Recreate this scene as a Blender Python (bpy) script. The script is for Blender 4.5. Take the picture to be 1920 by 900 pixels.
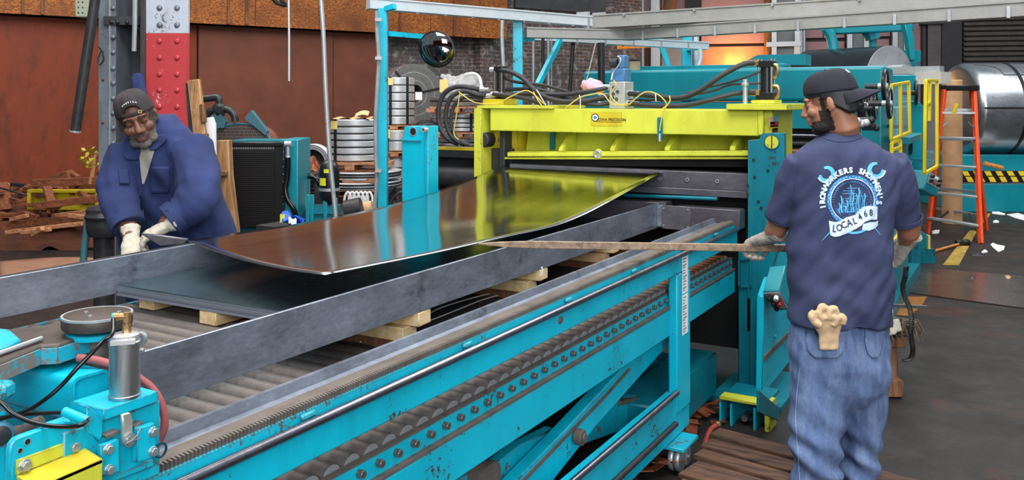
import bpy, bmesh, math, random
from mathutils import Vector, Matrix, noise
from mathutils.bvhtree import BVHTree
random.seed(7)
PI = math.pi
for _o in list(bpy.data.objects): bpy.data.objects.remove(_o)
scene = bpy.context.scene
COL = scene.collection
# ------------------------------------------------------------------ camera
H, F, CX, HY = 1.815, 1650.0, 960.0, 187.0      # eye height, focal length in px of a 1920 wide frame, centre, horizon row
cam_d = bpy.data.cameras.new('camera'); cam = bpy.data.objects.new('camera', cam_d); COL.objects.link(cam)
cam.location = (0, 0, H); cam.rotation_euler = (PI/2, 0, math.radians(30))
cam_d.sensor_width = 36.0; cam_d.lens = 36.0*F/1920.0
cam_d.shift_y = -(450.0-HY)/1920.0
cam_d.clip_start = 0.05; cam_d.clip_end = 200
scene.camera = cam
# ------------------------------------------------------------------ world and lights
wd = bpy.data.worlds.new('world'); scene.world = wd; wd.use_nodes = True
bg = wd.node_tree.nodes['Background']
bg.inputs[0].default_value = (0.86, 0.93, 1.0, 1); bg.inputs[1].default_value = 0.31
def area(name, loc, target, sx, sy, power, col=(1, 1, 1)):
    l = bpy.data.lights.new(name, 'AREA'); l.shape = 'RECTANGLE'; l.size = sx; l.size_y = sy
    l.energy = power; l.color = col
    o = bpy.data.objects.new(name, l); COL.objects.link(o); o.location = loc
    d = Vector(target)-Vector(loc); o.rotation_euler = d.to_track_quat('-Z', 'Y').to_euler()
    return o
# roof lights of the hall: two long rows under the roof and an added soft fill light behind the camera
area('roof_light', (-1.0, 1.5, 7.5), (-2.2, 3.5, 0), 7, 3, 800, (1, .98, .95))
area('roof_light', (-7.5, 6.0, 7.5), (-8.5, 10.0, 0), 6, 4, 560, (1, .93, .84))
area('roof_light', (0.5, 12.0, 8.0), (0, 12.5, 0), 8, 6, 800, (1, .98, .95))
area('front_fill', (3.5, -3.5, 4.2), (-1.8, 3.5, 1.0), 5, 4, 660, (.93, .97, 1))  # added front light to brighten the near rails, no opening modelled there
scene.view_settings.view_transform = 'Standard'
scene.view_settings.look = 'None'
scene.view_settings.gamma = 1.0
scene.view_settings.use_curve_mapping = False
scene.view_settings.exposure = 0.0
# ------------------------------------------------------------------ places
C30, S30 = math.cos(PI/6), math.sin(PI/6)
def RD(r, d, z):                       # right of / in front of the camera -> world (conveyor runs along +Y)
    return Vector((C30*r-S30*d, S30*r+C30*d, z))
def W(px, py, d): return RD((px-CX)/F*d, d, H-(py-HY)/F*d)
def onX(px, py, X):
    t = (px-CX)/F; Y = -(C30+S30*t)*X/(S30-C30*t); return W(px, py, -S30*X+C30*Y)
def onY(px, py, Y):
    t = (px-CX)/F; X = (t*C30-S30)*Y/(C30+S30*t); return W(px, py, -S30*X+C30*Y)
def onZ(px, py, Z): return W(px, py, (H-Z)*F/(py-HY))
V = Vector
# ------------------------------------------------------------------ mesh builder
class MB:
    def __init__(s): s.v = []; s.f = []; s.mi = None
    def add(s, vs, fs):
        n = len(s.v); s.v += [Vector(p) for p in vs]; s.f += [tuple(i+n for i in f) for f in fs]; return s
    def box(s, a, b, M=None):
        x0, y0, z0 = a; x1, y1, z1 = b
        if x0 > x1: x0, x1 = x1, x0
        if y0 > y1: y0, y1 = y1, y0
        if z0 > z1: z0, z1 = z1, z0
        vs = [(x0,y0,z0),(x1,y0,z0),(x1,y1,z0),(x0,y1,z0),(x0,y0,z1),(x1,y0,z1),(x1,y1,z1),(x0,y1,z1)]
        if M is not None: vs = [M @ Vector(p) for p in vs]
        return s.add(vs, [(0,3,2,1),(4,5,6,7),(0,1,5,4),(1,2,6,5),(2,3,7,6),(3,0,4,7)])
    def bar(s, p, q, w, h, up=(0,0,1)):            # square bar from p to q, w across, h along up
        p, q, up = Vector(p), Vector(q), Vector(up); t = (q-p).normalized()
        sx = t.cross(up); 
        if sx.length < 1e-4: sx = t.cross(Vector((1,0,0)))
        sx.normalize(); uz = sx.cross(t).normalized(); vs = []
        for c in (p, q):
            for a, b in ((-1,-1),(1,-1),(1,1),(-1,1)): vs.append(c+sx*(a*w/2)+uz*(b*h/2))
        return s.add(vs, [(3,2,1,0),(4,5,6,7),(0,1,5,4),(1,2,6,5),(2,3,7,6),(3,0,4,7)])
    def cyl(s, p, q, r, r2=None, n=16, cap=True):
        p, q = Vector(p), Vector(q); r2 = r if r2 is None else r2
        t = (q-p).normalized(); a = t.orthogonal().normalized(); b = t.cross(a); vs = []
        for c, R in ((p, r), (q, r2)):
            for k in range(n):
                th = 2*PI*k/n; vs.append(c+a*(R*math.cos(th))+b*(R*math.sin(th)))
        fs = [(k, (k+1) % n, n+(k+1) % n, n+k) for k in range(n)]
        if cap: fs += [tuple(range(n-1, -1, -1)), tuple(range(n, 2*n))]
        return s.add(vs, fs)
    def ring(s, p, q, ro, ri, n=32):               # washer / pipe
        p, q = Vector(p), Vector(q); t = (q-p).normalized(); a = t.orthogonal().normalized(); b = t.cross(a); vs = []
        for c, R in ((p, ro), (q, ro), (q, ri), (p, ri)):
            for k in range(n):
                th = 2*PI*k/n; vs.append(c+a*(R*math.cos(th))+b*(R*math.sin(th)))
        fs = []
        for j in range(4):
            j2 = (j+1) % 4
            fs += [(j*n+k, j*n+(k+1) % n, j2*n+(k+1) % n, j2*n+k) for k in range(n)]
        return s.add(vs, fs)
    def tube(s, pts, r, n=10, smooth=0, closed=False):
        pts = [Vector(p) for p in pts]
        for _ in range(smooth): pts = catmull(pts, 4)
        m = len(pts); rs = r if isinstance(r, (list, tuple)) else [r]*m
        if len(rs) != m: rs = [rs[min(len(rs)-1, int(i*len(rs)/m))] for i in range(m)]
        vs = []; t0 = None; a = None
        for i, p in enumerate(pts):
            t = (pts[min(i+1, m-1)]-pts[max(i-1, 0)])
            if t.length < 1e-9: t = Vector((0,0,1))
            t.normalize()
            if a is None: a = t.orthogonal().normalized()
            else:
                a = a-t*a.dot(t)
                a = a.normalized() if a.length > 1e-6 else t.orthogonal().normalized()
            b = t.cross(a)
            for k in range(n):
                th = 2*PI*k/n; vs.append(p+a*(rs[i]*math.cos(th))+b*(rs[i]*math.sin(th)))
        fs = [(i*n+k, i*n+(k+1) % n, (i+1)*n+(k+1) % n, (i+1)*n+k) for i in range(m-1) for k in range(n)]
        fs += [tuple(range(n-1, -1, -1)), tuple(range((m-1)*n, m*n))]
        return s.add(vs, fs)
    def lathe(s, prof, p, axis=(0,0,1), n=28):       # prof: (radius, height) along axis from p
        p = Vector(p); t = Vector(axis).normalized(); a = t.orthogonal().normalized(); b = t.cross(a); vs = []; fs = []
        for R, hh in prof:
            for k in range(n):
                th = 2*PI*k/n; vs.append(p+t*hh+a*(R*math.cos(th))+b*(R*math.sin(th)))
        m = len(prof)
        for i in range(m-1): fs += [(i*n+k, i*n+(k+1) % n, (i+1)*n+(k+1) % n, (i+1)*n+k) for k in range(n)]
        fs += [tuple(range(n-1, -1, -1)), tuple(range((m-1)*n, m*n))]
        return s.add(vs, fs)
    def prism(s, poly, off):                         # flat polygon (3-D points) thickened by vector off
        poly = [Vector(p) for p in poly]; off = Vector(off); n = len(poly)
        vs = poly+[p+off for p in poly]
        return s.add(vs, [tuple(range(n-1, -1, -1)), tuple(range(n, 2*n))]+[(k, (k+1) % n, n+(k+1) % n, n+k) for k in range(n)])
    def ball(s, c, r, M=None, nu=16, nv=10):         # ellipsoid, r = (rx,ry,rz)
        c = Vector(c); r = (r, r, r) if not isinstance(r, (tuple, list)) else r; vs = [Vector((0,0,r[2]))]
        for i in range(1, nv):
            ph = PI*i/nv
            for k in range(nu):
                th = 2*PI*k/nu; vs.append(Vector((r[0]*math.sin(ph)*math.cos(th), r[1]*math.sin(ph)*math.sin(th), r[2]*math.cos(ph))))
        vs.append(Vector((0,0,-r[2]))); fs = [(0, 1+k, 1+(k+1) % nu) for k in range(nu)]
        for i in range(nv-2):
            for k in range(nu):
                a = 1+i*nu+k; b = 1+i*nu+(k+1) % nu; fs.append((a, a+nu, b+nu, b))
        L = len(vs)-1; o = 1+(nv-2)*nu
        fs += [(L, o+(k+1) % nu, o+k) for k in range(nu)]
        if M is not None: vs = [M @ p for p in vs]
        return s.add([c+p for p in vs], fs)
    def grid(s, fn, nu, nv, wrap=False):             # fn(u,v)->point, u,v in 0..1
        vs = [fn(i/nu, j/nv) for j in range(nv+1) for i in range(nu+1)]
        return s.add(vs, [(j*(nu+1)+i, j*(nu+1)+i+1, (j+1)*(nu+1)+i+1, (j+1)*(nu+1)+i) for j in range(nv) for i in range(nu)])
    def hexbolt(s, p, axis, r, h):
        p = Vector(p); return s.cyl(p, p+Vector(axis).normalized()*h, r, n=6)
    def xf(s, M):
        s.v = [M @ p for p in s.v]; return s
    def mesh(s, name):
        me = bpy.data.meshes.new(name); me.from_pydata([tuple(p) for p in s.v], [], s.f)
        bm = bmesh.new(); bm.from_mesh(me); bmesh.ops.recalc_face_normals(bm, faces=bm.faces); bm.to_mesh(me); bm.free()
        return me
    def build(s, name, m, parent=None, bevel=0.0, angle=40, seg=1, flat=False):
        me = s.mesh(name)
        return link(name, me, m, parent, bevel, angle, seg, flat)
MW = {}
def link(name, me, m, parent=None, bevel=0.0, angle=40, seg=1, flat=False):
    """me is in world coordinates; the object gets its own origin (parent frame, or the base of its own box)"""
    if parent is not None: base = MW[parent]
    else:
        xs = [v.co for v in me.vertices]
        lo = Vector([min(p[i] for p in xs) for i in range(3)]); hi = Vector([max(p[i] for p in xs) for i in range(3)])
        base = Matrix.Translation(((lo.x+hi.x)/2, (lo.y+hi.y)/2, lo.z))
    me.transform(base.inverted())
    if not flat:
        me.polygons.foreach_set('use_smooth', [True]*len(me.polygons)); me.set_sharp_from_angle(angle=math.radians(angle))
    o = bpy.data.objects.new(name, me); COL.objects.link(o)
    if m is not None: me.materials.append(m)
    if parent is not None: o.parent = parent
    else: o.matrix_world = base
    MW[o] = base
    if bevel:
        b = o.modifiers.new('bevel', 'BEVEL'); b.width = bevel; b.segments = seg; b.limit_method = 'ANGLE'; b.angle_limit = math.radians(40); b.harden_normals = False
    return o
def tag(o, label=None, cat=None, group=None, kind=None):
    if label: o['label'] = label
    if cat: o['category'] = cat
    if group: o['group'] = group
    if kind: o['kind'] = kind
    return o
def thing(name, loc, label, cat, group=None, rotz=0.0):
    o = bpy.data.objects.new(name, None); COL.objects.link(o); o.empty_display_size = .1
    M = Matrix.Translation(Vector(loc)) @ Matrix.Rotation(rotz, 4, 'Z'); o.matrix_world = M; MW[o] = M
    return tag(o, label, cat, group)
def copy_part(o, delta, parent=None):            # shares mesh data; moved by a world vector
    c = o.copy(); COL.objects.link(c); p = parent or o.parent; c.parent = p
    R = MW[p].to_3x3().inverted() if p is not None else Matrix.Identity(3)
    c.location = o.location+R @ Vector(delta); MW[c] = MW[o]; return c
def copy_tree(o, loc, rotz=None, parent=None):
    c = o.copy(); COL.objects.link(c); c.parent = parent
    if parent is None:
        rz = o.rotation_euler.z if rotz is None else rotz
        M = Matrix.Translation(Vector(loc)) @ Matrix.Rotation(rz, 4, 'Z'); c.matrix_world = M
    for ch in list(o.children): copy_tree(ch, None, None, c)
    return c
def catmull(P, k):
    out = []
    n = len(P)
    for i in range(n-1):
        p0, p1, p2, p3 = P[max(i-1, 0)], P[i], P[i+1], P[min(i+2, n-1)]
        for j in range(k):
            t = j/k
            out.append(.5*((2*p1)+(p2-p0)*t+(2*p0-5*p1+4*p2-p3)*t*t+(3*p1-p0-3*p2+p3)*t**3))
    out.append(P[-1]); return out
def lerp(a, b, t): return a+(b-a)*t
def interp(tab, x):
    if x <= tab[0][0]: return tab[0][1]
    for (a, va), (b, vb) in zip(tab, tab[1:]):
        if x <= b:
            t = (x-a)/(b-a); return va+(vb-va)*t
    return tab[-1][1]
def sinterp(tab, x):                             # smooth version
    xs = [t[0] for t in tab]; ys = [t[1] for t in tab]; n = len(xs)
    if x <= xs[0]: return ys[0]
    if x >= xs[-1]: return ys[-1]
    for i in range(n-1):
        if x <= xs[i+1]:
            h = xs[i+1]-xs[i]; t = (x-xs[i])/h
            m0 = (ys[i+1]-ys[max(i-1,0)])/(xs[i+1]-xs[max(i-1,0)]); m1 = (ys[min(i+2,n-1)]-ys[i])/(xs[min(i+2,n-1)]-xs[i])
            return (2*t**3-3*t*t+1)*ys[i]+(t**3-2*t*t+t)*h*m0+(-2*t**3+3*t*t)*ys[i+1]+(t**3-t*t)*h*m1
    return ys[-1]
TS = bpy.data.scenes.new('scratch')               # empty scratch scene so that evaluating one shape does not evaluate the hall
def evaluated(o):
    TS.collection.objects.link(o); vl = TS.view_layers[0]; vl.update(); dg = vl.depsgraph
    return bpy.data.meshes.new_from_object(o.evaluated_get(dg), depsgraph=dg)
def remeshed(mb, voxel, smooth=4, fac=.5):
    """one continuous surface from overlapping closed shapes"""
    me = mb.mesh('tmp'); o = bpy.data.objects.new('tmp', me)
    r = o.modifiers.new('r', 'REMESH'); r.mode = 'VOXEL'; r.voxel_size = voxel; r.use_smooth_shade = True
    if smooth:
        q = o.modifiers.new('s', 'SMOOTH'); q.factor = fac; q.iterations = smooth
    out = evaluated(o)
    bpy.data.objects.remove(o); bpy.data.meshes.remove(me); return out
def wrinkle(me, f):
    co = [v.co.copy() for v in me.vertices]; no = [v.normal.copy() for v in me.vertices]; out = []
    for c, n in zip(co, no): out += list(c+n*f(c))
    me.vertices.foreach_set('co', out); me.update(); return me
def text_mb(body, size=.1, font_bold=0.0, align='CENTER', space=1.0):
    cu = bpy.data.curves.new('txt', 'FONT'); cu.body = body; cu.size = size; cu.align_x = align; cu.align_y = 'CENTER'
    cu.offset = font_bold; cu.space_character = space; cu.resolution_u = 2
    o = bpy.data.objects.new('txt', cu); me = evaluated(o)
    mb = MB(); mb.add([v.co.copy() for v in me.vertices], [tuple(p.vertices) for p in me.polygons])
    bpy.data.objects.remove(o); bpy.data.meshes.remove(me); return mb
# ------------------------------------------------------------------ materials (all procedural)
def lin(c):
    return tuple((x/255/12.92 if x/255 <= .04045 else ((x/255+.055)/1.055)**2.4) for x in c[:3])+(1.0,)
class NT:
    def __init__(s, name):
        s.m = bpy.data.materials.new(name); s.m.use_nodes = True; s.t = s.m.node_tree; s.b = s.t.nodes['Principled BSDF']
        s.tc = s.t.nodes.new('ShaderNodeTexCoord')
    def n(s, typ, **kw):
        nd = s.t.nodes.new(typ)
        for k, v in kw.items():
            if k.startswith('i_'): nd.inputs[k[2:].replace('_', ' ')].default_value = v
            else: setattr(nd, k, v)
        return nd
    def l(s, a, b): s.t.links.new(a, b)
    def coord(s, scale=(1,1,1), rot=(0,0,0), src='Object'):
        mp = s.n('ShaderNodeMapping'); mp.inputs['Scale'].default_value = scale; mp.inputs['Rotation'].default_value = rot
        s.l(s.tc.outputs[src], mp.inputs[0]); return mp.outputs[0]
    def noise(s, scale, detail=6, rough=.6, vec=None, dist=0.0):
        nd = s.n('ShaderNodeTexNoise'); nd.inputs['Scale'].default_value = scale; nd.inputs['Detail'].default_value = detail
        nd.inputs['Roughness'].default_value = rough; nd.inputs['Distortion'].default_value = dist
        s.l(vec if vec is not None else s.tc.outputs['Object'], nd.inputs['Vector']); return nd.outputs['Fac']
    def ramp(s, fac, stops, interp='LINEAR'):
        r = s.n('ShaderNodeValToRGB'); e = r.color_ramp.elements; r.color_ramp.interpolation = interp
        while len(e) < len(stops): e.new(.5)
        for k, (p, c) in enumerate(stops):
            e[k].position = p; e[k].color = c if len(c) == 4 else tuple(c)+(1,)
        s.l(fac, r.inputs[0]); return r.outputs[0]
    def grey(s, fac, a, b, va=0.0, vb=1.0): return s.ramp(fac, [(a, (va,)*3), (b, (vb,)*3)])
    def mix(s, fac, a, b, mode='MIX'):
        m = s.n('ShaderNodeMix'); m.data_type = 'RGBA'; m.blend_type = mode
        for x, i in ((fac, 0), (a, 6), (b, 7)):
            if isinstance(x, (int, float)): m.inputs[i].default_value = x
            elif isinstance(x, tuple): m.inputs[i].default_value = x
            else: s.l(x, m.inputs[i])
        return m.outputs[2]
    def math(s, op, a, b=0.0):
        m = s.n('ShaderNodeMath'); m.operation = op
        for i, x in enumerate((a, b)):
            if isinstance(x, (int, float)): m.inputs[i].default_value = x
            else: s.l(x, m.inputs[i])
        return m.outputs[0]
    def bump(s, h, strength=.3, dist=.01):
        b = s.n('ShaderNodeBump'); b.inputs['Strength'].default_value = strength; b.inputs['Distance'].default_value = dist
        s.l(h, b.inputs['Height']); s.l(b.outputs[0], s.b.inputs['Normal']); return b
    def set(s, col=None, rough=None, metal=None, **kw):
        for x, nm in ((col, 'Base Color'), (rough, 'Roughness'), (metal, 'Metallic')):
            if x is None: continue
            if isinstance(x, (int, float, tuple)): s.b.inputs[nm].default_value = x
            else: s.l(x, s.b.inputs[nm])
        for k, v in kw.items(): s.b.inputs[k.replace('_', ' ')].default_value = v
        return s.m
MAT = {}
def plain(name, rgb, rough=.6, metal=0.0, var=.12, scale=6, **kw):
    t = NT(name); c = lin(rgb); f = t.noise(scale, 5)
    col = t.mix(t.grey(f, .3, .7), tuple(x*(1-var) for x in c[:3])+(1,), tuple(min(1, x*(1+var)) for x in c[:3])+(1,))
    MAT[name] = t.set(col, rough, metal, **kw); return MAT[name]
def paint(name, rgb, rough=.42, chip=.60, chip_rgb=(70, 66, 62), dirt=.35, dirt_rgb=None, scale=1.0, dscale=2.5, edge=.7, edge_rgb=None, erad=.006):
    t = NT(name); c = lin(rgb)
    d = t.noise(dscale, 8, .65); d2 = t.noise(22*scale, 6, .7); st_ = t.noise(7, 6, .65, t.coord((1, 1, .18)))
    dark = lin(dirt_rgb) if dirt_rgb else tuple(x*.5 for x in c[:3])+(1,)
    col = t.mix(t.math('MULTIPLY', t.grey(d, .40, .70), dirt), c, dark)
    col = t.mix(t.math('MULTIPLY', t.grey(st_, .52, .72), dirt*.9), col, dark)
    n1 = t.noise(38*scale, 10, .75); n2 = t.noise(5*scale, 4, .6)
    s_ = t.math('ADD', t.math('MULTIPLY', n1, .6), t.math('MULTIPLY', n2, .4))
    ch = t.grey(s_, chip, chip+.012)
    if edge:
        bv = t.n('ShaderNodeBevel'); bv.samples = 3; bv.inputs['Radius'].default_value = erad
        g = t.n('ShaderNodeNewGeometry'); dt = t.n('ShaderNodeVectorMath'); dt.operation = 'DOT_PRODUCT'
        t.l(bv.outputs[0], dt.inputs[0]); t.l(g.outputs['True Normal'], dt.inputs[1])
        e = t.math('SUBTRACT', 1.0, dt.outputs['Value'])
        e = t.math('MULTIPLY', t.grey(e, .02, .14), t.grey(s_, .46-.06*edge, .56-.06*edge))
        col = t.mix(t.math('MULTIPLY', e, .9), col, lin(edge_rgb or chip_rgb))
    col = t.mix(ch, col, lin(chip_rgb))
    r = t.mix(ch, (rough,)*3+(1,), (.75,)*3+(1,))
    t.bump(t.math('SUBTRACT', t.math('MULTIPLY', d2, .15), ch), .35, .003)
    MAT[name] = t.set(col, r, 0.0); return MAT[name]
def steel(name, rgb, rough=.35, metal=.9, var=.25, stretch=(1, 1, 1), scale=6, spots=None, rvar=.15, bump=.05):
    t = NT(name); c = lin(rgb); vec = t.coord(stretch)
    f = t.noise(scale, 9, .68, vec); g = t.noise(scale*9, 6, .7, vec)
    h = t.math('ADD', t.math('MULTIPLY', f, .65), t.math('MULTIPLY', g, .35))
    col = t.mix(t.grey(h, .35, .65), tuple(x*(1-var) for x in c[:3])+(1,), tuple(min(1, x*(1+var)) for x in c[:3])+(1,))
    if spots:
        sp = t.noise(scale*1.7, 8, .75); col = t.mix(t.grey(sp, .58, .72), col, lin(spots))
    t.bump(h, bump, .004)
    MAT[name] = t.set(col, t.grey(h, .3, .7, max(.02, rough-rvar), rough+rvar), metal); return MAT[name]
def wood(name, rgb, rgb2, rough=.75, axis=(1, 12, 12), scale=3, dirt=.3):
    t = NT(name); vec = t.coord(axis); f = t.noise(scale, 7, .65, vec, .6); g = t.noise(2.2, 5)
    col = t.mix(t.grey(f, .35, .65), lin(rgb), lin(rgb2))
    col = t.mix(t.math('MULTIPLY', t.grey(g, .45, .7), dirt), col, tuple(x*.3 for x in lin(rgb2)[:3])+(1,))
    t.bump(f, .3, .004); MAT[name] = t.set(col, rough, 0.0); return MAT[name]
def cloth(name, rgb, rgb2, rough=.9, weave=420, var_scale=3.0, bump=.25):
    t = NT(name); f = t.noise(var_scale, 6, .6); w = t.noise(weave, 2, .5)
    col = t.mix(t.grey(f, .33, .68), lin(rgb), lin(rgb2))
    col = t.mix(t.math('MULTIPLY', t.grey(w, .3, .7), .25), col, tuple(x*.5 for x in lin(rgb)[:3])+(1,))
    t.bump(w, bump, .002); t.set(col, rough, 0.0); t.b.inputs['Sheen Weight'].default_value = .0
    MAT[name] = t.m; return t.m
TEAL = paint('teal_paint', (0, 184, 212), .4, .592, (58, 54, 52), .42, edge=.8, edge_rgb=(48, 50, 54))
TEAL_WORN = paint('teal_paint_worn', (0, 178, 204), .45, .565, (86, 78, 72), .5, scale=1.4, edge=1.0)
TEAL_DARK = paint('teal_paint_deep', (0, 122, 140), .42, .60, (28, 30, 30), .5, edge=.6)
TEAL_MACH = paint('teal_machine', (4, 136, 152), .38, .625, (40, 40, 42), .28, edge=.3, edge_rgb=(90, 160, 168))
YELLOW = paint('yellow_green_paint', (204, 210, 66), .45, .612, (66, 62, 22), .38, (160, 142, 22), edge=.8, edge_rgb=(84, 80, 30))
YELLOW_G = paint('golden_yellow_paint', (206, 186, 36), .5, .60, (80, 66, 30), .5, edge=1.0)
BRIGHTY = paint('gate_yellow', (236, 212, 34), .4, .64, (120, 100, 30), .2, edge=0)
ORANGE = plain('ladder_orange', (236, 84, 38), .4)
FENCE = steel('grey_plate', (136, 144, 158), .36, .6, .38, (1, 1, 2.5), 3.2, (84, 86, 96), .12, .12)
FENCE_D = steel('dark_plate', (104, 102, 110), .42, .5, .30, (1, .6, 2.5), 3.0, (62, 58, 62), .1, .12)
SHEET = steel('bright_sheet', (206, 206, 204), .13, 1.0, .05, (1, .12, 1), 9, None, .04, .012)
STACKTOP = steel('oiled_sheet', (120, 146, 156), .26, .92, .12, (1, .3, 1), 3, None, .05, .015)
def _edge():
    t = NT('sheet_edges'); w = t.n('ShaderNodeTexWave'); w.wave_type = 'BANDS'; w.bands_direction = 'Z'; w.inputs['Scale'].default_value = 95; w.inputs['Distortion'].default_value = 1.2
    w.inputs['Detail'].default_value = 2; w.inputs['Detail Scale'].default_value = 8
    t.l(t.tc.outputs['Object'], w.inputs['Vector'])
    MAT['edges'] = t.set(t.mix(w.outputs['Fac'], lin((96, 104, 118)), lin((172, 180, 192))), .45, .5)
    return t.m
EDGES = _edge()
ROLLER = steel('roller_steel', (116, 108, 104), .5, .45, .28, (1, 1, 1), 7, (78, 60, 50), .12, .1)
ROLLER_R = steel('roller_rusty', (150, 92, 58), .5, .4, .35, (1, 1, 1), 9, (92, 52, 34), .12, .1)
CHROME = steel('polished_rod', (150, 150, 162), .30, 1.0, .15, (1, 1, 1), 14, (120, 116, 130), .08, .03)
ALU = steel('brushed_aluminium', (180, 182, 184), .42, 1.0, .10, (1, 1, .1), 30, None, .08, .03)
GALV = steel('galvanised', (176, 182, 186), .42, .55, .14, (1, 1, 1), 8, (140, 140, 138), .1, .05)
TRAY = steel('cable_tray', (158, 158, 156), .5, .25, .10, (1, 1, 1), 5, (150, 142, 130), .1, .05)
TRAY_W = steel('cable_tray_pale', (196, 206, 214), .45, .2, .06, (1, 1, 1), 5, (176, 182, 188), .1, .05)
BOLT = steel('bolt_steel', (128, 124, 120), .4, .7, .3, (1, 1, 1), 30, (70, 64, 60))
BOLT_P = plain('bolt_plated', (176, 182, 184), .35, .7)
IRON = steel('dark_iron', (58, 58, 62), .5, .5, .3, (1, 1, 1), 10, (40, 36, 34))
BLACKM = plain('black_enamel', (22, 23, 26), .35)
RUBBER = plain('hose_rubber', (44, 44, 48), .55, 0, .2, 20)
RUBBER_G = plain('black_plastic_line', (14, 14, 16), .22)
REDHOSE = plain('red_hose', (158, 82, 82), .6, 0, .25, 14)
BRASS = plain('brass_fitting', (176, 140, 96), .35, .8, .2, 20)
WIRE_Y = plain('yellow_wire', (214, 182, 72), .5)
WIRE_W = plain('white_wire', (214, 214, 206), .5)
RACK = steel('rack_steel', (112, 104, 98), .55, .4, .25, (1, 1, 1), 9, (84, 74, 66))
GREASE = steel('grease_grey', (104, 94, 87), .6, .25, .3, (1, 1, 1), 12, (66, 56, 50), .1, .2)
BLACK_SHADE = plain('black_and_shade', (16, 15, 16), .8, 0, .3)  # flat black of dark parts; on the shear bed it stands in for shade
PINE = wood('pale_pine', (232, 208, 164), (206, 172, 120), .7, (12, 1.5, 12), 3, .12)
OLDWOOD = wood('weathered_wood', (146, 102, 66), (92, 60, 40), .8, (10, 10, 1.2), 3)
PLANKWOOD = wood('splintered_wood', (196, 150, 100), (122, 82, 52), .8, (10, 10, 1.2), 3, .35)
SCRAPWOOD = wood('scrap_wood', (150, 88, 54), (88, 46, 28), .85, (2, 12, 12), 3, .35)
SCRAPWOOD2 = wood('scrap_wood_pale', (206, 152, 112), (150, 92, 62), .85, (2, 12, 12), 3, .3)
PALLETW = wood('oily_pallet_wood', (104, 70, 48), (48, 32, 26), .75, (1.2, 9, 9), 3.5, .45)
STICKW = wood('worn_stick_wood', (170, 146, 122), (112, 92, 76), .7, (1.4, 14, 14), 3, .3)
WOODH = wood('hickory_handle', (216, 142, 72), (180, 104, 48), .5, (2, 10, 10), 3, .1)
CARD = plain('brown_cardboard', (190, 150, 110), .85, 0, .15)
CARD2 = plain('kraft_paper', (206, 166, 122), .85, 0, .2, 12)
PAPER = plain('paper_white', (232, 234, 236), .7, 0, .06)
LABELY = plain('tag_yellow', (226, 208, 128), .7, 0, .06)
REDP = paint('red_column_paint', (188, 62, 66), .45, .60, (206, 192, 190), .3, (150, 44, 46), 1.2, edge=0)
COLW = paint('pale_column_paint', (186, 194, 206), .45, .585, (92, 88, 88), .4, (130, 132, 136), .9, edge=0)
COLB = steel('column_blue_grey', (120, 128, 138), .45, .35, .25, (1, 1, .4), 5, (82, 78, 78))
COLD = steel('column_web', (66, 66, 70), .55, .3, .25, (1, 1, .4), 5, (44, 42, 42))
COILS = steel('coil_edge', (196, 200, 204), .42, .55, .12, (1, 1, 7), 4, (164, 162, 160), .08, .03)
COILD = steel('coil_side', (118, 118, 118), .45, .6, .12, (1, 1, 1), 20, None, .08, .03)
COILBIG = steel('coil_wrap', (176, 184, 192), .30, .95, .12, (.4, 1, 1), 4, (120, 124, 130), .1, .03)
COILDK = steel('coil_dark', (74, 84, 90), .25, .95, .12, (.4, 1, 1), 4, None, .06, .02)
STRAP = plain('steel_strap_black', (26, 27, 30), .4)
BLUEVALVE = plain('blue_valve', (70, 120, 166), .4)
ALBLOCK = plain('machined_block', (186, 190, 190), .4, .4)
PIPEG = plain('pipe_green_black', (52, 60, 60), .4, .3)
RADBLACK = plain('radiator_black', (26, 25, 25), .5, .2, .3, 40)
TEAL_PIPE = plain('teal_grey_guard', (62, 110, 122), .5)
JUNCT = plain('junction_box', (160, 166, 146), .6)
PINK = plain('pink_panel', (176, 138, 142), .8, 0, .12, 2)
GREYP = plain('grey_panel', (136, 142, 146), .8, 0, .15, 2)
PINKRAG = plain('pink_rag', (232, 170, 186), .9)
HAZY = plain('hazard_yellow', (232, 200, 40), .55)
PLASTIC = plain('clear_film', (214, 218, 222), .2, 0, .1, 30, Alpha=.45)
BLUEBAG = plain('blue_wrapper', (40, 84, 200), .4, 0, .3, 12)
GREENBAG = plain('lime_wrapper', (196, 214, 70), .4)
LEAF = plain('leaf_yellow_green', (172, 176, 44), .6)
TWIG = plain('twig', (176, 128, 84), .8)
MIRROR = plain('mirror_glass', (150, 150, 150), .03, 1.0, .02)
CHAINM = plain('black_chain', (18, 17, 17), .4, .3)
# people
SKIN = plain('skin_dark_brown', (112, 72, 54), .48, 0, .14, 14)
SKIN2 = plain('skin_brown', (162, 110, 84), .48, 0, .12, 14)
for _m in (SKIN, SKIN2):
    _b = _m.node_tree.nodes['Principled BSDF']; _b.inputs['Subsurface Weight'].default_value = .08; _b.inputs['Subsurface Radius'].default_value = (.012, .006, .003)
LIP = plain('lip', (124, 76, 70), .45)
BEARDG = plain('greying_beard', (64, 58, 56), .9, 0, .6, 90)
BEARDW = plain('grey_beard', (96, 90, 88), .9, 0, .5, 120)
BEARDK = plain('black_beard', (36, 28, 26), .9, 0, .4, 90)
CAPK = cloth('charcoal_cap', (62, 56, 58), (44, 40, 44))
CAPN = cloth('black_navy_cap', (40, 40, 54), (28, 28, 38))
DURAG = plain('satin_black', (24, 24, 30), .55, 0, .2)
COAT = cloth('blue_work_coat', (42, 58, 108), (30, 40, 80), var_scale=4)
UNDER = cloth('grey_undershirt', (190, 186, 172), (164, 160, 148))
TSHIRT = cloth('navy_tshirt', (64, 72, 108), (42, 48, 80), var_scale=3.5)
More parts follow.
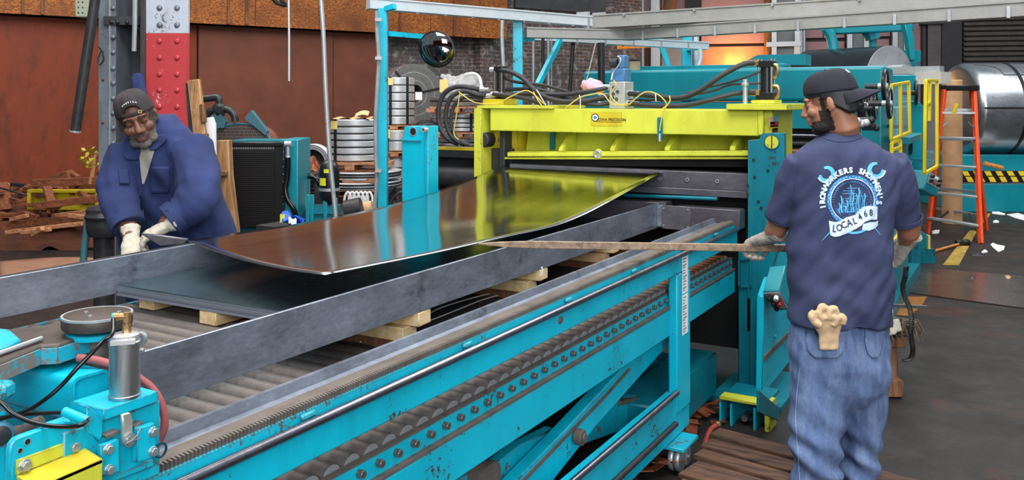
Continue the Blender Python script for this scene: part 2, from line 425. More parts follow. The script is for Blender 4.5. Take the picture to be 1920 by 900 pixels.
def _denim():
    t = NT('washed_denim'); f = t.noise(3.2, 6, .6); w = t.noise(260, 2, .5, t.coord((1, 1, .25))); g = t.noise(9, 5, .6, t.coord((2.5, 2.5, .6)))
    col = t.mix(t.grey(f, .3, .66), lin((104, 128, 174)), lin((66, 82, 122)))
    col = t.mix(t.math('MULTIPLY', t.grey(g, .4, .7), .5), col, lin((146, 168, 204)))
    col = t.mix(t.math('MULTIPLY', t.grey(w, .3, .7), .3), col, lin((44, 56, 84)))
    t.bump(w, .25, .002); MAT['denim'] = t.set(col, .9, 0.0); return t.m
DENIM = _denim()
DENIM_ST = plain('denim_stitch', (150, 160, 190), .9)
GLOVE = cloth('grey_knit_glove', (176, 168, 158), (132, 124, 118), weave=220, var_scale=16, bump=.6)
GLOVE_T = cloth('cream_knit_glove', (222, 190, 152), (196, 160, 122), weave=220, var_scale=10, bump=.6)
GLOVE_W = cloth('white_leather_glove', (206, 200, 184), (170, 162, 146), weave=90, var_scale=9)
NAVYP = cloth('dark_trousers', (36, 42, 70), (28, 32, 54))
PR_WHITE = plain('print_white', (206, 226, 240), .8)
PR_BLUE = plain('print_sky_blue', (92, 186, 236), .8)
PR_MID = plain('print_mid_blue', (52, 120, 190), .8)
PR_NAVY = plain('print_navy', (40, 46, 84), .8)
INK = plain('ink_black', (24, 22, 20), .6)
# ------------------------------------------------------------------ the setting
M30 = Matrix.Rotation(PI/6, 4, 'Z')
def cbox(mb, r0, r1, d0, d1, z0, z1): return mb.box((r0, d0, z0), (r1, d1, z1), M30)   # box square to the camera
def PR(px, d): return (px-CX)/F*d
def PZ(py, d): return H-(py-HY)/F*d
def _floor():
    t = NT('workshop_floor'); g = t.n('ShaderNodeNewGeometry').outputs['Position']
    a = t.noise(.55, 8, .65, g); b = t.noise(3.5, 8, .7, g); c = t.noise(60, 4, .7, g); s = t.noise(140, 2, .6, g)
    col = t.mix(t.grey(a, .38, .66), lin((38, 34, 33)), lin((24, 20, 19)))
    col = t.mix(t.grey(b, .46, .72), col, lin((52, 48, 47)))
    col = t.mix(t.math('MULTIPLY', t.grey(t.noise(.8, 6, .7, g), .56, .7), .55), col, lin((92, 48, 30)))
    col = t.mix(t.grey(s, .70, .74), col, lin((150, 145, 140)))
    sep = t.n('ShaderNodeSeparateXYZ'); t.l(g, sep.inputs[0])
    # swept earth and rust dust along the left bay
    f = t.math('ADD', t.math('MULTIPLY', sep.outputs[0], -.5), t.math('MULTIPLY', t.noise(.7, 5, .6, g), 1.2))
    dirt = t.mix(t.grey(b, .35, .7), lin((128, 66, 36)), lin((88, 42, 24)))
    col = t.mix(t.grey(f, 3.2, 3.9), col, dirt)
    t.bump(t.math('ADD', b, t.math('MULTIPLY', c, .3)), .25, .01)
    t.b.inputs['Specular IOR Level'].default_value = .38; return t.set(col, t.grey(a, .35, .65, .42, .75), 0.0)
FLOORM = _floor()
def _rust():
    t = NT('rusted_sheet_wall'); vec = t.coord((1, 1, .35)); a = t.noise(.9, 9, .68, vec); b = t.noise(5, 8, .7, vec); c = t.noise(2.4, 6, .6)
    col = t.ramp(a, [(.25, lin((70, 26, 10))), (.45, lin((128, 50, 16))), (.6, lin((112, 46, 20))), (.78, lin((158, 70, 26)))])
    col = t.mix(t.grey(b, .5, .72), col, lin((86, 36, 16))); col = t.mix(t.math('MULTIPLY', t.grey(c, .58, .75), .45), col, lin((138, 72, 44)))
    t.bump(b, .2, .01); return t.set(col, .62, .15)
RUSTW = _rust()
RUSTW2 = plain('rust_primer_sheet', (112, 62, 44), .6, .1, .22, 1.6)
def _osb():
    t = NT('osb_board'); v = t.n('ShaderNodeTexVoronoi'); v.inputs['Scale'].default_value = 20; t.l(t.coord((1, 1, 2.2), (0, .6, .3)), v.inputs['Vector'])
    a = t.noise(1.1, 6); b = t.noise(30, 4)
    col = t.mix(t.grey(t.math('ADD', t.math('MULTIPLY', v.outputs['Distance'], .9), t.math('MULTIPLY', b, .5)), .3, .9), lin((206, 128, 54)), lin((126, 68, 26)))
    col = t.mix(t.grey(a, .45, .72), col, lin((112, 62, 30))); t.bump(v.outputs['Distance'], .2, .01)
    return t.set(col, .7, 0.0)
OSB = _osb()
def _brick():
    t = NT('sooty_brick'); br = t.n('ShaderNodeTexBrick')
    br.inputs['Scale'].default_value = 1.0; br.inputs['Brick Width'].default_value = .24; br.inputs['Row Height'].default_value = .085; br.inputs['Mortar Size'].default_value = .008
    br.inputs['Color1'].default_value = lin((112, 84, 74)); br.inputs['Color2'].default_value = lin((74, 68, 70)); br.inputs['Mortar'].default_value = lin((150, 148, 148))
    t.l(t.coord((1, 1, 1), (PI/2, 0, 0)), br.inputs['Vector'])
    a = t.noise(.8, 8, .7); b = t.noise(6, 8, .7)
    col = t.mix(t.grey(a, .36, .6), br.outputs['Color'], lin((84, 80, 84))); col = t.mix(t.grey(b, .52, .66), col, lin((168, 164, 162)))
    t.bump(br.outputs['Fac'], .3, .01); return t.set(col, .9, 0.0)
BRICK = _brick()
fl = MB(); cbox(fl, -22, 30, -11, 40, -.1, 0)
tag(fl.build('floor', FLOORM), kind='structure')
# rusty sheeting of the bay behind the camera (seen in the convex mirror and the bright steel)
m = MB(); cbox(m, -14, 16, -10.3, -10, 0, 5.5); tag(m.build('wall_front', RUSTW), kind='structure')
# left wall: steel sheets below, OSB panels above, brick behind
wdir = Vector((.8, .6, 0)); wn = Vector((.6, -.8, 0))         # in (right, depth); wn looks back at the room
WP0 = Vector((PR(100, 14), 14, 0)); ROTW = math.atan2(.6, .8)
MWALL = M30 @ Matrix.Translation(WP0) @ Matrix.Rotation(ROTW, 4, 'Z')   # local x along the wall, y behind it
def wbox(mb, t0, t1, y0, y1, z0, z1): return mb.box((t0, y0, z0), (t1, y1, z1), MWALL)
def tw(px):                                                    # place along the wall seen at column px
    k = (px-CX)/F; return (k*14-WP0.x)/(.8-.6*k)
m = MB(); m.box((-9, .34, 0), (13.5, .6, 7.0)); me = m.mesh('wall_left')
wl = bpy.data.objects.new('wall_left', me); COL.objects.link(wl); wl.matrix_world = MWALL; MW[wl] = MWALL; me.materials.append(BRICK); tag(wl, kind='structure')
edges = [-9, -5.2, -2.4, tw(190), tw(372), tw(626), tw(732)]
for k in range(len(edges)-1):
    p = wbox(MB(), edges[k]+.012, edges[k+1]-.012, .02+.03*(k % 2), .34, 0, 3.12)
    p.build('steel_panel', RUSTW if k < 4 else RUSTW2, wl)
for x0, x1, lo, hi in [(-9, -2, 2.3, 2.34)]:
    wbox(MB(), x0, x1, -.02, .02, lo, hi).build('seam_strip', RUSTW, wl)
t0 = -9.0
while t0 < tw(938)-.2:
    t1 = min(t0+1.22, tw(938))
    wbox(MB(), t0+.006, t1-.006, -.26, -.235, 3.13, 4.35).build('osb_panel', OSB, wl)
    wbox(MB(), t0+.006, t1-.006, -.26, -.235, 4.362, 5.58).build('osb_panel', OSB, wl)
    t0 = t1
wbox(MB(), -9, tw(938), -.235, .34, 3.15, 3.3).build('ledger_beam', OLDWOOD, wl)
for px in (38, 74, 452, 418, 737, 838):
    wbox(MB(), tw(px)-.02, tw(px)+.02, -.30, -.262, 3.14, 5.5).build('batten', SCRAPWOOD if px > 500 else OLDWOOD, wl)
wbox(MB(), tw(905), tw(930), .1, .34, 0, 6.0).build('brick_pier', BRICK, wl)
wbox(MB(), tw(980), tw(1150), .26, .34, 3.9, 7.0).build('slate_panel', plain('slate_grey', (72, 78, 84), .8, 0, .25, 3), wl)
# back wall
BP0 = Vector((PR(1135, 24), 24, 0)); ROTB = math.atan2(-.25, 1.0)
MBACK = M30 @ Matrix.Translation(BP0) @ Matrix.Rotation(ROTB, 4, 'Z'); bc, bs = math.cos(ROTB), math.sin(ROTB)
def tb(px):
    k = (px-CX)/F; return (k*24-BP0.x)/(bc-bs*k)
def db(px): return 24+bs*tb(px)
def zb(px, py): return PZ(py, db(px))
m = MB(); m.box((-.6, .2, 0), (20, .5, 7.5)); me = m.mesh('wall_back'); wb = bpy.data.objects.new('wall_back', me); COL.objects.link(wb)
wb.matrix_world = MBACK; MW[wb] = MBACK; me.materials.append(plain('soot_wall', (74, 66, 66), .85, 0, .25, 1.5)); tag(wb, kind='structure')
def bpanel(name, px0, px1, py0, py1, mat, y0=.08, y1=.2):
    return MB().box((tb(px0), y0, zb(px0, py1)), (tb(px1), y1, zb(px1, py0)), MBACK).build(name, mat, wb)
WARMP = plain('warm_tin_panel', (170, 122, 92), .5, .2, .2, 3)
for a, b, c, d_, mt in [(1142, 1178, -20, 128, RUSTW2), (1180, 1222, -20, 60, PINK), (1240, 1284, -20, 20, PINK), (1240, 1284, 24, 128, GREYP),
        (1315, 1440, -20, 82, PINK), (1310, 1440, 86, 300, WARMP), (1502, 1543, -20, 71, PINK), (1545, 1584, -20, 71, PINK), (1502, 1584, 77, 300, PINK),
        (1180, 1222, 64, 300, RUSTW2), (1240, 1310, 132, 300, GREYP), (1640, 1670, -20, 68, PINK), (1640, 1668, 73, 300, PINK), (1712, 1728, 30, 300, PINK), (1240, 1284, 300, 400, GREYP)]:
    bpanel('wall_panel', a, b, c, d_, mt)
for a, b in [(1448, 1498), (1588, 1626), (1672, 1700)]:
    bpanel('pillar', a, b, -30, 420, GREYP, -.15, .08)
    for s_ in (a, b-7): 
        bpanel('pillar_flange', s_-2, s_+7, -30, 420, GALV, -.3, -.15)
bpanel('pillar', 1222, 1238, -30, 420, TRAY_W, -.25, .05)
bpanel('pillar', 1285, 1314, -30, 64, plain('dark_duct', (40, 38, 38), .7), -.1, .08)
for px, w, mt in [(1146, .07, GALV), (1153, .05, TRAY_W), (1165, .16, GALV), (1206, .05, TRAY_W), (1492, .07, GALV), (1500, .06, TRAY_W), (1507, .04, GALV), (1440, .1, OLDWOOD)]:
    t_ = tb(px); z1 = 6.5
    MB().cyl(MBACK @ V((t_, -.18, 0)), MBACK @ V((t_, -.18, z1)), w, n=10).build('conduit', mt, wb)
MB().bar(MBACK @ V((tb(1436), -.3, zb(1436, 85))), MBACK @ V((tb(1500), -.3, zb(1500, 83))), .06, .12).build('pipe_rail', GALV, wb)
MB().cyl(MBACK @ V((tb(1256), -.3, zb(1256, 20))), MBACK @ V((tb(1264), -.3, zb(1264, -30))), .17, n=12).build('duct_pipe', OLDWOOD, wb)
for a, b in [(1727, 1733), (1762, 1800)]:
    bpanel('dark_pillar', a, b, 20, 420, IRON, -.2, .2)
bpanel('riveted_post', 1735, 1759, 42, 420, plain('dull_grey_steel', (92, 88, 88), .6, .2, .2, 4), -.3, .1)
bpanel('post_cap', 1724, 1764, 40, 48, IRON, -.4, .1)
# slatted shutter door
z_ = zb(1860, 400); z1 = zb(1860, 34); dr = None
m = MB(); m.box((tb(1806), .05, 0), (tb(2010), .12, z1), MBACK); dr = m.build('door_1', plain('shutter_backing', (50, 46, 46), .6, .2, .2), None); tag(dr, kind='structure')
SH = plain('shutter_slat', (84, 78, 76), .55, .3, .25, 5)
k = 0
while z_ < z1:
    MB().box((tb(1806), -.02, z_), (tb(2010), .05, z_+.10), MBACK).build('slat', SH, dr, .02); z_ += .125
m = MB(); m.box((tb(1798), -.05, z1), (tb(2010), .1, z1+1.6), MBACK); tag(m.build('trim_1', plain('shutter_hood', (66, 62, 62), .6, .2, .2)), kind='structure')
# sodium lamp low on the back wall, behind the levelling machine
sl = bpy.data.lights.new('sodium_lamp', 'POINT'); sl.energy = 120; sl.color = (1, .46, .10); sl.shadow_soft_size = .15
so = bpy.data.objects.new('sodium_lamp', sl); COL.objects.link(so); so.location = MBACK @ V((tb(1376), -.55, zb(1376, 122)))
# riveted building column
CD = 7.0
col = thing('steel_column', RD(PR(270, CD), CD, 0), 'riveted steel building column, red painted below and pale grey above, behind the man in blue', 'column')
zr = PZ(62, CD)
cbox(MB(), PR(274, CD), PR(353, CD), CD, CD+.03, 0, zr).build('red_flange_plate', REDP, col)
cbox(MB(), PR(274, CD), PR(353, CD), CD, CD+.03, zr, 4.6).build('pale_flange_plate', COLW, col)
cbox(MB(), PR(265, CD), PR(274, CD), CD-.02, CD+.5, 0, 4.6).build('flange_edge', COLD, col)
cbox(MB(), PR(218, CD), PR(268, CD), CD+.28, CD+.31, 0, 4.6).build('web_plate', COLD, col)
cbox(MB(), PR(185, CD), PR(208, CD), CD, CD+.03, 0, 4.6).build('side_flange', COLB, col)
cbox(MB(), PR(208, CD), PR(219, CD), CD-.015, CD+.30, 0, 4.6).build('angle_iron', COLB, col)
cbox(MB(), PR(206, CD), PR(209.5, CD), CD-.02, CD, 0, 4.6).build('angle_lip', GALV, col)
cbox(MB(), PR(197, CD), PR(262, CD), CD-.03, CD+.2, PZ(47, CD), PZ(31, CD)).build('batten_plate', COLD, col)
def rivet(px, py, d, mt, par, r=.024):
    c = RD(PR(px, d), d, PZ(py, d)); mb = MB()
    mb.ball(c, (r, r*.7, r), M30.to_3x3().to_4x4(), 12, 6); return mb.build('rivet', mt, par)
for py in (-16, 15, 47):
    for px in (299, 332): rivet(px, py, CD, COLB, col)
for py in (77, 108, 139, 169, 200, 231, 262):
    for px in (299, 332): rivet(px, py, CD, REDP, col)
for py in (-12, 15, 42, 70, 98, 128, 156, 184, 212, 240, 268, 296, 324): rivet(212, py, CD-.02, COLB, col, .02)
for py in (96, 150, 230): rivet(193, py, CD, RUSTW2, col, .012)
for px in (209, 220, 238): rivet(px, 41, CD-.04, IRON, col, .018)
# ------------------------------------------------------------------ roller conveyor on its scissor lift
RZ, RR = .835, .035
CVX = -1.522                                   # front plane of the roller bed
cv = thing('roller_conveyor', (-1.95, 3.0, 0), 'teal scissor-lift roller conveyor with bolted axles in the foreground', 'conveyor')
y0 = .62; first = None
for k in range(59):
    if first is None: first = MB().cyl((-2.355, y0, RZ), (CVX-.022, y0, RZ), RR, n=20).build('roller', ROLLER, cv)
    elif k < 47: copy_part(first, (0, .08*k, 0))
    elif k == 47: far_r = MB().cyl((-2.355, y0+.08*k, RZ), (CVX-.022, y0+.08*k, RZ), RR, n=20).build('roller', ROLLER_R, cv)
    else: copy_part(far_r, (0, .08*(k-47), 0))
cap_ = None
for k in range(59):
    if cap_ is None: cap_ = MB().cyl((CVX-.0225, y0, RZ), (CVX-.0195, y0, RZ), RR*.98, n=20).build('roller_cap', GALV, cv)
    else: copy_part(cap_, (0, .08*k, 0))
bolt = None
for k in range(59):
    if bolt is None: bolt = MB().hexbolt((CVX, y0, RZ-.012), (1, .0, 0), .0120, .020).build('axle_bolt', BOLT, cv, .001)
    else: copy_part(bolt, (0, .08*k, 0))
MB().box((CVX-.014, .3, .786), (CVX, 5.32, .848)).build('side_channel', TEAL, cv)
MB().box((CVX-.018, .3, .846), (CVX+.003, 5.32, .852)).build('channel_lip', GREASE, cv)
MB().box((CVX-.07, .3, .780), (CVX+.022, 5.32, .788)).build('beam_flange', GREASE, cv)
MB().box((CVX-.07, .3, .640), (CVX+.020, 5.32, .780)).build('side_beam', TEAL, cv, .008)
MB().box((-2.38, .3, .77), (-2.36, 5.32, .866)).build('rear_channel', RUSTW, cv)
MB().box((-2.44, .3, .66), (-2.38, 5.32, .80)).build('rear_beam', TEAL_WORN, cv)
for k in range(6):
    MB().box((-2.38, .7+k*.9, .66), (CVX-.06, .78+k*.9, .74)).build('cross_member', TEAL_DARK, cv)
# scissor arms (outlines in the plane of the near arm)
def poly_on(X, pts, s=(780, 480, .46667)): return [onX(s[0]+x*s[2], s[1]+y*s[2], X) for x, y in pts]
A = poly_on(-1.57, [(300, 1010), (470, 1010), (720, 690), (985, 392), (1120, 240), (960, 300), (830, 452), (600, 700)])
MB().prism(A, (-.06, 0, 0)).build('scissor_arm', TEAL, cv, .006)
B = None
G = MB()
for (a, b) in zip([(330, 965), (600, 690), (725, 565)], [(600, 690), (725, 565), (830, 450)]):
    p, q = [onX(780+.46667*x, 480+.46667*y, -1.60) for x, y in (a, b)]
    G.bar(p, q, .075, .012, (0, -.6, .8))
G.build('grease_strip', GREASE, cv)
pv = onX(780+.46667*642, 480+.46667*724, -1.56)
m = MB().cyl(pv, pv+V((.035, 0, 0)), .032, n=16); m.cyl(pv+V((.035, 0, 0)), pv+V((.045, 0, 0)), .02, n=12); m.build('pivot_pin', GREASE, cv, .003)
B = poly_on(-1.70, [(640, 770), (700, 655), (790, 590), (1020, 520), (1150, 500), (1150, 570), (1010, 625), (860, 690)])
MB().prism(B, (-.06, 0, 0)).build('scissor_arm', TEAL_WORN, cv, .006)
p, q = onX(780+.46667*790, 480+.46667*585, -1.73), onX(780+.46667*1150, 480+.46667*497, -1.73)
MB().bar(p, q, .09, .02).build('grease_strip', GREASE, cv)
C_ = poly_on(-1.64, [(150, 905), (330, 830), (420, 760), (560, 690), (300, 1010), (150, 1010)])
MB().prism(C_, (-.05, 0, 0)).build('scissor_arm', TEAL_WORN, cv, .006)
p = onX(780+.46667*260, 480+.46667*880, -1.62)
MB().cyl(p+V((-.1, 0, 0)), p+V((.05, 0, 0)), .055, n=20).build('torsion_tube', GREASE, cv)
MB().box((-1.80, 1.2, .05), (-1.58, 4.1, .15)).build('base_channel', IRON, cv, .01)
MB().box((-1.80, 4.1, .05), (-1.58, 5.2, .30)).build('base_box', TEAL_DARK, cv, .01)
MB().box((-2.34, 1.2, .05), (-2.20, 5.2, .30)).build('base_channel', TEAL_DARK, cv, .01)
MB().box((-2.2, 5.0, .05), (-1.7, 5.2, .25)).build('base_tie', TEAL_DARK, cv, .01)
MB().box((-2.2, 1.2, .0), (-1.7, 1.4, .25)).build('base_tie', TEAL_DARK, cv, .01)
for yy in (1.4, 3.2, 5.0):
    for xx in (-1.69, -2.27): MB().box((xx-.05, yy-.06, 0), (xx+.05, yy+.06, .06)).build('foot', IRON, cv)
MB().cyl((-2.28, 3.55, .46), (-1.6, 3.55, .46), .05, n=16).build('lift_shaft', IRON, cv)
MB().cyl((-1.95, 1.9, .18), (-1.95, 3.4, .5), .06, n=16).build('lift_cylinder', IRON, cv)
# ------------------------------------------------------------------ guide frame with polished rod and gear rack
FX = -1.46
gf = thing('guide_rail_frame', (FX, 3.2, 0), 'bright teal guide rail frame with gear rack and polished rod, on a castered leg', 'machine frame')
MB().box((FX-.012, .3, .955), (FX, 5.22, 1.036)).build('rail_face', TEAL, gf, .004)
MB().box((FX-.085, .3, .955), (FX-.075, 5.22, 1.06)).build('rail_back', TEAL, gf)
MB().box((FX-.075, .3, 1.030), (FX-.018, 5.22, 1.074)).build('rail_top_beam', TEAL_WORN, gf, .004)
MB().box((FX-.09, .3, 1.072), (FX-.030, 5.22, 1.082)).build('wear_strip', RACK, gf)
MB().cyl((FX+.004, .3, 1.046), (FX+.004, 5.22, 1.046), .0125, n=14).build('polished_rod', CHROME, gf)
MB().box((FX-.05, .3, 1.0825), (FX-.026, 5.22, 1.092)).build('gear_rack', RACK, gf)
m = MB(); yy = .9
while yy < 5.2:
    m.prism([(FX-.028, yy, 1.092), (FX-.028, yy+.0068, 1.092), (FX-.014, yy+.0052, 1.090), (FX-.014, yy+.0016, 1.090)], (0, 0, -.014)); yy += .0102
tag(m.build('rack_teeth', RACK, gf), kind='stuff')
for px, py in [(1051, 600)]:
    c = onX(px, py, FX); MB().ball(c, (.004, .022, .014)).build('weld_scar', GREASE, gf)
for yy in (1.55, 2.25, 2.95, 3.6, 4.25, 4.8):
    MB().box((FX-.018, yy, 1.056), (FX-.004, yy+.05, 1.070)).build('clip', TEAL_WORN, gf, .004)
lx0, lx1, ly0, ly1 = FX-.056, FX, 4.17, 4.36
MB().box((lx0, ly0, .26), (lx1, ly1, .956)).build('leg', TEAL, gf, .012, seg=2)
MB().box((FX-.075, ly1-1.95-1.2, .14), (FX-.012, ly1+.02, .36)).build('lower_beam', TEAL, gf, .01)
MB().cyl((FX-.004, ly1-3.1, .372), (FX-.004, ly0-.005, .372), .014, n=12).build('lower_rod', CHROME, gf)
MB().cyl((FX-.002, ly1-3.1, .225), (FX-.002, ly0-.03, .225), .014, n=12).build('lower_rod', IRON, gf)
for zz, hh in ((1.045, .20), (.838, .20)):
    st = MB().box((lx1+.0012, ly0+.055, zz-hh), (lx1+.0022, ly0+.14, zz)).build('paper_label', PAPER, gf)
    m = MB(); random.seed(int(zz*100))
    for k in range(13):
        z0 = zz-.012-k*.0142; w = random.uniform(.02, .06); yb = ly0+.06+random.uniform(0, .01)
        if k % 4 == 3:
            for j in range(8): m.box((lx1+.0023, yb+j*.007, z0-.009), (lx1+.0026, yb+j*.007+.003, z0))
        else: m.box((lx1+.0023, yb, z0-.004), (lx1+.0026, yb+w, z0))
    m.build('label_print', INK, st)
# caster under the leg
cb = MB().box((FX-.08, 4.05, .125), (FX+.07, 4.27, .142)).build('caster_plate', TEAL_WORN, gf, .003)
for xx in (FX+.042,): 
    MB().box((xx, 4.15, .03), (xx+.008, 4.21, .13)).build('caster_fork', GALV, cb)
for xx in (FX-.018, FX+.014):
    MB().lathe([(.02, -.004), (.055, 0), (.06, .006), (.06, .018), (.055, .024), (.02, .028)], (xx, 4.12, .066), (1, 0, 0), 28).build('caster_wheel', GALV, cb)
MB().hexbolt((FX+.045, 4.18, .06), (1, 0, 0), .012, .012).build('caster_bolt', BOLT_P, cb)
# ------------------------------------------------------------------ second roller bed under the stack
c2 = thing('rear_roller_bed', (-2.8, 3.0, 0), 'grimy roller bed under the stack of steel sheets, behind the long grey plate', 'conveyor')
first = None
for k in range(59):
    if first is None: first = MB().cyl((-3.25, y0, .928), (-2.37, y0, .928), RR, n=18).build('roller', ROLLER, c2)
    else: copy_part(first, (0, .08*k, 0))
MB().box((-2.368, .3, .82), (-2.35, 5.3, .955)).build('side_channel', TEAL_WORN, c2)
MB().box((-3.275, .3, .82), (-3.255, 5.3, .955)).build('side_channel', TEAL_WORN, c2)
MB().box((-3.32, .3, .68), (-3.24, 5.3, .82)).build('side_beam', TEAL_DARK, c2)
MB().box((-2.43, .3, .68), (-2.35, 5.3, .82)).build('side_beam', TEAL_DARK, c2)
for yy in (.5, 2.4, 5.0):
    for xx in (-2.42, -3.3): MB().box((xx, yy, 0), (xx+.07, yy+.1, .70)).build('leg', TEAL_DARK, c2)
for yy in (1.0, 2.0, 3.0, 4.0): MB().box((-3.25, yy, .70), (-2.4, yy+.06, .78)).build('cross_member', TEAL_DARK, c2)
# ------------------------------------------------------------------ long guide plates
mf = thing('steel_guide_plate', (-1.95, 3.3, 1.02), 'long dark grey steel plate on edge between the sheet stack and the open rollers', 'plate', 'guide plates')
MB().box((-1.957, 1.18, 1.02), (-1.945, 5.30, 1.17)).build('plate', FENCE, mf, .002)
mb_ = MB().box((-1.945, 5.16, 1.03), (-1.90, 5.172, 1.165)); mb_.build('end_bracket', FENCE, mf, .002)
MB().box((-1.90, 5.13, 1.025), (-1.72, 5.142, 1.168)).build('end_plate', FENCE_D, mf, .002)
for xx, zz in ((-1.93, 1.045), (-1.93, 1.15), (-1.89, 1.045), (-1.89, 1.15), (-1.735, 1.045), (-1.735, 1.15)):
    MB().hexbolt((xx, 5.132 if xx > -1.9 else 5.162, zz), (0, -1, 0), .007, .006).build('bolt', BOLT_P, mf)
bf = thing('steel_guide_plate', (-3.2, 3.0, 1.02), 'long blue-grey steel plate on edge in front of the man in blue, behind the stack', 'plate', 'guide plates')
MB().box((-3.212, .5, 1.022), (-3.200, 5.2, 1.17)).build('plate', FENCE, bf, .002)
MB().box((-3.250, .5, 1.160), (-3.212, 5.2, 1.168)).build('top_flange', IRON, bf)
for yy in (.8, 2.6, 4.6): MB().box((-3.256, yy, .95), (-3.214, yy+.05, 1.16)).build('post', IRON, bf)
lf = thing('low_guide_angle', (-1.6, 3.2, 1.0), 'low grey steel angle lip running beside the gear rack', 'guide angle')
m = MB()
m.prism([(-1.618, 0, 1.093), (-1.612, 0, 1.093), (-1.604, 0, 1.068), (-1.556, 0, 1.060), (-1.556, 0, 1.054), (-1.61, 0, 1.062)], (0, 4.8, 0))
for i in range(len(m.v)): m.v[i].y += .45
m.build('lip', FENCE, lf)
MB().box((-1.622, .45, .94), (-1.617, 5.25, 1.094)).build('web', FENCE, lf)
MB().box((-1.556, .45, 1.05), (-1.548, 5.25, 1.066)).build('rust_edge', RUSTW, lf)
for yy in (.6, 2.0, 3.4, 4.9): MB().box((-1.617, yy, .955), (-1.548, yy+.05, 1.05)).build('bracket', TEAL_DARK, lf)
# ------------------------------------------------------------------ stack of sheets, the lifted sheet
st = thing('sheet_stack', (-2.57, 3.7, 1.018), 'stack of flat steel sheets on wooden blocks between the two guide plates', 'sheet stack')
n = 9
for k in range(n):
    z0 = 1.018+k*.005; j = random.uniform(-.004, .004)
    MB().box((-3.186+j, 2.30+j, z0), (-1.966+j*.5, 5.12+j, z0+.0046)).build('sheet', EDGES if k < n-1 else STACKTOP, st)
Lz = [(2.2, 1.236), (2.84, 1.213), (3.33, 1.203), (3.88, 1.19), (4.2, 1.205), (4.54, 1.24), (4.9, 1.285), (5.3, 1.335), (5.62, 1.36)]
Bz = [(2.2, 1.21), (2.62, 1.20), (3.28, 1.182), (3.96, 1.192), (4.4, 1.22), (4.9, 1.273), (5.3, 1.33), (5.62, 1.36)]
def sheet_pt(u, v):
    yn = lerp(2.62, 2.22, u); Y = lerp(yn, 5.62, v); X = lerp(-3.20, -2.0, u)
    if v < .2: X += (1-v/.2)**2*.05*(1-u)
    sag = -.02*math.sin(PI*u)*(1-v)
    return V((X, Y, lerp(sinterp(Bz, Y), sinterp(Lz, Y), u)+sag))
m = MB(); m.grid(sheet_pt, 24, 60); sh = m.build('steel_sheet', SHEET, None, angle=80)
so_ = sh.modifiers.new('thick', 'SOLIDIFY'); so_.thickness = .003; so_.offset = -1
tag(sh, 'bright curved steel sheet sliding out of the yellow shear', 'sheet')
# timber blocks
def block(a, b, label, mat=PINE, rz=0, group='timber blocks under the steel'):
    a, b = V(a), V(b); c = (a+b)/2; M = Matrix.Translation(c) @ Matrix.Rotation(rz, 4, 'Z') @ Matrix.Translation(-c)
    o = MB().box(a, b, M).build('timber_block', mat, None, .003); return tag(o, label, 'timber', group)
block((-3.11, 2.345, .966), (-3.02, 2.75, 1.016), 'pale timber block under the far corner of the sheet stack', PINE, 0)
block((-2.70, 2.30, .966), (-2.61, 2.75, 1.016), 'pale timber block under the front edge of the sheet stack, nearer the long plate', PINE, 0)
for yy, w in ((2.66, ['upper pale timber block of the pair nearest the camera under the long plate', 'lower pale timber block of the pair nearest the camera under the long plate']),
              (3.62, ['upper pale timber block of the middle pair under the long plate', 'lower timber block of the middle pair under the long plate']),
              (4.48, ['upper timber block of the far pair under the long plate, just below the stick', 'lower timber block of the far pair under the long plate, just below the stick'])):
    block((-2.27, yy, .966), (-1.945, yy+.085, 1.018), w[0], PINE, .06); block((-2.32, yy-.03, .912), (-1.99, yy+.06, .964), w[1], PINE if yy < 4 else CARD2, .02)
    block((-2.30, yy-.02, .8705), (-2.02, yy+.05, .911), 'dark bottom timber of the '+('near' if yy < 3 else 'middle' if yy < 4 else 'far')+' pile under the long plate', OLDWOOD, 0)
block((-3.10, 4.6, .966), (-2.4, 4.7, 1.016), 'timber block under the far end of the sheet stack', PINE)
# dark runner sheet over the rollers and loose banding wires
m = MB()
def mat_pt(u, v):
    Y = lerp(2.62, 4.95, v); X = lerp(-2.30, -1.70, u); return V((X, Y, .8735+.0015*math.sin(Y*9)+(.012*abs(math.sin(u*9)) if v < .02 else 0)))
m.grid(mat_pt, 10, 40); o = m.build('runner_sheet', steel('runner_grey', (62, 60, 62), .5, .3, .25, (1, 1, 1), 5), None, angle=60)
so_ = o.modifiers.new('thick', 'SOLIDIFY'); so_.thickness = .003; tag(o, 'thin dark runner sheet lying over the front rollers under the long plate', 'sheet')
def zpts(lst, Z): return [onZ(x, y, Z) for x, y in lst]
o = MB().tube(zpts([(676, 641), (720, 622), (770, 610), (815, 582), (870, 563), (940, 545), (1000, 528)], .884), .0035, 6, 1).build('banding_wire', WIRE_W); tag(o, 'pale banding wire on the rollers, the longer one nearer the long plate', 'wire')
o = MB().tube(zpts([(700, 634), (745, 618), (800, 603), (860, 580), (905, 562), (952, 549)], .882), .003, 6, 1).build('banding_wire', WIRE_W); tag(o, 'pale banding wire on the rollers, the shorter one nearer the low angle', 'wire')
o = MB().tube([onY(1016, 500, 3.4), onY(1017, 508, 3.4), onY(1015, 516, 3.4)], .004, 6).build('metal_shaving', PAPER); tag(o, 'white metal shaving hanging under the long plate by the middle timber', 'scrap')
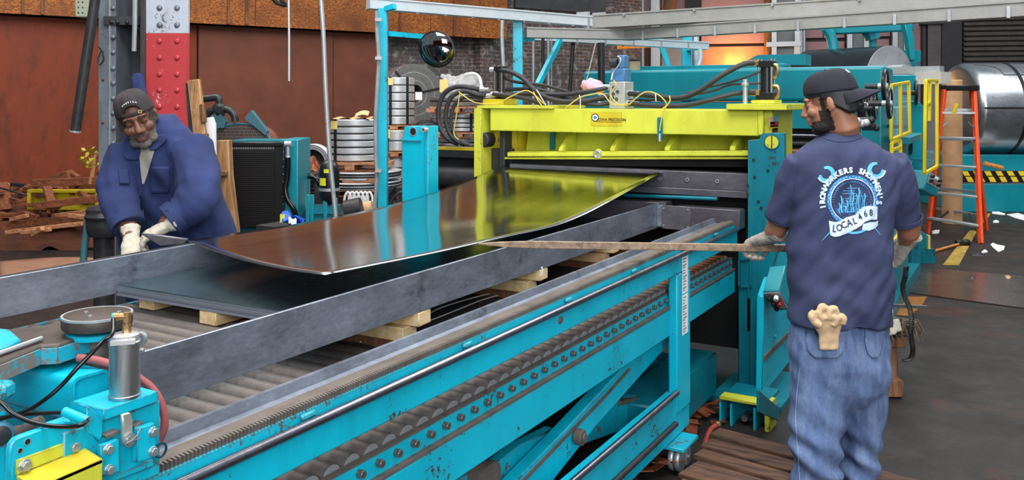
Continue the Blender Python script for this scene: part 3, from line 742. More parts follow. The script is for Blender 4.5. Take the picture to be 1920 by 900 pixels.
# ------------------------------------------------------------------ yellow shear (press) at the end of the conveyor
pr = thing('cutting_shear', (-2.3, 5.6, 0), 'yellow-green hydraulic cutting shear with teal uprights and hoses across the line', 'machine')
YF = 5.40
def oy(px, py, dy=0.0): return onY(px, py, YF+dy)
tb_ = MB().box((-3.30, YF, 1.592), (-1.356, 5.95, 1.752)).build('top_beam', YELLOW, pr, .006, seg=2)
MB().box((-3.40, 5.38, 1.752), (-2.78, 5.9, 1.775)).build('top_plate', YELLOW, pr, .003)
MB().box((-1.57, 5.36, 1.752), (-1.20, 6.0, 1.79)).build('top_plate', YELLOW, pr, .003)
MB().box((-1.385, 5.392, 1.60), (-1.35, 5.96, 1.75)).build('end_cap', YELLOW, pr, .003)
MB().box((-1.352, 5.42, 1.26), (-1.30, 5.95, 1.752)).build('end_housing', YELLOW, pr, .003)
MB().box((-3.42, 5.37, .30), (-3.36, 5.95, 1.752)).build('end_frame', YELLOW, pr, .004)
MB().box((-3.36, 5.55, .40), (-3.16, 5.90, 1.592)).build('slide_housing', YELLOW_G, pr, .004)
MB().box((-3.35, 5.50, 1.10), (-3.18, 5.55, 1.46)).build('slide_guide', IRON, pr, .004)
MB().box((-3.245, 5.44, 1.20), (-3.205, 5.56, 1.60)).build('slide_bar', IRON, pr, .004)
c = oy(918, 262, .06); m = MB(); m.cyl(c+V((-.03, -.06, 0)), c+V((-.03, .05, 0)), .055, n=24); m.build('knob', IRON, pr, .006)
# raked ram: z rises towards the right
def zr(X): return lerp(0.0, .060, (X+3.19)/1.77)
m = MB(); 
m.add([(-3.14, 5.64, 1.43), (-1.42, 5.64, 1.43+.06), (-1.42, 5.68, 1.60), (-3.14, 5.68, 1.60), (-3.14, 5.70, 1.43), (-1.42, 5.70, 1.49), (-1.42, 5.72, 1.60), (-3.14, 5.72, 1.60)],
      [(0,1,2,3),(5,4,7,6),(0,4,5,1),(1,5,6,2),(2,6,7,3),(3,7,4,0)]); m.build('ram_plate', YELLOW, pr)
def tilted(name, X0, X1, y0, y1, z0, z1, mat):
    a, b = zr(X0), zr(X1)
    m = MB(); m.add([(X0,y0,z0+a),(X1,y0,z0+b),(X1,y1,z0+b),(X0,y1,z0+a),(X0,y0,z1+a),(X1,y0,z1+b),(X1,y1,z1+b),(X0,y1,z1+a)],
        [(0,3,2,1),(4,5,6,7),(0,1,5,4),(1,2,6,5),(2,3,7,6),(3,0,4,7)]); return m.build(name, mat, pr, .004)
tilted('ram_lip', -3.17, -1.42, 5.42, 5.66, 1.408, 1.442, YELLOW)
tilted('ram_lower_lip', -3.20, -1.42, 5.43, 5.60, 1.388, 1.404, YELLOW)
tilted('upper_blade', -3.18, -1.44, 5.50, 5.70, 1.335, 1.388, BLACK_SHADE)
MB().box((-3.16, 5.74, 1.30), (-1.44, 5.80, 1.592)).build('back_panel', BLACK_SHADE, pr)
for px in (1064, 1160, 1262, 1384):
    X = oy(px, 270, .1).x; a = zr(X)
    MB().prism([(X, 5.645, 1.59), (X, 5.645, 1.44+a), (X, 5.43, 1.442+a), (X, 5.43, 1.462+a), (X, 5.58, 1.575+a*.3)], (-.035, 0, 0)).build('gusset', YELLOW, pr, .003)
X = oy(1119, 291).x; m = MB(); m.ring((X, 5.40, 1.425+zr(X)), (X, 5.43, 1.425+zr(X)), .028, .013, 20); m.build('ram_roller', GALV, pr, .003)
MB().ball((X, 5.43, 1.425+zr(X)), (.03, .015, .035)).build('roller_lug', YELLOW, pr)
# sensor bracket and strip
a, b = oy(1233, 262, -.012), oy(1242, 220, -.012); MB().box((a.x, 5.382, a.z), (b.x, 5.398, b.z)).build('sensor_bracket', TEAL_DARK, pr, .002)
p = oy(1237, 265, -.02); MB().cyl(p, p+V((0, 0, .05)), .008, n=8).build('sensor', GALV, pr)
MB().tube([oy(1255, 180, .02), oy(1256, 190, -.02), oy(1246, 205, -.03), oy(1240, 225, -.035), oy(1237, 245, -.03)], .004, 6, 1).build('sensor_wire', WIRE_Y, pr)
MB().box((-2.93, 5.62, 1.46), (-2.895, 5.64, 1.60)).build('hanger_bracket', TEAL_DARK, pr)
# maker's label
def lab(px, py): return onY(px, py, YF-.0015)
a, b = lab(1108, 236), lab(1166, 211)
lb = MB().box((a.x, YF-.0022, a.z), (b.x, YF-.0006, b.z)).build('maker_label', YELLOW_G, pr)
cx, cz = lerp(a.x, b.x, .14), lerp(a.z, b.z, .62)
MFY = Matrix.Translation((0, YF-.003, 0)) @ Matrix.Rotation(PI/2, 4, 'X')     # text plane x,z facing -Y
def flat_text(body, size, x, z, mat, parent, bold=.0, align='LEFT', sx=1.0):
    t = text_mb(body, size, bold, align); t.xf(Matrix.Translation((x, YF-.003, z)) @ Matrix.Rotation(PI/2, 4, 'X') @ Matrix.Scale(sx, 4, (1, 0, 0))); return t.build('lettering', mat, parent, flat=True)
flat_text('IOWA PRECISION', .028, lerp(a.x, b.x, .21), lerp(a.z, b.z, .46), INK, lb, .0006, 'LEFT', .93)
MB().box((lerp(a.x, b.x, .2), YF-.0032, lerp(a.z, b.z, .28)), (b.x-.006, YF-.0024, lerp(a.z, b.z, .31))).build('rule_line', INK, lb)
MB().ring((cx, YF-.0024, cz), (cx, YF-.004, cz), .027, .021, 28).build('logo_ring', INK, lb)
MB().cyl((cx, YF-.0024, cz), (cx, YF-.0034, cz), .021, n=24).build('logo_disc', PAPER, lb)
MB().ball((cx, YF-.0034, cz), (.013, .0012, .011)).build('logo_map', PR_MID, lb)
# lower die
MB().box((-3.15, 5.42, 1.25), (-1.45, 5.75, 1.357)).build('lower_die', FENCE_D, pr, .003)
MB().box((-3.15, 5.40, 1.208), (-1.45, 5.72, 1.25)).build('die_shoe', FENCE_D, pr, .003)
for px, py in ((1237, 335), (1289, 337), (1345, 340)):
    p = oy(px, py, .02); m = MB(); m.ring(p, p+V((0, -.006, 0)), .013, .006, 14); m.build('die_bolt', BOLT_P, pr)
a, b = oy(1170, 366, -.03), oy(1345, 373, -.03); MB().cyl((a.x, 5.37, a.z), (b.x, 5.37, b.z), .012, n=10).build('cross_rod', TEAL_DARK, pr)
MB().box((-3.2, 5.5, .25), (-1.48, 5.9, 1.208)).build('bed', BLACK_SHADE, pr)  # coloured black: the natural shade below the die is put into the colour
MB().box((-3.15, 5.32, 1.02), (-1.95, 5.46, 1.16)).build('bed_front', FENCE_D, pr, .003)
MB().box((-1.9, 5.34, 1.02), (-1.48, 5.46, 1.14)).build('bed_front', FENCE_D, pr, .003)
# right upright
ux0, ux1 = 5.335, 5.393
poly = [oy(x, y, -.065) for x, y in [(1402, 263), (1424, 261), (1428, 250), (1470, 249), (1470, 430), (1432, 556), (1429, 745), (1384, 745), (1384, 472), (1402, 470)]]
MB().prism(poly, (0, .058, 0)).build('upright', TEAL_DARK, pr, .005)
p = oy(1447, 266, -.067); MB().cyl(p, p+V((0, .004, 0)), .041, n=32).build('upright_hole', YELLOW, pr)
MB().ring(p+V((0, -.004, 0)), p+V((0, .003, 0)), .046, .041, 32).build('hole_rim', TEAL_DARK, pr)
MB().box(p+V((-.003, -.002, -.038)), p+V((.003, .001, .038))).build('hole_slot', IRON, pr)
rib = MB()
for a, b in [((1386, 487), (1386, 537)), ((1408, 484), (1408, 537)), ((1386, 487), (1408, 484)), ((1386, 537), (1408, 537)), ((1404, 540), (1404, 740)), ((1404, 560), (1404, 620))]:
    rib.bar(oy(a[0], a[1], -.07), oy(b[0], b[1], -.07), .012, .012, (0, 1, 0))
rib.build('weld_rib', TEAL_DARK, pr)
rng = random.Random(4)
for k in range(7):
    x, y = [(1415, 332), (1397+5, 348), (1399+3, 364), (1422, 378), (1427, 390), (1413, 300), (1440, 320)][k]
    p = oy(x, y, -.066); MB().ring(p, p+V((0, -.004, 0)), .009, .005, 10).build('bolt_hole', IRON, pr)
side = [onX(x, y, -1.295) for x, y in [(1429, 742), (1432, 556), (1478, 420), (1492, 330), (1560, 300), (1575, 560)]]
MB().prism(side, (-.04, 0, 0)).build('side_plate', TEAL, pr, .004)
p, q = onX(1433, 672, -1.292), onX(1486, 618, -1.292); MB().bar(p, q, .012, .03).build('scuff_bar', GREASE, pr)
for x, y in ((1456, 573), (1453, 631)):
    p = onX(x, y, -1.292); MB().ball(p, (.012, .014, .012)).build('bolt', TEAL, pr)
# push button station on the side plate
cbm = Matrix.Translation(onX(1462, 540, -1.23)) @ Matrix.Rotation(math.radians(38), 4, 'X') @ Matrix.Rotation(math.radians(-14), 4, 'Y')
cbx = MB().box((-.05, -.10, -.085), (.05, .10, .085), cbm).build('control_box', TEAL_MACH, pr, .006)
cpl = MB().box((-.043, -.105, -.06), (.045, -.098, .075), cbm).build('control_plate', plain('plate_rosy_grey', (176, 150, 150), .5), cbx)
for k, (xx, zz, mt) in enumerate([(-.02, .045, BLACKM), (.02, .045, PAPER), (-.015, .0, IRON), (.018, -.005, plain('button_red', (186, 40, 40), .4)), (-.01, -.04, BLACKM)]):
    MB().cyl(cbm @ V((xx, -.105, zz)), cbm @ V((xx, -.135, zz)), .014, n=14).build('push_button', mt, cbx, .002)
p = onX(1466, 516, -1.24); MB().box(p+V((-.04, -.05, -.025)), p+V((.03, .05, .025))).build('relay_cover', BLACKM, pr, .006)
MB().box(p+V((-.0, -.056, -.028)), p+V((.045, .04, .03))).build('relay_face', LABELY, pr, .008)
# floor foot: gussets and yellow-topped teal shoe
def fp(x, y): return (1240+x*.2444, 680+y*.2444)
g = [onY(*fp(x, y), 5.12) for x, y in [(530, 245), (655, 262), (800, 388), (530, 372)]]
MB().prism(g, (0, .02, 0)).build('foot_gusset', TEAL_DARK, pr, .002)
g = [onX(*fp(x, y), -1.16) for x, y in [(752, 215), (905, 345), (903, 445), (752, 380)]]
MB().prism(g, (-.015, 0, 0)).build('foot_gusset', TEAL_DARK, pr, .002)
MB().box((-1.46, 4.85, .135), (-1.18, 4.94, .155)).build('foot_block', YELLOW, pr, .004)
MB().box((-1.46, 4.94, .12), (-1.21, 5.2, .135)).build('foot_top', TEAL_DARK, pr)
MB().box((-1.21, 4.85, 0), (-1.18, 5.0, .15)).build('foot_end', YELLOW, pr, .004)
MB().box((-1.46, 4.98, 0), (-1.21, 5.0, .10)).build('foot_web', TEAL_DARK, pr)
for xx in (-1.46, -1.40, -1.27): MB().box((xx, 4.852, 0), (xx+.012, 4.99, .12)).build('foot_rib', TEAL, pr)
MB().hexbolt((-1.33, 4.98, .04), (0, -1, 0), .02, .09).build('anchor_bolt', BOLT, pr)
MB().box((-1.62, 5.2, 0), (-1.2, 5.9, .03)).build('base_plate', TEAL_DARK, pr)
MB().box((-3.45, 5.3, 0), (-3.15, 5.95, .42)).build('rear_foot', TEAL_DARK, pr, .01)
# ---- hydraulics
def cyl_unit(px, py_top, py_bot, w, Y, name='hydraulic_cylinder'):
    b = onY(px, py_bot, Y); t = onY(px, py_top, Y); hgt = t.z-b.z; c = b
    body = MB().cyl((c.x, Y, c.z+.18*hgt), (c.x, Y, c.z+.85*hgt), w*.36, n=20).build(name, BLACKM, pr)
    MB().box((c.x-w/2, Y-w/2, c.z+.84*hgt), (c.x+w/2, Y+w/2, t.z)).build('cylinder_head', BLACKM, body, .004)
    MB().box((c.x-w*.55, Y-w*.55, c.z), (c.x+w*.55, Y+w*.55, c.z+.2*hgt)).build('cylinder_foot', BLACKM, body, .004)
    for sx in (-1, 1):
        for sy in (-1, 1):
            MB().cyl((c.x+sx*w*.4, Y+sy*w*.4, c.z+.1*hgt), (c.x+sx*w*.4, Y+sy*w*.4, t.z+.012), .007, n=8).build('tie_rod', BOLT, body)
    return body
cyl_unit(1437, 114, 188, .10, 5.64)
p = onY(1437, 188, 5.64); MB().box((p.x-.075, 5.55, 1.79), (p.x+.075, 5.73, p.z+.002)).build('cylinder_pad', YELLOW, pr, .003)
cyl_unit(938, 124, 186, .075, 5.60)
p = onY(938, 186, 5.60); MB().box((p.x-.09, 5.5, 1.775), (p.x+.09, 5.7, p.z+.002)).build('cylinder_pad', YELLOW_G, pr, .003)
p = onY(1397, 198, 5.5); t = onY(1397, 149, 5.5); m = MB(); m.cyl((p.x, 5.5, 1.752), t, .015, n=12); m.cyl(t-V((0, 0, .04)), t-V((0, 0, .02)), .023, n=12); m.build('guide_pin', GALV, pr, .003)
a, b = onY(1142, 200, 5.52), onY(1166, 153, 5.52)
mf_ = MB().box((a.x, 5.52, 1.752), (b.x+.02, 5.68, b.z)).build('valve_manifold', ALBLOCK, pr, .004)
for x, y in ((1151, 164), (1150, 176), (1149, 184), (1158, 172), (1156, 186)):
    q = onY(x, y, 5.517); MB().ring(q, q+V((0, -.004, 0)), .011, .006, 14).build('port', IRON, mf_)
a2, b2 = onY(1146, 153, 5.55), onY(1172, 128, 5.55); MB().box((a2.x, 5.54, a2.z), (b2.x, 5.66, b2.z)).build('valve_body', BLUEVALVE, mf_, .006)
a2, b2 = onY(1160, 128, 5.56), onY(1171, 103, 5.56); MB().box((a2.x, 5.55, a2.z), (b2.x, 5.64, b2.z)).build('solenoid', BLUEVALVE, mf_, .006)
q = onY(1152, 118, 5.56); m = MB(); m.cyl(q+V((-.03, 0, 0)), q+V((.025, 0, 0)), .032, n=18); m.build('solenoid_cap', IRON, mf_, .005)
MB().tube([onY(1158, 105, 5.53), onY(1164, 112, 5.5), onY(1158, 125, 5.5), onY(1150, 135, 5.52), onY(1146, 150, 5.5)], .005, 6, 1).build('solenoid_lead', GALV, mf_)
HOSES = [  # (radius, [(px, py, Y)...])
 (.0175, [(1416, 118, 5.6), (1392, 121, 5.55), (1352, 142, 5.5), (1312, 170, 5.48), (1272, 184, 5.48), (1220, 179, 5.5), (1178, 175, 5.58)]),
 (.0165, [(1418, 174, 5.6), (1380, 175, 5.52), (1330, 188, 5.46), (1280, 198, 5.45), (1220, 198, 5.46), (1178, 194, 5.56)]),
 (.008, [(1426, 134, 5.6), (1380, 151, 5.58), (1325, 164, 5.56), (1285, 176, 5.56)]),
 (.008, [(1426, 156, 5.6), (1370, 159, 5.58), (1330, 172, 5.56), (1240, 186, 5.56), (1178, 188, 5.6)]),
 (.0175, [(930, 132, 5.6), (952, 133, 5.55), (980, 147, 5.5), (1008, 174, 5.48), (1045, 189, 5.47), (1090, 190, 5.48), (1142, 180, 5.56)]),
 (.015, [(1142, 164, 5.58), (1110, 170, 5.52), (1060, 177, 5.5), (1000, 176, 5.5), (925, 178, 5.56)]),
 (.0145, [(1142, 194, 5.56), (1110, 196, 5.5), (1060, 184, 5.52), (1010, 168, 5.55), (948, 168, 5.6)]),
 (.012, [(942, 142, 5.6), (965, 153, 5.58), (1020, 160, 5.6), (1065, 172, 5.6)]),
 (.015, [(925, 176, 5.52), (955, 180, 5.48), (990, 186, 5.46), (1025, 198, 5.46)]),
 (.0185, [(900, 168, 5.55), (880, 164, 5.5), (855, 163, 5.48), (835, 173, 5.46), (824, 195, 5.45), (822, 222, 5.45), (828, 245, 5.45), (842, 262, 5.46), (860, 270, 5.5)]),
 (.0175, [(912, 179, 5.55), (895, 177, 5.5), (870, 171, 5.47), (848, 180, 5.44), (838, 200, 5.43), (836, 225, 5.43), (842, 248, 5.44), (856, 264, 5.46), (872, 271, 5.5)]),
 (.014, [(915, 186, 5.56), (895, 182, 5.52), (872, 182, 5.48), (855, 193, 5.46), (847, 212, 5.45), (846, 232, 5.45), (854, 254, 5.46), (868, 268, 5.48), (880, 271, 5.5)])]
for r, pts in HOSES: MB().tube([onY(*p) for p in pts], r, 10, 1).build('hydraulic_hose', RUBBER, pr)
for px, py, Y, dx in [(1414, 118, 5.6, -1), (1416, 174, 5.6, -1), (1180, 175, 5.58, 1), (1180, 194, 5.56, 1), (926, 131, 5.6, 1), (902, 168, 5.55, 1), (914, 180, 5.55, 1), (928, 177, 5.55, 1), (1140, 180, 5.57, -1), (1140, 164, 5.58, -1), (1140, 194, 5.57, -1)]:
    p = onY(px, py, Y); m = MB(); m.cyl(p+V((-.03*dx, 0, 0)), p+V((.03*dx, 0, 0)), .021, n=6); m.cyl(p+V((.025*dx, 0, 0)), p+V((.07*dx, 0, 0)), .015, n=10); m.build('hose_fitting', BRASS if px > 1400 else ALBLOCK, pr)
for px, py in ((1454, 128), (1456, 168)):
    p = onY(px, py, 5.64); MB().tube([p+V((-.05, 0, .02)), p+V((0, 0, .02)), p+V((.012, 0, -.01)), p+V((0, 0, -.05)), p+V((-.04, 0, -.06))], .012, 8, 1).build('elbow_fitting', BRASS, pr)
for pts in [[(1178, 195), (1160, 196), (1145, 178), (1155, 160), (1150, 150)], [(1180, 196), (1200, 178), (1215, 172), (1235, 178), (1250, 195), (1240, 205)], [(860, 172), (890, 192), (930, 194), (960, 180), (990, 170), (1020, 195)], [(862, 175), (856, 215), (851, 250), (860, 262)], [(1000, 172), (1010, 190), (1020, 203)], [(1060, 203), (1085, 184), (1105, 178), (1130, 176), (1148, 195), (1180, 195)]]:
    MB().tube([onY(x, y, 5.43) for x, y in pts], .0042, 6, 1).build('signal_wire', WIRE_Y, pr)
for pts in [[(1025, 200), (1012, 178), (1006, 168)], [(1088, 204), (1088, 186), (1086, 178)], [(1230, 190), (1229, 176)]]:
    MB().tube([onY(x, y, 5.42) for x, y in pts], .0035, 6, 1).build('cable_tie', WIRE_W, pr)
rag = MB(); p = onY(1110, 160, 5.75); rag.ball(p, (.09, .07, .045)); rag.ball(p+V((.05, -.02, -.02)), (.06, .05, .03)); me = remeshed(rag, .01, 2)
wrinkle(me, lambda p: .016*noise.noise(p*28))
tag(link('cloth_rag', me, PINKRAG), 'pink rag lying among the hoses on top of the shear', 'rag')
# stickers on the end housing
rng = random.Random(3)
for x, y, w, h, mt in [(1447, 226, .05, .022, CARD2), (1455, 222, .035, .02, PR_BLUE), (1452, 233, .075, .016, plain('sticker_red', (170, 50, 40), .6)), (1450, 239, .08, .012, YELLOW_G), (1453, 244, .05, .012, INK)]:
    p = onX(x, y, -1.2985); MB().box((p.x, p.y-w*1.4, p.z-h), (p.x+.001, p.y+w*1.4, p.z+h)).build('sticker', mt, pr)
# yellow-edged runway beam left of the shear
rb = thing('runway_beam', (-3.9, 5.6, 0), 'sooty black beam with a yellow painted edge left of the shear, behind the teal stand', 'beam')
a, b = onY(800, 283, 5.7), onY(892, 268, 5.7)
MB().box((a.x, 5.6, 1.37), (-3.43, 6.0, 1.44)).build('beam', IRON, rb, .006)
MB().box((a.x+.02, 5.595, 1.43), (-3.43, 5.64, 1.452)).build('yellow_edge', YELLOW_G, rb)
MB().box((a.x+.05, 5.65, .9), (-3.43, 5.95, 1.37)).build('housing', BLACK_SHADE, rb)
MB().cyl((a.x+.02, 5.62, 1.22), (-3.44, 5.62, 1.22), .085, n=20).build('drive_tube', IRON, rb)
MB().cyl((a.x+.02, 5.55, 1.08), (-3.44, 5.55, 1.08), .03, n=14).build('drive_shaft', IRON, rb)
for xx in (a.x+.08, -3.5): MB().box((xx-.04, 5.7, 0), (xx+.04, 5.9, .95)).build('leg', IRON, rb)
MB().box((a.x+.02, 5.56, 1.445), (a.x+.14, 5.62, 1.49)).build('valve_block', ALBLOCK, rb, .004)
# teal stand with lifting eye
sd = thing('stand_plate', V((-3.52, 4.72, 0)), 'chipped teal stand plate with a round lifting eye left of the curved sheet', 'stand')
def sp(x, y): return onY(x, y, 4.72)
outer = [sp(x, y) for x, y in [(753, 262), (757, 250), (757, 237), (768, 236), (789, 236), (791, 241), (800, 240), (800, 500), (753, 500)]]
MB().prism(outer, (0, .09, 0)).build('plate', TEAL, sd, .006)
p = sp(775, 247); MB().cyl(p+V((0, -.002, 0)), p+V((0, .004, 0)), .025, n=24).build('eye_hole', BLACK_SHADE, sd); MB().ring(p+V((0, -.005, 0)), p+V((0, .002, 0)), .030, .0245, 24).build('eye_rim', GALV, sd)
a, b = sp(800, 500), sp(806, 236); MB().box((a.x, 4.70, a.z), (b.x, 4.82, b.z)).build('edge_flange', TEAL_WORN, sd, .004)
a = sp(753, 255); MB().box((a.x-.0, 4.705, a.z-.03), (a.x+.16, 4.718, a.z-.022)).build('weld_bead', TEAL_WORN, sd)
p = sp(803, 243); MB().ring(p+V((0, -.06, 0)), p+V((0, -.02, 0)), .016, .010, 16).build('pipe_clip', GALV, sd)
MB().box((a.x-.03, 4.68, 0), (a.x+.21, 4.90, .02)).build('base_plate', IRON, sd)
MB().box((a.x, 4.73, .02), (a.x+.16, 4.80, sp(780, 498).z+.01)).build('lower_post', TEAL_DARK, sd)
# ------------------------------------------------------------------ overhead cable trays on teal posts
of = thing('cable_tray_run', W(716, 400, 7.0)*V((1, 1, 0)), 'pale overhead cable tray on teal posts running above the shear and over the right-hand man', 'cable tray')
def tray(p, q, w, h, mat, name='tray', lip=.012):
    p, q = V(p), V(q); MB().bar(p, q, w, h).build(name, mat, of, .003)
    up = V((0, 0, 1)); MB().bar(p+up*h*.5, q+up*h*.5, w+.02, lip).build('tray_lid', mat, of)
def at_z(px, py, z): return W(px, py, (H-z)*F/(py-HY))
A0, A1 = W(690, 7, 7.0), W(1116, 42, 8.0)
tray(A0, A1, .10, .085, TRAY_W)
cpx = W(1112, 42, 7.98)
B1 = at_z(1945, -8, 2.52); tray(cpx, B1, .10, .115, TRAY)
for t_ in (.03, .07): 
    p = lerp(cpx, B1, t_*.6) if t_ < .05 else lerp(A1, A0, .06); MB().bar(p+V((0, 0, -.08)), p+V((0, 0, .085)), .02, .13, (B1-cpx).normalized()).build('tray_joint', GALV, of)
C0, C1, C2 = W(985, 62, 7.7), W(1172, 66, 7.95), at_z(1945, 16, 2.40)
tray(C0, C1, .10, .085, TRAY); tray(C1, C2, .10, .095, TRAY)
D0, D1 = W(1000, 69, 8.3), W(1326, 87, 8.7); tray(D0, D1, .09, .07, TRAY_W)
for k in range(9):
    p = lerp(C1, C2, .06+k*.11); MB().bar(p+V((.03, -.06, -.055)), p+V((.03, -.06, .02)), .05, .02).build('tray_clip', GALV, of)
for k in range(8):
    p = lerp(A0, A1, .1+k*.115); MB().bar(p+V((.0, -.06, -.05)), p+V((0, -.06, -.01)), .03, .012).build('tray_clip', TRAY_W, of)
for k in range(5):
    p = lerp(cpx, B1, .1+k*.19); MB().bar(p+V((0, -.06, .035)), p+V((0, -.06, .06)), .05, .015).build('tray_clip', GALV, of)
for k in range(6):
    p = lerp(D0, D1, .1+k*.16); MB().bar(p+V((0, -.05, -.045)), p+V((0, -.05, .045)), .035, .012).build('tray_clip', GALV, of)
def post(px, py0, py1, d, w, name='post', mat=TEAL, floor=True):
    p = W(px, py0, d); z1 = 0 if floor else PZ(py1, d)
    r = PR(px, d); return cbox(MB(), r-w/2, r+w/2, d-w/2, d+w/2, z1, p.z).build(name, mat, of, .004)
post(718, 16, 0, 7.02, .075)
post(971, 38, 0, 7.7, .085)
MB().bar(W(728, 63, 7.02), W(806, 70, 7.3), .03, .04).build('mirror_arm', TEAL, of)
MB().bar(W(724, 17, 7.0), W(740, 12, 6.96), .05, .04).build('bracket', TEAL, of)
MB().bar(W(974, 74, 7.7), W(1000, 70, 7.9), .03, .06).build('bracket', TEAL, of)
MB().bar(W(1060, 55, 8.4), W(1008, 160, 8.0), .04, .05).build('brace', TEAL, of)
MB().bar(W(1232, 62, 9.0), W(1256, 132, 9.0), .05, .05).build('brace', TEAL, of)
post(1287, 70, 0, 9.1, .09)
MB().bar(W(1287, 90, 9.1), W(1312, 88, 8.8), .04, .06).build('bracket', TEAL, of)
# conduits dropping from the trays
def drop(px, y0, y1, d, r, mat=GALV, px2=None): MB().cyl(W(px, y0, d), W(px2 or px, y1, d), r, n=10).build('conduit', mat, of)
MB().tube([W(706, 20, 6.9), W(707, 60, 6.9), W(710, 110, 6.9), W(707, 170, 6.9), W(704, 230, 6.9), W(705, 300, 6.9), W(707, 330, 6.9), W(701, 420, 6.9), W(701, 560, 6.9)], .016, 8, 1).build('conduit', GALV, of)
for y in (37, 109, 320): MB().bar(W(704, y, 6.86), W(716, y, 6.86), .03, .025).build('conduit_clip', GALV, of)
MB().tube([W(942, 38, 7.4), W(941, 70, 7.4), W(944, 126, 7.4)], .016, 8, 1).build('conduit', GALV, of)
for px, y1, r in ((1000, 200, .013), (1018, 190, .016), (1028, 200, .014), (1034, 196, .006)): drop(px, 72, y1, 8.2, r, GALV if r < .016 else IRON)
drop(1075, 76, 175, 8.4, .02, IRON, 1068)
drop(1127, 80, 160, 8.4, .035, IRON, 1128)
MB().tube([W(1117, 80, 8.4), W(1100, 150, 8.2), W(1093, 172, 8.2)], .004, 5).build('cord', WIRE_W, of)
MB().tube([W(1312, 92, 8.6), W(1314, 108, 8.6), W(1308, 128, 8.6)], .018, 8, 1).build('conduit', TRAY_W, of)
for px in (1293, 1305): drop(px, 62, 150, 9.2, .03, TRAY_W)
# orange danger sign behind the tray
o = MB().prism([W(1157, 82, 8.9), W(1240, 70, 9.6), W(1240, 88, 9.6), W(1157, 92, 8.9)], (0, .01, 0)).build('safety_sign', plain('safety_orange', (240, 128, 24), .6)); tag(o, 'orange safety sign hanging behind the overhead tray', 'sign')
m = MB(); m.prism([W(1165, 83, 8.88), W(1172, 83, 8.88), W(1168, 88, 8.88)], (0, .005, 0)); m.build('sign_mark', INK, o)
# convex mirror
mc = W(819, 92, 7.0)
mr = thing('convex_mirror', mc, 'round convex safety mirror hung from the teal post', 'mirror')
ax = (RD(PR(819, 7.0), 7.0, mc.z)*-1+V((0, 0, H))).normalized(); ax = V((C30*-.25+S30*.9, S30*-.25-C30*.9, -.28)).normalized()
MB().lathe([(.148, -.01), (.15, 0), (.15, .008), (.143, .012)], mc, ax, 40).build('rim', BLACKM, mr)
MB().lathe([(.143, .008), (.13, .02), (.11, .033), (.08, .046), (.05, .054), (.02, .058), (.002, .0585)], mc, ax, 40).build('glass', MIRROR, mr, angle=80)
MB().bar(mc-ax*.01, W(806, 70, 7.3), .02, .02).build('stem', TEAL, mr)
# ------------------------------------------------------------------ levelling machine behind the shear
lv = thing('levelling_machine', (-2.2, 8.5, 0), 'long teal levelling machine with hand wheels behind the shear', 'machine')
MB().box((-3.75, 7.9, 1.80), (-.98, 8.5, 2.10)).build('upper_housing', TEAL_MACH, lv, .03, seg=3)
MB().box((-3.75, 7.92, 1.56), (-1.15, 8.4, 1.795)).build('front_panel', TEAL_MACH, lv, .008)
MB().box((-3.75, 8.0, 1.1), (-1.1, 8.5, 1.56)).build('throat', BLACK_SHADE, lv)
for k, zz in enumerate((1.50, 1.43, 1.36, 1.29)):
    MB().cyl((-3.7, 7.97, zz), (-1.12, 7.97, zz), .022, n=12).build('work_roll', [CHROME, IRON, ROLLER_R, CHROME][k], lv)
MB().box((-3.75, 7.92, .2), (-1.0, 8.5, 1.1)).build('lower_housing', TEAL_MACH, lv, .008)
MB().box((-1.16, 7.86, .05), (-1.0, 8.6, 1.80)).build('end_plate', TEAL_MACH, lv, .008)
MB().box((-1.10, 7.80, .0), (-.90, 10.0, .12)).build('base', TEAL_DARK, lv)
MB().box((-1.05, 8.55, .1), (-.95, 9.4, 1.75)).build('gear_case', TEAL_MACH, lv, .008)
MB().box((-.96, 8.1, 1.44), (-.80, 9.2, 1.50)).build('ledge', TEAL_MACH, lv, .004)
MB().box((-3.5, 8.3, 2.10), (-1.9, 8.6, 2.15)).build('top_tray', TEAL_MACH, lv, .004)
a_ = W(1405, 138, 9.2); 
m = MB(); m.prism([W(1385, 122, 9.2), W(1420, 103, 9.2), W(1510, 101, 9.2), W(1510, 122, 9.2)], (0, .3, 0)); m.build('chute', TEAL_MACH, lv)
def wheel(c, R, par, ax=(1, 0, 0), spokes=3, rim=BLACKM):
    c = V(c); ax = V(ax).normalized(); u = ax.orthogonal().normalized(); w = ax.cross(u)
    pts = [c+u*(R*math.cos(2*PI*k/24))+w*(R*math.sin(2*PI*k/24)) for k in range(25)]
    hw = MB().tube(pts, R*.13, 8).build('hand_wheel', rim, par)
    m = MB(); m.cyl(c-ax*.05, c+ax*.02, R*.22, n=12)
    for k in range(spokes):
        th = 2*PI*k/spokes+.4; m.bar(c, c+u*(R*math.cos(th))+w*(R*math.sin(th)), R*.16, R*.1, ax)
    m.build('wheel_hub', ALBLOCK, hw); return hw
for px, py, X, R in [(1660, 162, -.86, .115), (1640, 198, -.95, .10), (1632, 196, -1.0, .09), (1668, 194, -.80, .10), (1622, 200, -1.05, .08), (1612, 205, -1.08, .07), (1641, 203, -.93, .07)]:
    p = onX(px, py, X); wheel(p, R, lv); MB().cyl(p, p-V((.14, 0, 0)), .02, n=10).build('spindle', IRON, lv)
for px, py in ((1608, 228), (1615, 232), (1624, 230), (1636, 236), (1643, 240), (1634, 225)):
    p = onX(px, py, -.92); m = MB(); m.ball(p, .026); m.cyl(p, p-V((.1, 0, 0)), .02, n=8); m.build('adjuster_knob', ALBLOCK if px < 1630 else IRON, lv)
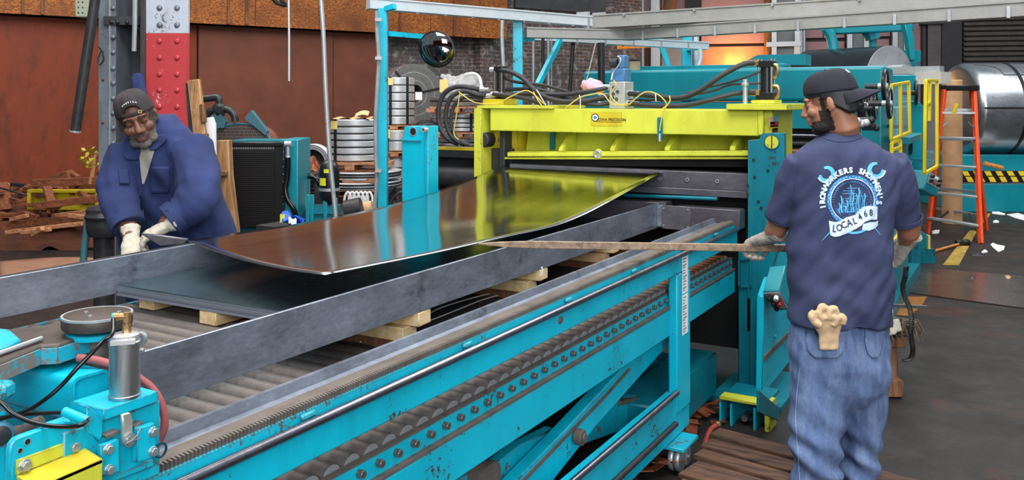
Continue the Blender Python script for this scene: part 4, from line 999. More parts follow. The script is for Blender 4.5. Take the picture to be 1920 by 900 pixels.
# feed stand with tall side plate and further wheels
fs = thing('feed_stand', W(1715, 340, 9.6)*V((1, 1, 0)), 'teal feed stand with hand wheels and a tilted push-button desk, beyond the levelling machine', 'machine')
D_ = 9.6
cbox(MB(), PR(1672, D_), PR(1722, D_), D_+.05, D_+.7, .1, PZ(140, D_)).build('body', TEAL_MACH, fs, .01)
m = MB(); m.prism([W(x, y, 9.55) for x, y in [(1688, 190), (1722, 190), (1738, 205), (1738, 300), (1688, 300)]], RD(0, .1, 0)); m.build('side_plate', TEAL_MACH, fs, .006)
cbox(MB(), PR(1700, 9.3), PR(1728, 9.3), 9.2, 9.4, PZ(340, 9.3), PZ(300, 9.3)).build('lower_box', TEAL_MACH, fs, .006)
cbox(MB(), PR(1705, 9.2), PR(1722, 9.2), 9.15, 9.5, 0, PZ(330, 9.2)).build('leg', TEAL_DARK, fs)
for px, py, R in ((1717, 174, .12), (1707, 265, .13)):
    p = W(px, py, 9.45); hw = wheel(p, R, fs, V((C30, S30, 0))*.9+RD(0, -.35, 0)); MB().cyl(p, p-V((C30, S30, 0))*.15, .025, n=10).build('spindle', IRON, fs)
dm = Matrix.Translation(W(1729, 343, 8.9)) @ Matrix.Rotation(PI/6+.5, 4, 'Z') @ Matrix.Rotation(math.radians(24), 4, 'Y')
dk = MB().box((-.11, -.12, -.10), (.11, .12, .10), dm).build('button_desk', TEAL_MACH, fs, .01)
MB().box((-.09, -.126, -.02), (.10, -.12, .09), dm).build('desk_plate', ALBLOCK, dk)
for k in range(6):
    c = dm @ V((-.06+.06*(k % 3), -.125, .06-.05*(k//3))); MB().cyl(c, dm @ V((-.06+.06*(k % 3), -.155, .06-.05*(k//3))), .017, n=12).build('push_button', [IRON, PAPER, IRON, BLACKM, REDHOSE, IRON][k], dk)
# small teal floor box with yellow front
fb = thing('floor_bracket', W(1728, 475, 8.0)*V((1, 1, 0)), 'small teal welded bracket with a yellow edge on the floor by the sledge hammer', 'bracket')
g = [W(x, y, 9.6) for x, y in [(1716, 432), (1724, 430), (1742, 440), (1742, 470), (1716, 474)]]
cbox(MB(), PR(1712, 9.9), PR(1742, 9.9), 9.75, 10.1, 0, PZ(468, 9.9)+.03).build('base', TEAL_DARK, fb)
m = MB(); m.prism([W(x, y, 9.8) for x, y in [(1716, 432), (1722, 430), (1742, 442), (1742, 486), (1716, 486)]], RD(0, .2, 0)); m.build('box', TEAL_MACH, fb, .005)
cbox(MB(), PR(1738.5, 9.78), PR(1743, 9.78), 9.76, 10.02, PZ(480, 9.78), PZ(441, 9.78)).build('yellow_edge', LABELY, fb)
# yellow mesh-less guard gates
def gate(label, pts, d0, d1, mids=(), panes=True, lower=None):
    (x0, y0), (x1, y1), (x2, y2), (x3, y3) = pts      # TL, TR, BR, BL
    P = [W(x0, y0, d0), W(x1, y1, d1), W(x2, y2, d1), W(x3, y3, d0)]
    o = thing('guard_gate', (P[3]+P[2])/2*V((1, 1, 0)), label, 'gate', 'yellow guard gates')
    for k in range(4): MB().bar(P[k], P[(k+1) % 4], .0036*d0, .0036*d0, (P[1]-P[0]).cross(P[3]-P[0])).build('frame_bar', BRIGHTY, o, .004)
    for (a, b) in mids:
        f = lambda u, v: lerp(lerp(P[0], P[1], u), lerp(P[3], P[2], u), v)
        MB().bar(f(*a), f(*b), .0036*d0, .0036*d0, (P[1]-P[0]).cross(P[3]-P[0])).build('frame_bar', BRIGHTY, o, .004)
    q = P[2]; MB().bar(q+RD(0, .03, .04), RD(-.05, .45, 0)+q+V((0, 0, .04)), .03, .03).build('hinge_arm', TEAL_DARK, o)
    m = MB(); n = (P[1]-P[0]).cross(P[3]-P[0]).normalized()
    ins = lambda u, v: lerp(lerp(P[0], P[1], u), lerp(P[3], P[2], u), v)
    m.prism([ins(.06, .04), ins(.94, .04), ins(.94, .96), ins(.06, .96)], n*.004); m.build('clear_pane', PANE, o)
    return o
_t = NT('guard_polycarbonate'); PANE = _t.set((.93, .95, .95, 1), .06, 0.0); _t.b.inputs['Alpha'].default_value = .12
gate('yellow guard gate standing right behind the T-shirt man, with a lower panel', [(1671, 160), (1704, 154), (1706, 248), (1671, 262)], 6.9, 7.3, [((.5, 0), (.5, 1)), ((.06, .0), (.06, .0))])
o = gate('narrow yellow guard gate between the hand wheels and the step ladder', [(1736, 151), (1757, 151), (1757, 312), (1733, 325)], 8.3, 8.7, [((.35, 0), (.35, .45)), ((.15, .25), (.4, .25))])
o = gate('low yellow guard panel below the first gate, beside the T-shirt sleeve', [(1672, 268), (1688, 262), (1690, 330), (1672, 336)], 6.9, 7.1, [((0, .2), (1, .2)), ((0, .4), (1, .4)), ((0, .6), (1, .6)), ((0, .8), (1, .8))])
o = gate('yellow guard panel low down between the right-hand man and the grey glove', [(1662, 405), (1682, 392), (1684, 440), (1662, 470)], 6.4, 6.8, [((0, .5), (1, .5))])
# ------------------------------------------------------------------ uncoiler with hold-down arms
uc = thing('uncoiler', W(1600, 400, 12)*V((1, 1, 0)), 'teal uncoiler frame with curved hold-down arms above the dark coil', 'machine')
tD = 12.0
m = MB().bar(W(1550, 56, tD), W(1712, 48, tD-.8), .12, .14); m.build('top_beam', TEAL_MACH, uc, .02)
for pts, w in [([(1547, 52), (1556, 64), (1561, 80), (1563, 95)], .07), ([(1622, 50), (1632, 62), (1636, 74)], .10), ([(1636, 72), (1637, 92)], .05)]:
    MB().tube([W(x, y, tD-.2) for x, y in pts], w, 8, 1).build('hold_down_arm', TEAL_MACH, uc)
m = MB(); m.prism([W(x, y, tD-.9) for x, y in [(1696, 44), (1707, 44), (1714, 70), (1717, 112), (1708, 112), (1702, 70)]], RD(0, .12, 0)); m.build('side_arm', TEAL_MACH, uc, .005)
MB().bar(W(1660, 105, tD), W(1712, 105, tD-.8), .2, .14).build('cross_beam', TEAL_MACH, uc)
MB().bar(W(1700, 110, tD), V((W(1700, 110, tD).x, W(1700, 110, tD).y, 0)), .3, .3, (1, 0, 0)).build('stand', TEAL_DARK, uc)
cl = thing('dark_steel_coil', W(1600, 400, 11)*V((1, 1, 0)), 'dark glossy steel coil mounted on the uncoiler behind the levelling machine', 'coil')
P0, P1 = W(1520, 148, 12.2), W(1668, 146, 11.0)
m = MB().cyl(P0, P1, .40, n=48); m.build('coil_body', COILDK, cl, .01)
m = MB().ring(P1, P1+(P1-P0).normalized()*.012, .405, .16, 48); m.build('coil_end', GALV, cl)
m = MB().cyl(P1, P1+(P1-P0).normalized()*.25, .16, n=20); m.build('mandrel', GALV, cl)
m = MB().bar(W(1672, 133, 10.8), W(1766, 131, 10.4), .16, .09); o = m.build('roller_table_arm', GALV); tag(o, 'grey roller arm with yellow scuffs right of the dark coil', 'arm')
m = MB().bar(W(1690, 148, 10.8), W(1774, 146, 10.3), .2, .14); o = m.build('pale_housing', plain('pale_grey_enamel', (188, 186, 178), .5)); tag(o, 'pale grey machine housing under the roller arm', 'housing')
o = MB().bar(W(1700, 148, 10.9), V((W(1700, 148, 10.9).x, W(1700, 148, 10.9).y, 0)), .06, .06, (1, 0, 0)).build('post', IRON); tag(o, 'thin dark post under the pale housing behind the feed stand', 'post')
# ------------------------------------------------------------------ strapped coil on its hazard-striped saddle, right
cs = thing('coil_saddle', W(1870, 397, 14)*V((1, 1, 0)), 'teal coil saddle base with black and yellow hazard stripes at the right edge', 'machine base')
D = 14.2
cbox(MB(), PR(1800, D), PR(2060, D), D, D+1.6, 0, PZ(345, D)).build('base_body', TEAL_MACH, cs, .01)
cbox(MB(), PR(1800, D), PR(2060, D), D+.25, D+1.6, PZ(345, D), PZ(292, D)).build('upper_body', TEAL_MACH, cs, .01)
cbox(MB(), PR(1800, D), PR(2060, D), D+.02, D+.25, PZ(345, D), PZ(322, D)).build('step_tray', GALV, cs)
hz = cbox(MB(), PR(1801, D), PR(2060, D), D-.012, D, PZ(342, D), PZ(320, D)).build('hazard_board', BLACKM, cs)
for row, (ya, yb) in enumerate(((321, 329.5), (331.5, 341))):
    for k in range(13):
        xa = 1803+k*21+row*7; q = [(xa, ya), (xa+11, ya), (xa+16, yb), (xa+5, yb)]
        MB().prism([W(x, y, D-.013) for x, y in q], RD(0, -.004, 0)).build('hazard_stripe', HAZY, hz)
o = MB().cyl(W(1845, 306, D-.02+.15), W(1880, 315, D+.1), .035, n=10).build('wooden_pole', WOODH); tag(o, 'short orange-brown wooden pole lying on the saddle tray behind the ladder', 'pole')
big = thing('strapped_steel_coil', W(1900, 292, 14.8)*V((1, 1, 0))+V((0, 0, PZ(292, D))), 'big bright steel coil with black straps at the right edge', 'coil')
cc = RD(PR(1795, 14.9), 14.9, PZ(204, 14.9)); ce = RD(PR(2080, 14.9), 14.9, PZ(204, 14.9)); R = .775
m = MB(); prof = [(.1, 0), (R-.12, 0), (R-.03, .03), (R, .10), (R, 2.3), (.1, 2.3)]; m.lathe(prof, cc, (ce-cc), 72); m.build('coil_body', COILBIG, big, angle=60)
for off in (.70,):
    c = cc+(ce-cc).normalized()*off; MB().ring(c, c+(ce-cc).normalized()*.055, R+.008, R-.01, 72).build('strap', STRAP, big)
ax_ = (ce-cc).normalized()
for ang in (10,):
    d_ = RD(0, -math.cos(math.radians(ang)), 0)+V((0, 0, math.sin(math.radians(ang))))
    MB().bar(cc+ax_*.05+RD(0, -R-.003, .0)+V((0, 0, .02)), cc+ax_*2.2+RD(0, -R-.003, 0)+V((0, 0, .02)), .03, .008, RD(0, -1, 0)).build('strap', STRAP, big)
m = MB(); f = lambda a, s: cc+ax_*s+RD(0, -(R+.004)*math.cos(a), 0)+V((0, 0, (R+.004)*math.sin(a)))
m.tube([f(math.radians(72), .15), f(math.radians(70), .3), f(math.radians(64), .44), f(math.radians(55), .48), f(math.radians(46), .49)], .006, 5); m.tube([f(math.radians(46), .49), f(math.radians(46), 2.1)], .006, 5)
m.build('wrap_edge', STRAP, big)
tubep = W(1785, 340, 12.9); o = MB().cyl(V((tubep.x, tubep.y, 0)), V((tubep.x, tubep.y, PZ(150, 12.9))), .14, n=28).build('cardboard_tube', CARD, None, .01); tag(o, 'tall brown cardboard tube standing behind the step ladder', 'tube')
# ------------------------------------------------------------------ orange step ladder
ld = thing('step_ladder', W(1795, 440, 11.8)*V((1, 1, 0)), 'orange fibreglass step ladder with a black top, open on the right', 'ladder')
dF = 11.3
def LP(px, py, d): return W(px, py, d)
tl, tr_ = W(1771, 168, 11.75), W(1826, 168, 11.75)
fl_, fr = onZ(1739, 438, 0.0), onZ(1839, 457, 0.0)
bl, br_ = onZ(1752, 412, 0.0), onZ(1850, 432, 0.0)
rails = [(tl, fl_), (tr_, fr)]; rear = [(tl+RD(.02, .12, 0), bl), (tr_+RD(.02, .12, 0), br_)]
for a, b in rails: MB().bar(a, b+V((0, 0, .0)), .04, .075, RD(0, 1, 0)).build('front_rail', ORANGE, ld, .004)
for a, b in rear: MB().bar(a, b, .035, .06, RD(0, 1, 0)).build('rear_rail', ORANGE, ld, .004)
MB().bar(W(1768, 165, 11.8), W(1829, 165, 11.8), .22, .075).build('top_cap', BLACKM, ld, .01)
for t_ in (.16, .33, .52, .71, .89):
    a, b = lerp(*rails[0], t_), lerp(*rails[1], t_)
    if t_ in (.33, ): pass
    MB().bar(a, b, .09, .03).build('step', GALV, ld, .004)
for t_ in (.14, .35, .55, .73, .90):
    a, b = lerp(*rear[0], t_), lerp(*rear[1], t_); MB().bar(a, b, .03, .035).build('rear_brace', GALV, ld)
for s, (r0, e) in enumerate(rails):
    o_ = rails[1-s]; a = lerp(r0, e, .27); b = lerp(lerp(r0, e, .22), lerp(*o_, .22), .2); MB().bar(a, b, .012, .02).build('step_stay', ALU, ld)
    a = lerp(r0, e, .96); b = lerp(lerp(*rear[s], .9), lerp(*rear[1-s], .9), .3); MB().bar(a, b, .02, .03).build('knee_brace', IRON, ld)
p = W(1787, 214, 11.7); o = MB().cyl(p, p+V((.05, .0, .14)), .025, n=8).build('marker_tube', HAZY, ld)

od = thing('oil_drum', W(1190, 129, 8.75), 'small beige oil drum with a dark lid behind the blue valve', 'drum')
b_ = V((W(1190, 126, 8.75).x, W(1190, 126, 8.75).y, 2.10))
MB().lathe([(.05, 0), (.055, .005), (.055, .09), (.052, .095)], b_, (0, 0, 1), 24).build('body', plain('drum_beige', (150, 134, 110), .6), od)
MB().lathe([(.045, .095), (.05, .10), (.048, .115), (.03, .12)], b_, (0, 0, 1), 24).build('lid', IRON, od)
# ------------------------------------------------------------------ left background
# leaning pipe in front of the wall
o = MB().cyl(W(181, -18, 6.4), W(141, 248, 6.4), .036, .036, 18).build('hanging_pipe', IRON); 
tag(o, 'thick dark grey pipe hanging at a slant left of the column', 'pipe')
p = W(141, 248, 6.4); q = W(181, -18, 6.4); u = (p-q).normalized()
MB().ring(p-u*.012, p, .041, .03, 18).build('pipe_collar', GALV, o)
o = MB().tube([W(253, -20, 6.9), W(252.5, 50, 6.9), W(251, 96, 6.9)], .018, 8).build('hanging_conduit', GALV); tag(o, 'thin pale conduit hanging in front of the column web', 'conduit')
o = MB().tube([W(600, -20, 6.6), W(606, 60, 6.6), W(611, 180, 6.6), W(618, 290, 6.6), W(629, 400, 6.6), W(640, 520, 6.6)], .017, 10, 1).build('hanging_pipe', GALV); tag(o, 'long slim grey pipe hanging in front of the coil stack and the black tank', 'pipe')
o = MB().tube([W(541, -20, 9), W(542, 70, 9), W(542, 152, 9)], .012, 6).build('hanging_rod', GALV); tag(o, 'short thin pale rod hanging before the rusty wall', 'rod')
jb = thing('junction_box', W(158, 32, 6.9), 'grey-green perforated junction box at the top left, beside the column', 'box')
MB().box((0, 0, 0), (1, 1, 1)); cbox(MB(), PR(140, 6.9), PR(172, 6.9), 6.9, 7.05, PZ(32, 6.9), PZ(-30, 6.9)).build('body', JUNCT, jb, .006)
for px in (147, 155): 
    for py in (4, 14, 24): p = W(px, py, 6.898); MB().cyl(p, p+RD(0, -.002, 0), .006, n=8).build('vent_hole', IRON, jb)
o = MB().tube([W(540, -12, 8), W(528, 0, 8), W(536, 10, 8), W(520, 6, 8), W(510, -5, 8)], .02, 6, 1).build('cable_knot', BLACK_SHADE); tag(o, 'knot of black cable at the top edge before the OSB boards', 'cable')
# blue jacket on the column
m = MB(); 
for k in range(9):
    t_ = k/8; m.ball(W(lerp(258, 266, t_), lerp(152, 218, t_), 6.82), (lerp(.05, .13, t_), .05, .07))
me = remeshed(m, .014, 3)
wrinkle(me, lambda p: .012*noise.noise(V((p.x*30, p.y*30, p.z*5))))
o = link('hanging_jacket', me, COAT); tag(o, 'dark blue jacket hung on the column behind the capped head', 'jacket')
# wire twist on the column
o = MB().tube([W(185, 88, 6.95), W(192, 98, 6.9), W(194, 112, 6.9), W(186, 122, 6.9), (W(184, 110, 6.9)), W(190, 94, 6.9)], .006, 6, 1).build('wire_coil', IRON); tag(o, 'twist of black wire on the left flange of the column', 'wire')
# bench vise / pump bolted by the column
vs = thing('bench_vise', W(190, 490, 6.2)*V((1, 1, 0)), 'black cast bench vise on a pipe frame in front of the column', 'vise')
VD = 6.2
def wv(x, y, dd=0): return W(x, y, VD+dd)
MB().lathe([(.10, 0), (.115, .03), (.12, .08), (.12, .19), (.10, .21)], wv(196, 442), (0, 0, 1), 24).build('body', IRON, vs)
MB().lathe([(.13, 0), (.14, .02), (.12, .05), (.05, .06)], wv(198, 410), (0, 0, 1), 24).build('top_cap', IRON, vs)
MB().bar(wv(206, 400), wv(230, 403), .12, .05).build('jaw', IRON, vs, .01)
MB().tube([wv(170, 410), wv(164, 404, .02), wv(170, 402), wv(196, 405), wv(222, 408)], .022, 8, 1).build('bent_pipe', GALV, vs)
MB().tube([wv(170, 404), wv(165, 410), wv(163, 430), wv(158, 470), wv(152, 560)], .024, 10, 1).build('frame_pipe', TEAL_PIPE, vs)
MB().cyl(wv(207, 440, .1), V((wv(207, 440, .1).x, wv(207, 440, .1).y, 0)), .02, n=10).build('pipe_leg', GALV, vs)
MB().cyl(wv(195, 440, .05), V((wv(195, 440, .05).x, wv(195, 440, .05).y, 0)), .07, n=14).build('pedestal', IRON, vs)
m = MB(); m.cyl(wv(192, 328), wv(192, 358), .022, n=10); m.cyl(wv(192, 323), wv(192, 329), .035, n=10); m.tube([wv(192, 352), wv(196, 358), wv(212, 358)], .018, 8, 1); m.build('grease_fitting', IRON, vs)
# timber leaning by the column
pl = thing('leaning_plank', W(375, 400, 6.6)*V((1, 1, 0)), 'tall splintered plank leaning right of the red column', 'plank')
m = MB(); m.bar(W(364, 150, 6.6), W(394, 420, 6.5), .09, .05, RD(0, 1, 0)); m.build('plank', PLANKWOOD, pl, .006)
m = MB(); m.bar(W(354, 156, 6.63), W(372, 420, 6.6), .03, .06, RD(0, 1, 0)); m.build('charred_edge', IRON, pl)
for y0_, y1_, x in ((195, 230, 379), (250, 296, 386), (310, 345, 392)): MB().bar(W(x, y0_, 6.55), W(x+4, y1_, 6.55), .03, .05, RD(0, 1, 0)).build('splinter', OLDWOOD, pl, .006)
MB().bar(W(380, 420, 6.55), V((W(380, 420, 6.55).x, W(380, 420, 6.55).y, 0)), .10, .06, RD(0, 1, 0)).build('plank_foot', PLANKWOOD, pl)
o = thing('timber_post', W(425, 420, 6.9)*V((1, 1, 0)), 'cracked timber post standing left of the black radiator', 'post')
m = MB(); m.prism([W(x, y, 6.9) for x, y in [(403, 264), (428, 263), (431, 330), (443, 430), (444, 560), (408, 560), (406, 345)]], RD(0, .1, 0)); m.build('post', PLANKWOOD, o, .006)
MB().bar(W(402, 322, 6.87), W(426, 326, 6.87), .05, .05).build('cleat', OLDWOOD, o, .01); MB().bar(W(424, 420, 6.9), V((W(424, 420, 6.9).x, W(424, 420, 6.9).y, 0)), .1, .12, RD(0, 1, 0)).build('post_foot', PLANKWOOD, o)
o = MB().prism([W(x, y, 6.64) for x, y in [(382, 222), (398, 219), (403, 232), (404, 308), (396, 313), (392, 316), (394, 480), (394, 640), (389, 640), (389, 480), (386, 300)]], RD(0, .03, 0)).build('plastic_sheet', PAPER); tag(o, 'white plastic sheet hanging between the plank and the timber post', 'sheet')
# hydraulic power unit with oil cooler
hp = thing('oil_cooler_unit', W(497, 420, 7.6)*V((1, 1, 0)), 'teal oil cooler unit with a black radiator, right of the man in blue', 'machine')
D = 7.5
cbox(MB(), PR(524, D), PR(557, D), D+.02, D+.5, 0, PZ(262, D)).build('cabinet', TEAL_MACH, hp, .006)
cbox(MB(), PR(430, D), PR(530, D), D+.06, D+.45, 0, PZ(264, D)).build('cabinet_back', TEAL_DARK, hp)
rd = cbox(MB(), PR(434, D), PR(533, D), D-.02, D+.05, PZ(420, D), PZ(268, D)).build('radiator', RADBLACK, hp, .004)
rad_p = [(434, 268), (524, 273), (522, 420), (434, 412)]
for k in range(34):
    y = 285+k*3.9; cbox(MB(), PR(436, D), PR(514, D), D-.027, D-.02, PZ(y+1.3, D), PZ(y, D)).build('fin', RADBLACK, rd)
for k in range(26):
    x = 438+k*3.3; cbox(MB(), PR(x, D), PR(x+1.4, D), D-.03, D-.02, PZ(279.5, D), PZ(275, D)).build('tube_end', GALV, rd)
cbox(MB(), PR(434, D), PR(533, D), D-.05, D+.05, PZ(274, D), PZ(266, D)).build('header_tank', BLACKM, rd, .008)
cbox(MB(), PR(434, D), PR(520, D), D-.05, D+.03, PZ(424, D), PZ(416, D)).build('bottom_rail', BLACKM, rd)
cbox(MB(), PR(516, D), PR(534, D), D-.035, D+.02, PZ(416, D), PZ(274, D)).build('side_rail', BLACKM, rd, .004)
for y in range(285, 412, 14): p = W(531, y, D-.036); MB().ball(p, .006).build('rivet', BOLT, rd)
p = W(540, 270, D-.05); m = MB(); m.cyl(p+RD(-.03, 0, 0), p+RD(.03, 0, 0), .026, n=12); m.cyl(p+V((0, 0, -.02)), p+V((0, 0, -.10)), .016, n=10); m.cyl(p+V((0, 0, -.10)), p+V((0, 0, -.14)), .022, n=6); m.build('elbow', GALV, hp, .003)
MB().tube([W(540, 295, D-.06), W(539, 330, D-.06), W(535, 355, D-.07), (W(540, 375, D-.08)), W(552, 395, D-.08), W(557, 430, D-.05), W(557, 520, D)], .024, 10, 1).build('cooler_hose', RUBBER_G, hp)
# motor with fan guard and pipework behind
cm = thing('compressor', W(460, 420, 8.6)*V((1, 1, 0)), 'dusty compressor with a mesh fan guard and black pipework behind the oil cooler', 'machine')
D = 8.6
cx_, cz_ = PR(450, D), PZ(270, D)
m = MB()
for k in range(25):
    th = PI*k/24; m.add([], [])
arc = [RD(cx_+.30*math.cos(PI*k/20), D, cz_+.20*math.sin(PI*k/20)) for k in range(21)]
MB().tube(arc, .014, 6).build('guard_rim', TEAL_PIPE, cm)
m = MB().prism(arc, RD(0, .3, 0)); m.build('fan_cowl', plain('rusty_cowl', (120, 70, 50), .7), cm)
for k in range(12):
    m = MB(); f = -.9+1.8*(k+.5)/12; x_ = .29*f; h_ = .195*math.sqrt(max(.0, 1-f*f))
    p = RD(cx_+x_, D-.012, cz_); m.bar(p, p+RD(.05, 0, 0)+V((0, 0, h_)), .004, .004); p2 = RD(cx_+x_, D-.014, cz_); m.bar(p2, p2+RD(-.05, 0, 0)+V((0, 0, h_)), .004, .004); m.build('guard_wire', TEAL_PIPE, cm)
for k in range(6):
    z_ = cz_+.03*k+.01; hw = .29*math.sqrt(max(0, 1-((z_-cz_)/.2)**2)); MB().bar(RD(cx_-hw, D-.016, z_), RD(cx_+hw, D-.016, z_), .004, .004).build('guard_wire', TEAL_PIPE, cm)
cbox(MB(), PR(395, D), PR(510, D), D+.02, D+.6, 0, cz_).build('body', IRON, cm)
MB().tube([W(372, 186, D), W(395, 184, D), W(408, 183, D), W(411, 192, D), W(411, 205, D)], .035, 10, 1).build('pipe', PIPEG, cm)
p = W(411, 206, D); m = MB(); m.lathe([(.05, -.06), (.06, -.02), (.06, .04), (.045, .06)], p, (0, 0, 1), 16); m.cyl(p+RD(.02, -.07, 0), p+RD(.02, .0, 0), .035, n=14); m.build('valve_body', PIPEG, cm)
MB().tube([W(386, 222, D), W(392, 210, D), W(405, 207, D), W(425, 205, D), W(438, 214, D), W(441, 228, D)], .035, 10, 1).build('pipe', PIPEG, cm)
m = MB(); m.prism([W(x, y, D-.05) for x, y in [(390, 226), (408, 205), (423, 228), (420, 240), (390, 240)]], RD(0, .1, 0)); m.build('shroud_plate', TEAL_PIPE, cm)
m = MB(); m.prism([W(x, y, D-.05) for x, y in [(458, 222), (470, 207), (500, 246), (498, 254)]], RD(0, .1, 0)); m.build('shroud_plate', TEAL_PIPE, cm)
m = MB(); m.prism([W(x, y, D-.02) for x, y in [(446, 222), (456, 210), (470, 207), (458, 224)]], RD(0, .1, 0)); m.build('rust_tab', RUSTW, cm)
m = MB(); 
for k in range(9): m.bar(W(559, 330+k*7.6, 8.2), W(592, 330+k*7.6, 8.2), .06, .018)
mo = thing('electric_motor', W(575, 420, 8.3)*V((1, 1, 0)), 'dark finned electric motor between the oil cooler and the black tank', 'motor')
cbox(MB(), PR(558, 8.3), PR(592, 8.3), 8.25, 8.6, PZ(410, 8.3), PZ(326, 8.3)).build('housing', IRON, mo)
for k in range(10): MB().bar(W(557, 330+k*7.6, 8.2), W(594, 330+k*7.6, 8.2), .06, .014).build('fin', IRON, mo)
cbox(MB(), PR(560, 8.3), PR(592, 8.3), 8.3, 8.6, 0, PZ(410, 8.3)).build('plinth', BLACK_SHADE, mo)
MB().tube([W(557, 336, 7.9), W(575, 330, 7.9), W(592, 334, 7.9), W(602, 352, 7.9), W(606, 372, 7.9)], .026, 10, 1).build('suction_hose', RUBBER_G, mo)
# black accumulator tank in a teal cradle
tk = thing('accumulator_tank', W(617, 420, 7.7)*V((1, 1, 0)), 'black pressure tank with yellow stickers in a teal cradle, behind the slim pipe', 'tank')
D = 7.7; c = W(617.5, 384, D); k_ = D/F
MB().lathe([(.02, 0), (.05, .015), (.075, .05), (.086, .10), (.088, .17), (.088, .30), (.080, .345), (.06, .375), (.03, .392), (.012, .40), (.012, .42), (.006, .425)], c, (0, 0, 1), 32).build('vessel', BLACKM, tk, angle=70)
MB().ring(c+V((0, 0, .125)), c+V((0, 0, .15)), .093, .087, 32).build('clamp_band', GALV, tk)
MB().lathe([(.02, 0), (.02, .012), (.012, .03)], c+V((0, 0, .392)), (0, 0, 1), 12).build('cap_ring', plain('cap_red', (190, 40, 44), .5), tk)
def curved_patch(c, R, a0, a1, z0, z1, mat, par, name='sticker'):
    m = MB(); m.grid(lambda u, v: c+RD(R*math.sin(lerp(a0, a1, u)), -R*math.cos(lerp(a0, a1, u)), 0)+V((0, 0, lerp(z0, z1, v))), 8, 1); return m.build(name, mat, par, angle=80)
YST = plain('sticker_yellow', (222, 220, 40), .5)
curved_patch(c, .0895, -.95, -.15, .175, .24, YST, tk); curved_patch(c, .0895, -.35, .45, .285, .318, YST, tk)
for x0_, x1_ in ((576, 583), (584, 591), (609, 616), (630, 634)): cbox(MB(), PR(x0_, D), PR(x1_, D), D-.06, D-.02, PZ(460, D), PZ(364 if x0_ < 600 else 370, D)).build('cradle_post', TEAL_MACH, tk, .004)
cbox(MB(), PR(590, D), PR(640, D), D-.05, D+.1, PZ(381, D), PZ(363, D)).build('cradle_plate', GREASE, tk, .004) if False else None
cbox(MB(), PR(576, D), PR(634, D), D-.05, D+.12, PZ(400, D), PZ(386, D)).build('cradle_shelf', TEAL_DARK, tk)
cbox(MB(), PR(580, D), PR(630, D), D-.02, D+.1, 0, PZ(400, D)).build('cradle_base', TEAL_DARK, tk)
# crumpled snack wrapper on the fence side
m = MB(); m.grid(lambda u, v: W(528+u*42, 398+v*20+10*u, 5.9)+RD(0, .05*math.sin(u*7)*math.cos(v*5), 0)+V((0, 0, .012*math.sin(u*11+v*6))), 12, 8)
o = thing('snack_wrapper', W(545, 410, 5.9), 'crumpled blue and lime snack wrapper below the oil cooler', 'wrapper')
w_ = m.build('foil', BLUEBAG, o, angle=30); s_ = w_.modifiers.new('t', 'SOLIDIFY'); s_.thickness = .003
m = MB(); m.grid(lambda u, v: W(525+u*9, 402+v*16, 5.88)+V((0, 0, .008*math.sin(u*9+v*6))), 4, 6); m.build('lime_end', GREENBAG, o, angle=30)
m = MB(); m.grid(lambda u, v: W(541+u*15, 407+v*12+4*u, 5.86)+V((0, 0, .008*math.sin(u*9+v*6))), 5, 5); m.build('white_panel', PAPER, o, angle=30)
bxr = MB(); bxr.bar(W(540, 420, 6.1), V((W(540, 420, 6.1).x, W(540, 420, 6.1).y, 0)), .3, .3, (1, 0, 0)); o2 = bxr.build('ledge_box', IRON); tag(o2, 'dark box ledge beneath the snack wrapper', 'box')
# ------------------------------------------------------------------ slit coils
def slit_stack(name, label, px0, px1, ys, d, mats, straps=(), tagp=None, squash=None):
    r = (px1-px0)/2/F*d; cxp = (px0+px1)/2
    base = W(cxp, ys[-1], d); o = thing(name, V((base.x, base.y, base.z)), label, 'coil stack', 'stacks of slit coil')
    for k in range(len(ys)-1):
        z1, z0 = PZ(ys[k], d)-.006, PZ(ys[k+1], d)+.006
        b = W(cxp, 0, d); m = MB(); m.lathe([(r*.55, z0), (r*.985, z0), (r, z0+.008), (r, z1-.008), (r*.985, z1), (r*.55, z1)], (b.x, b.y, 0), (0, 0, 1), 48); ob = m.build('slit_coil', mats, o, angle=18)
        if k: MB().lathe([(r*.9, z1), (r*1.004, z1), (r*1.004, z1+.012), (r*.9, z1+.012)], (b.x, b.y, 0), (0, 0, 1), 48).build('spacer', STRAP, o)
    for a in straps:
        z1, z0 = PZ(ys[0], d), PZ(ys[-1], d); R = r*1.008
        p = RD(PR(cxp, d)+R*math.sin(a), d-R*math.cos(a), 0); MB().box((-.018, -.004, z0), (.018, .004, z1), Matrix.Translation(p) @ Matrix.Rotation(PI/6+a, 4, 'Z')).build('strap', STRAP, o)
    if tagp:
        a, y0_, y1_ = tagp; R = r*1.02; p = RD(PR(cxp, d)+R*math.sin(a), d-R*math.cos(a), 0); MB().box((-.05, -.003, PZ(y1_, d)), (.05, .003, PZ(y0_, d)), Matrix.Translation(p) @ Matrix.Rotation(PI/6+a, 4, 'Z')).build('paper_tag', LABELY, o)
    return o
s1 = slit_stack('slit_coil_stack', 'stack of six slit steel coils on a pallet, left of the first teal post', 615, 718, [222, 236, 249, 261, 274, 287, 300], 9.5, COILS, (-.6,), (-.65, 226, 241))
p = W(666, 221, 9.5); m = MB(); m.grid(lambda u, v: W(lerp(617, 700, u), 0, 9.5)*V((1, 1, 0))+RD(0, lerp(-.26, .2, v), 0)+V((0, 0, PZ(221, 9.5)+.012*math.sin(u*17+v*5))), 16, 6); oo = m.build('kraft_paper', CARD2, s1, angle=30)
m = MB(); m.grid(lambda u, v: W(lerp(664, 690, u), lerp(221, 213, v)-6*math.sin(u*2.5), 9.35)+RD(0, .1*v, 0), 8, 4); m.build('curled_paper', CARD2, s1, angle=30)
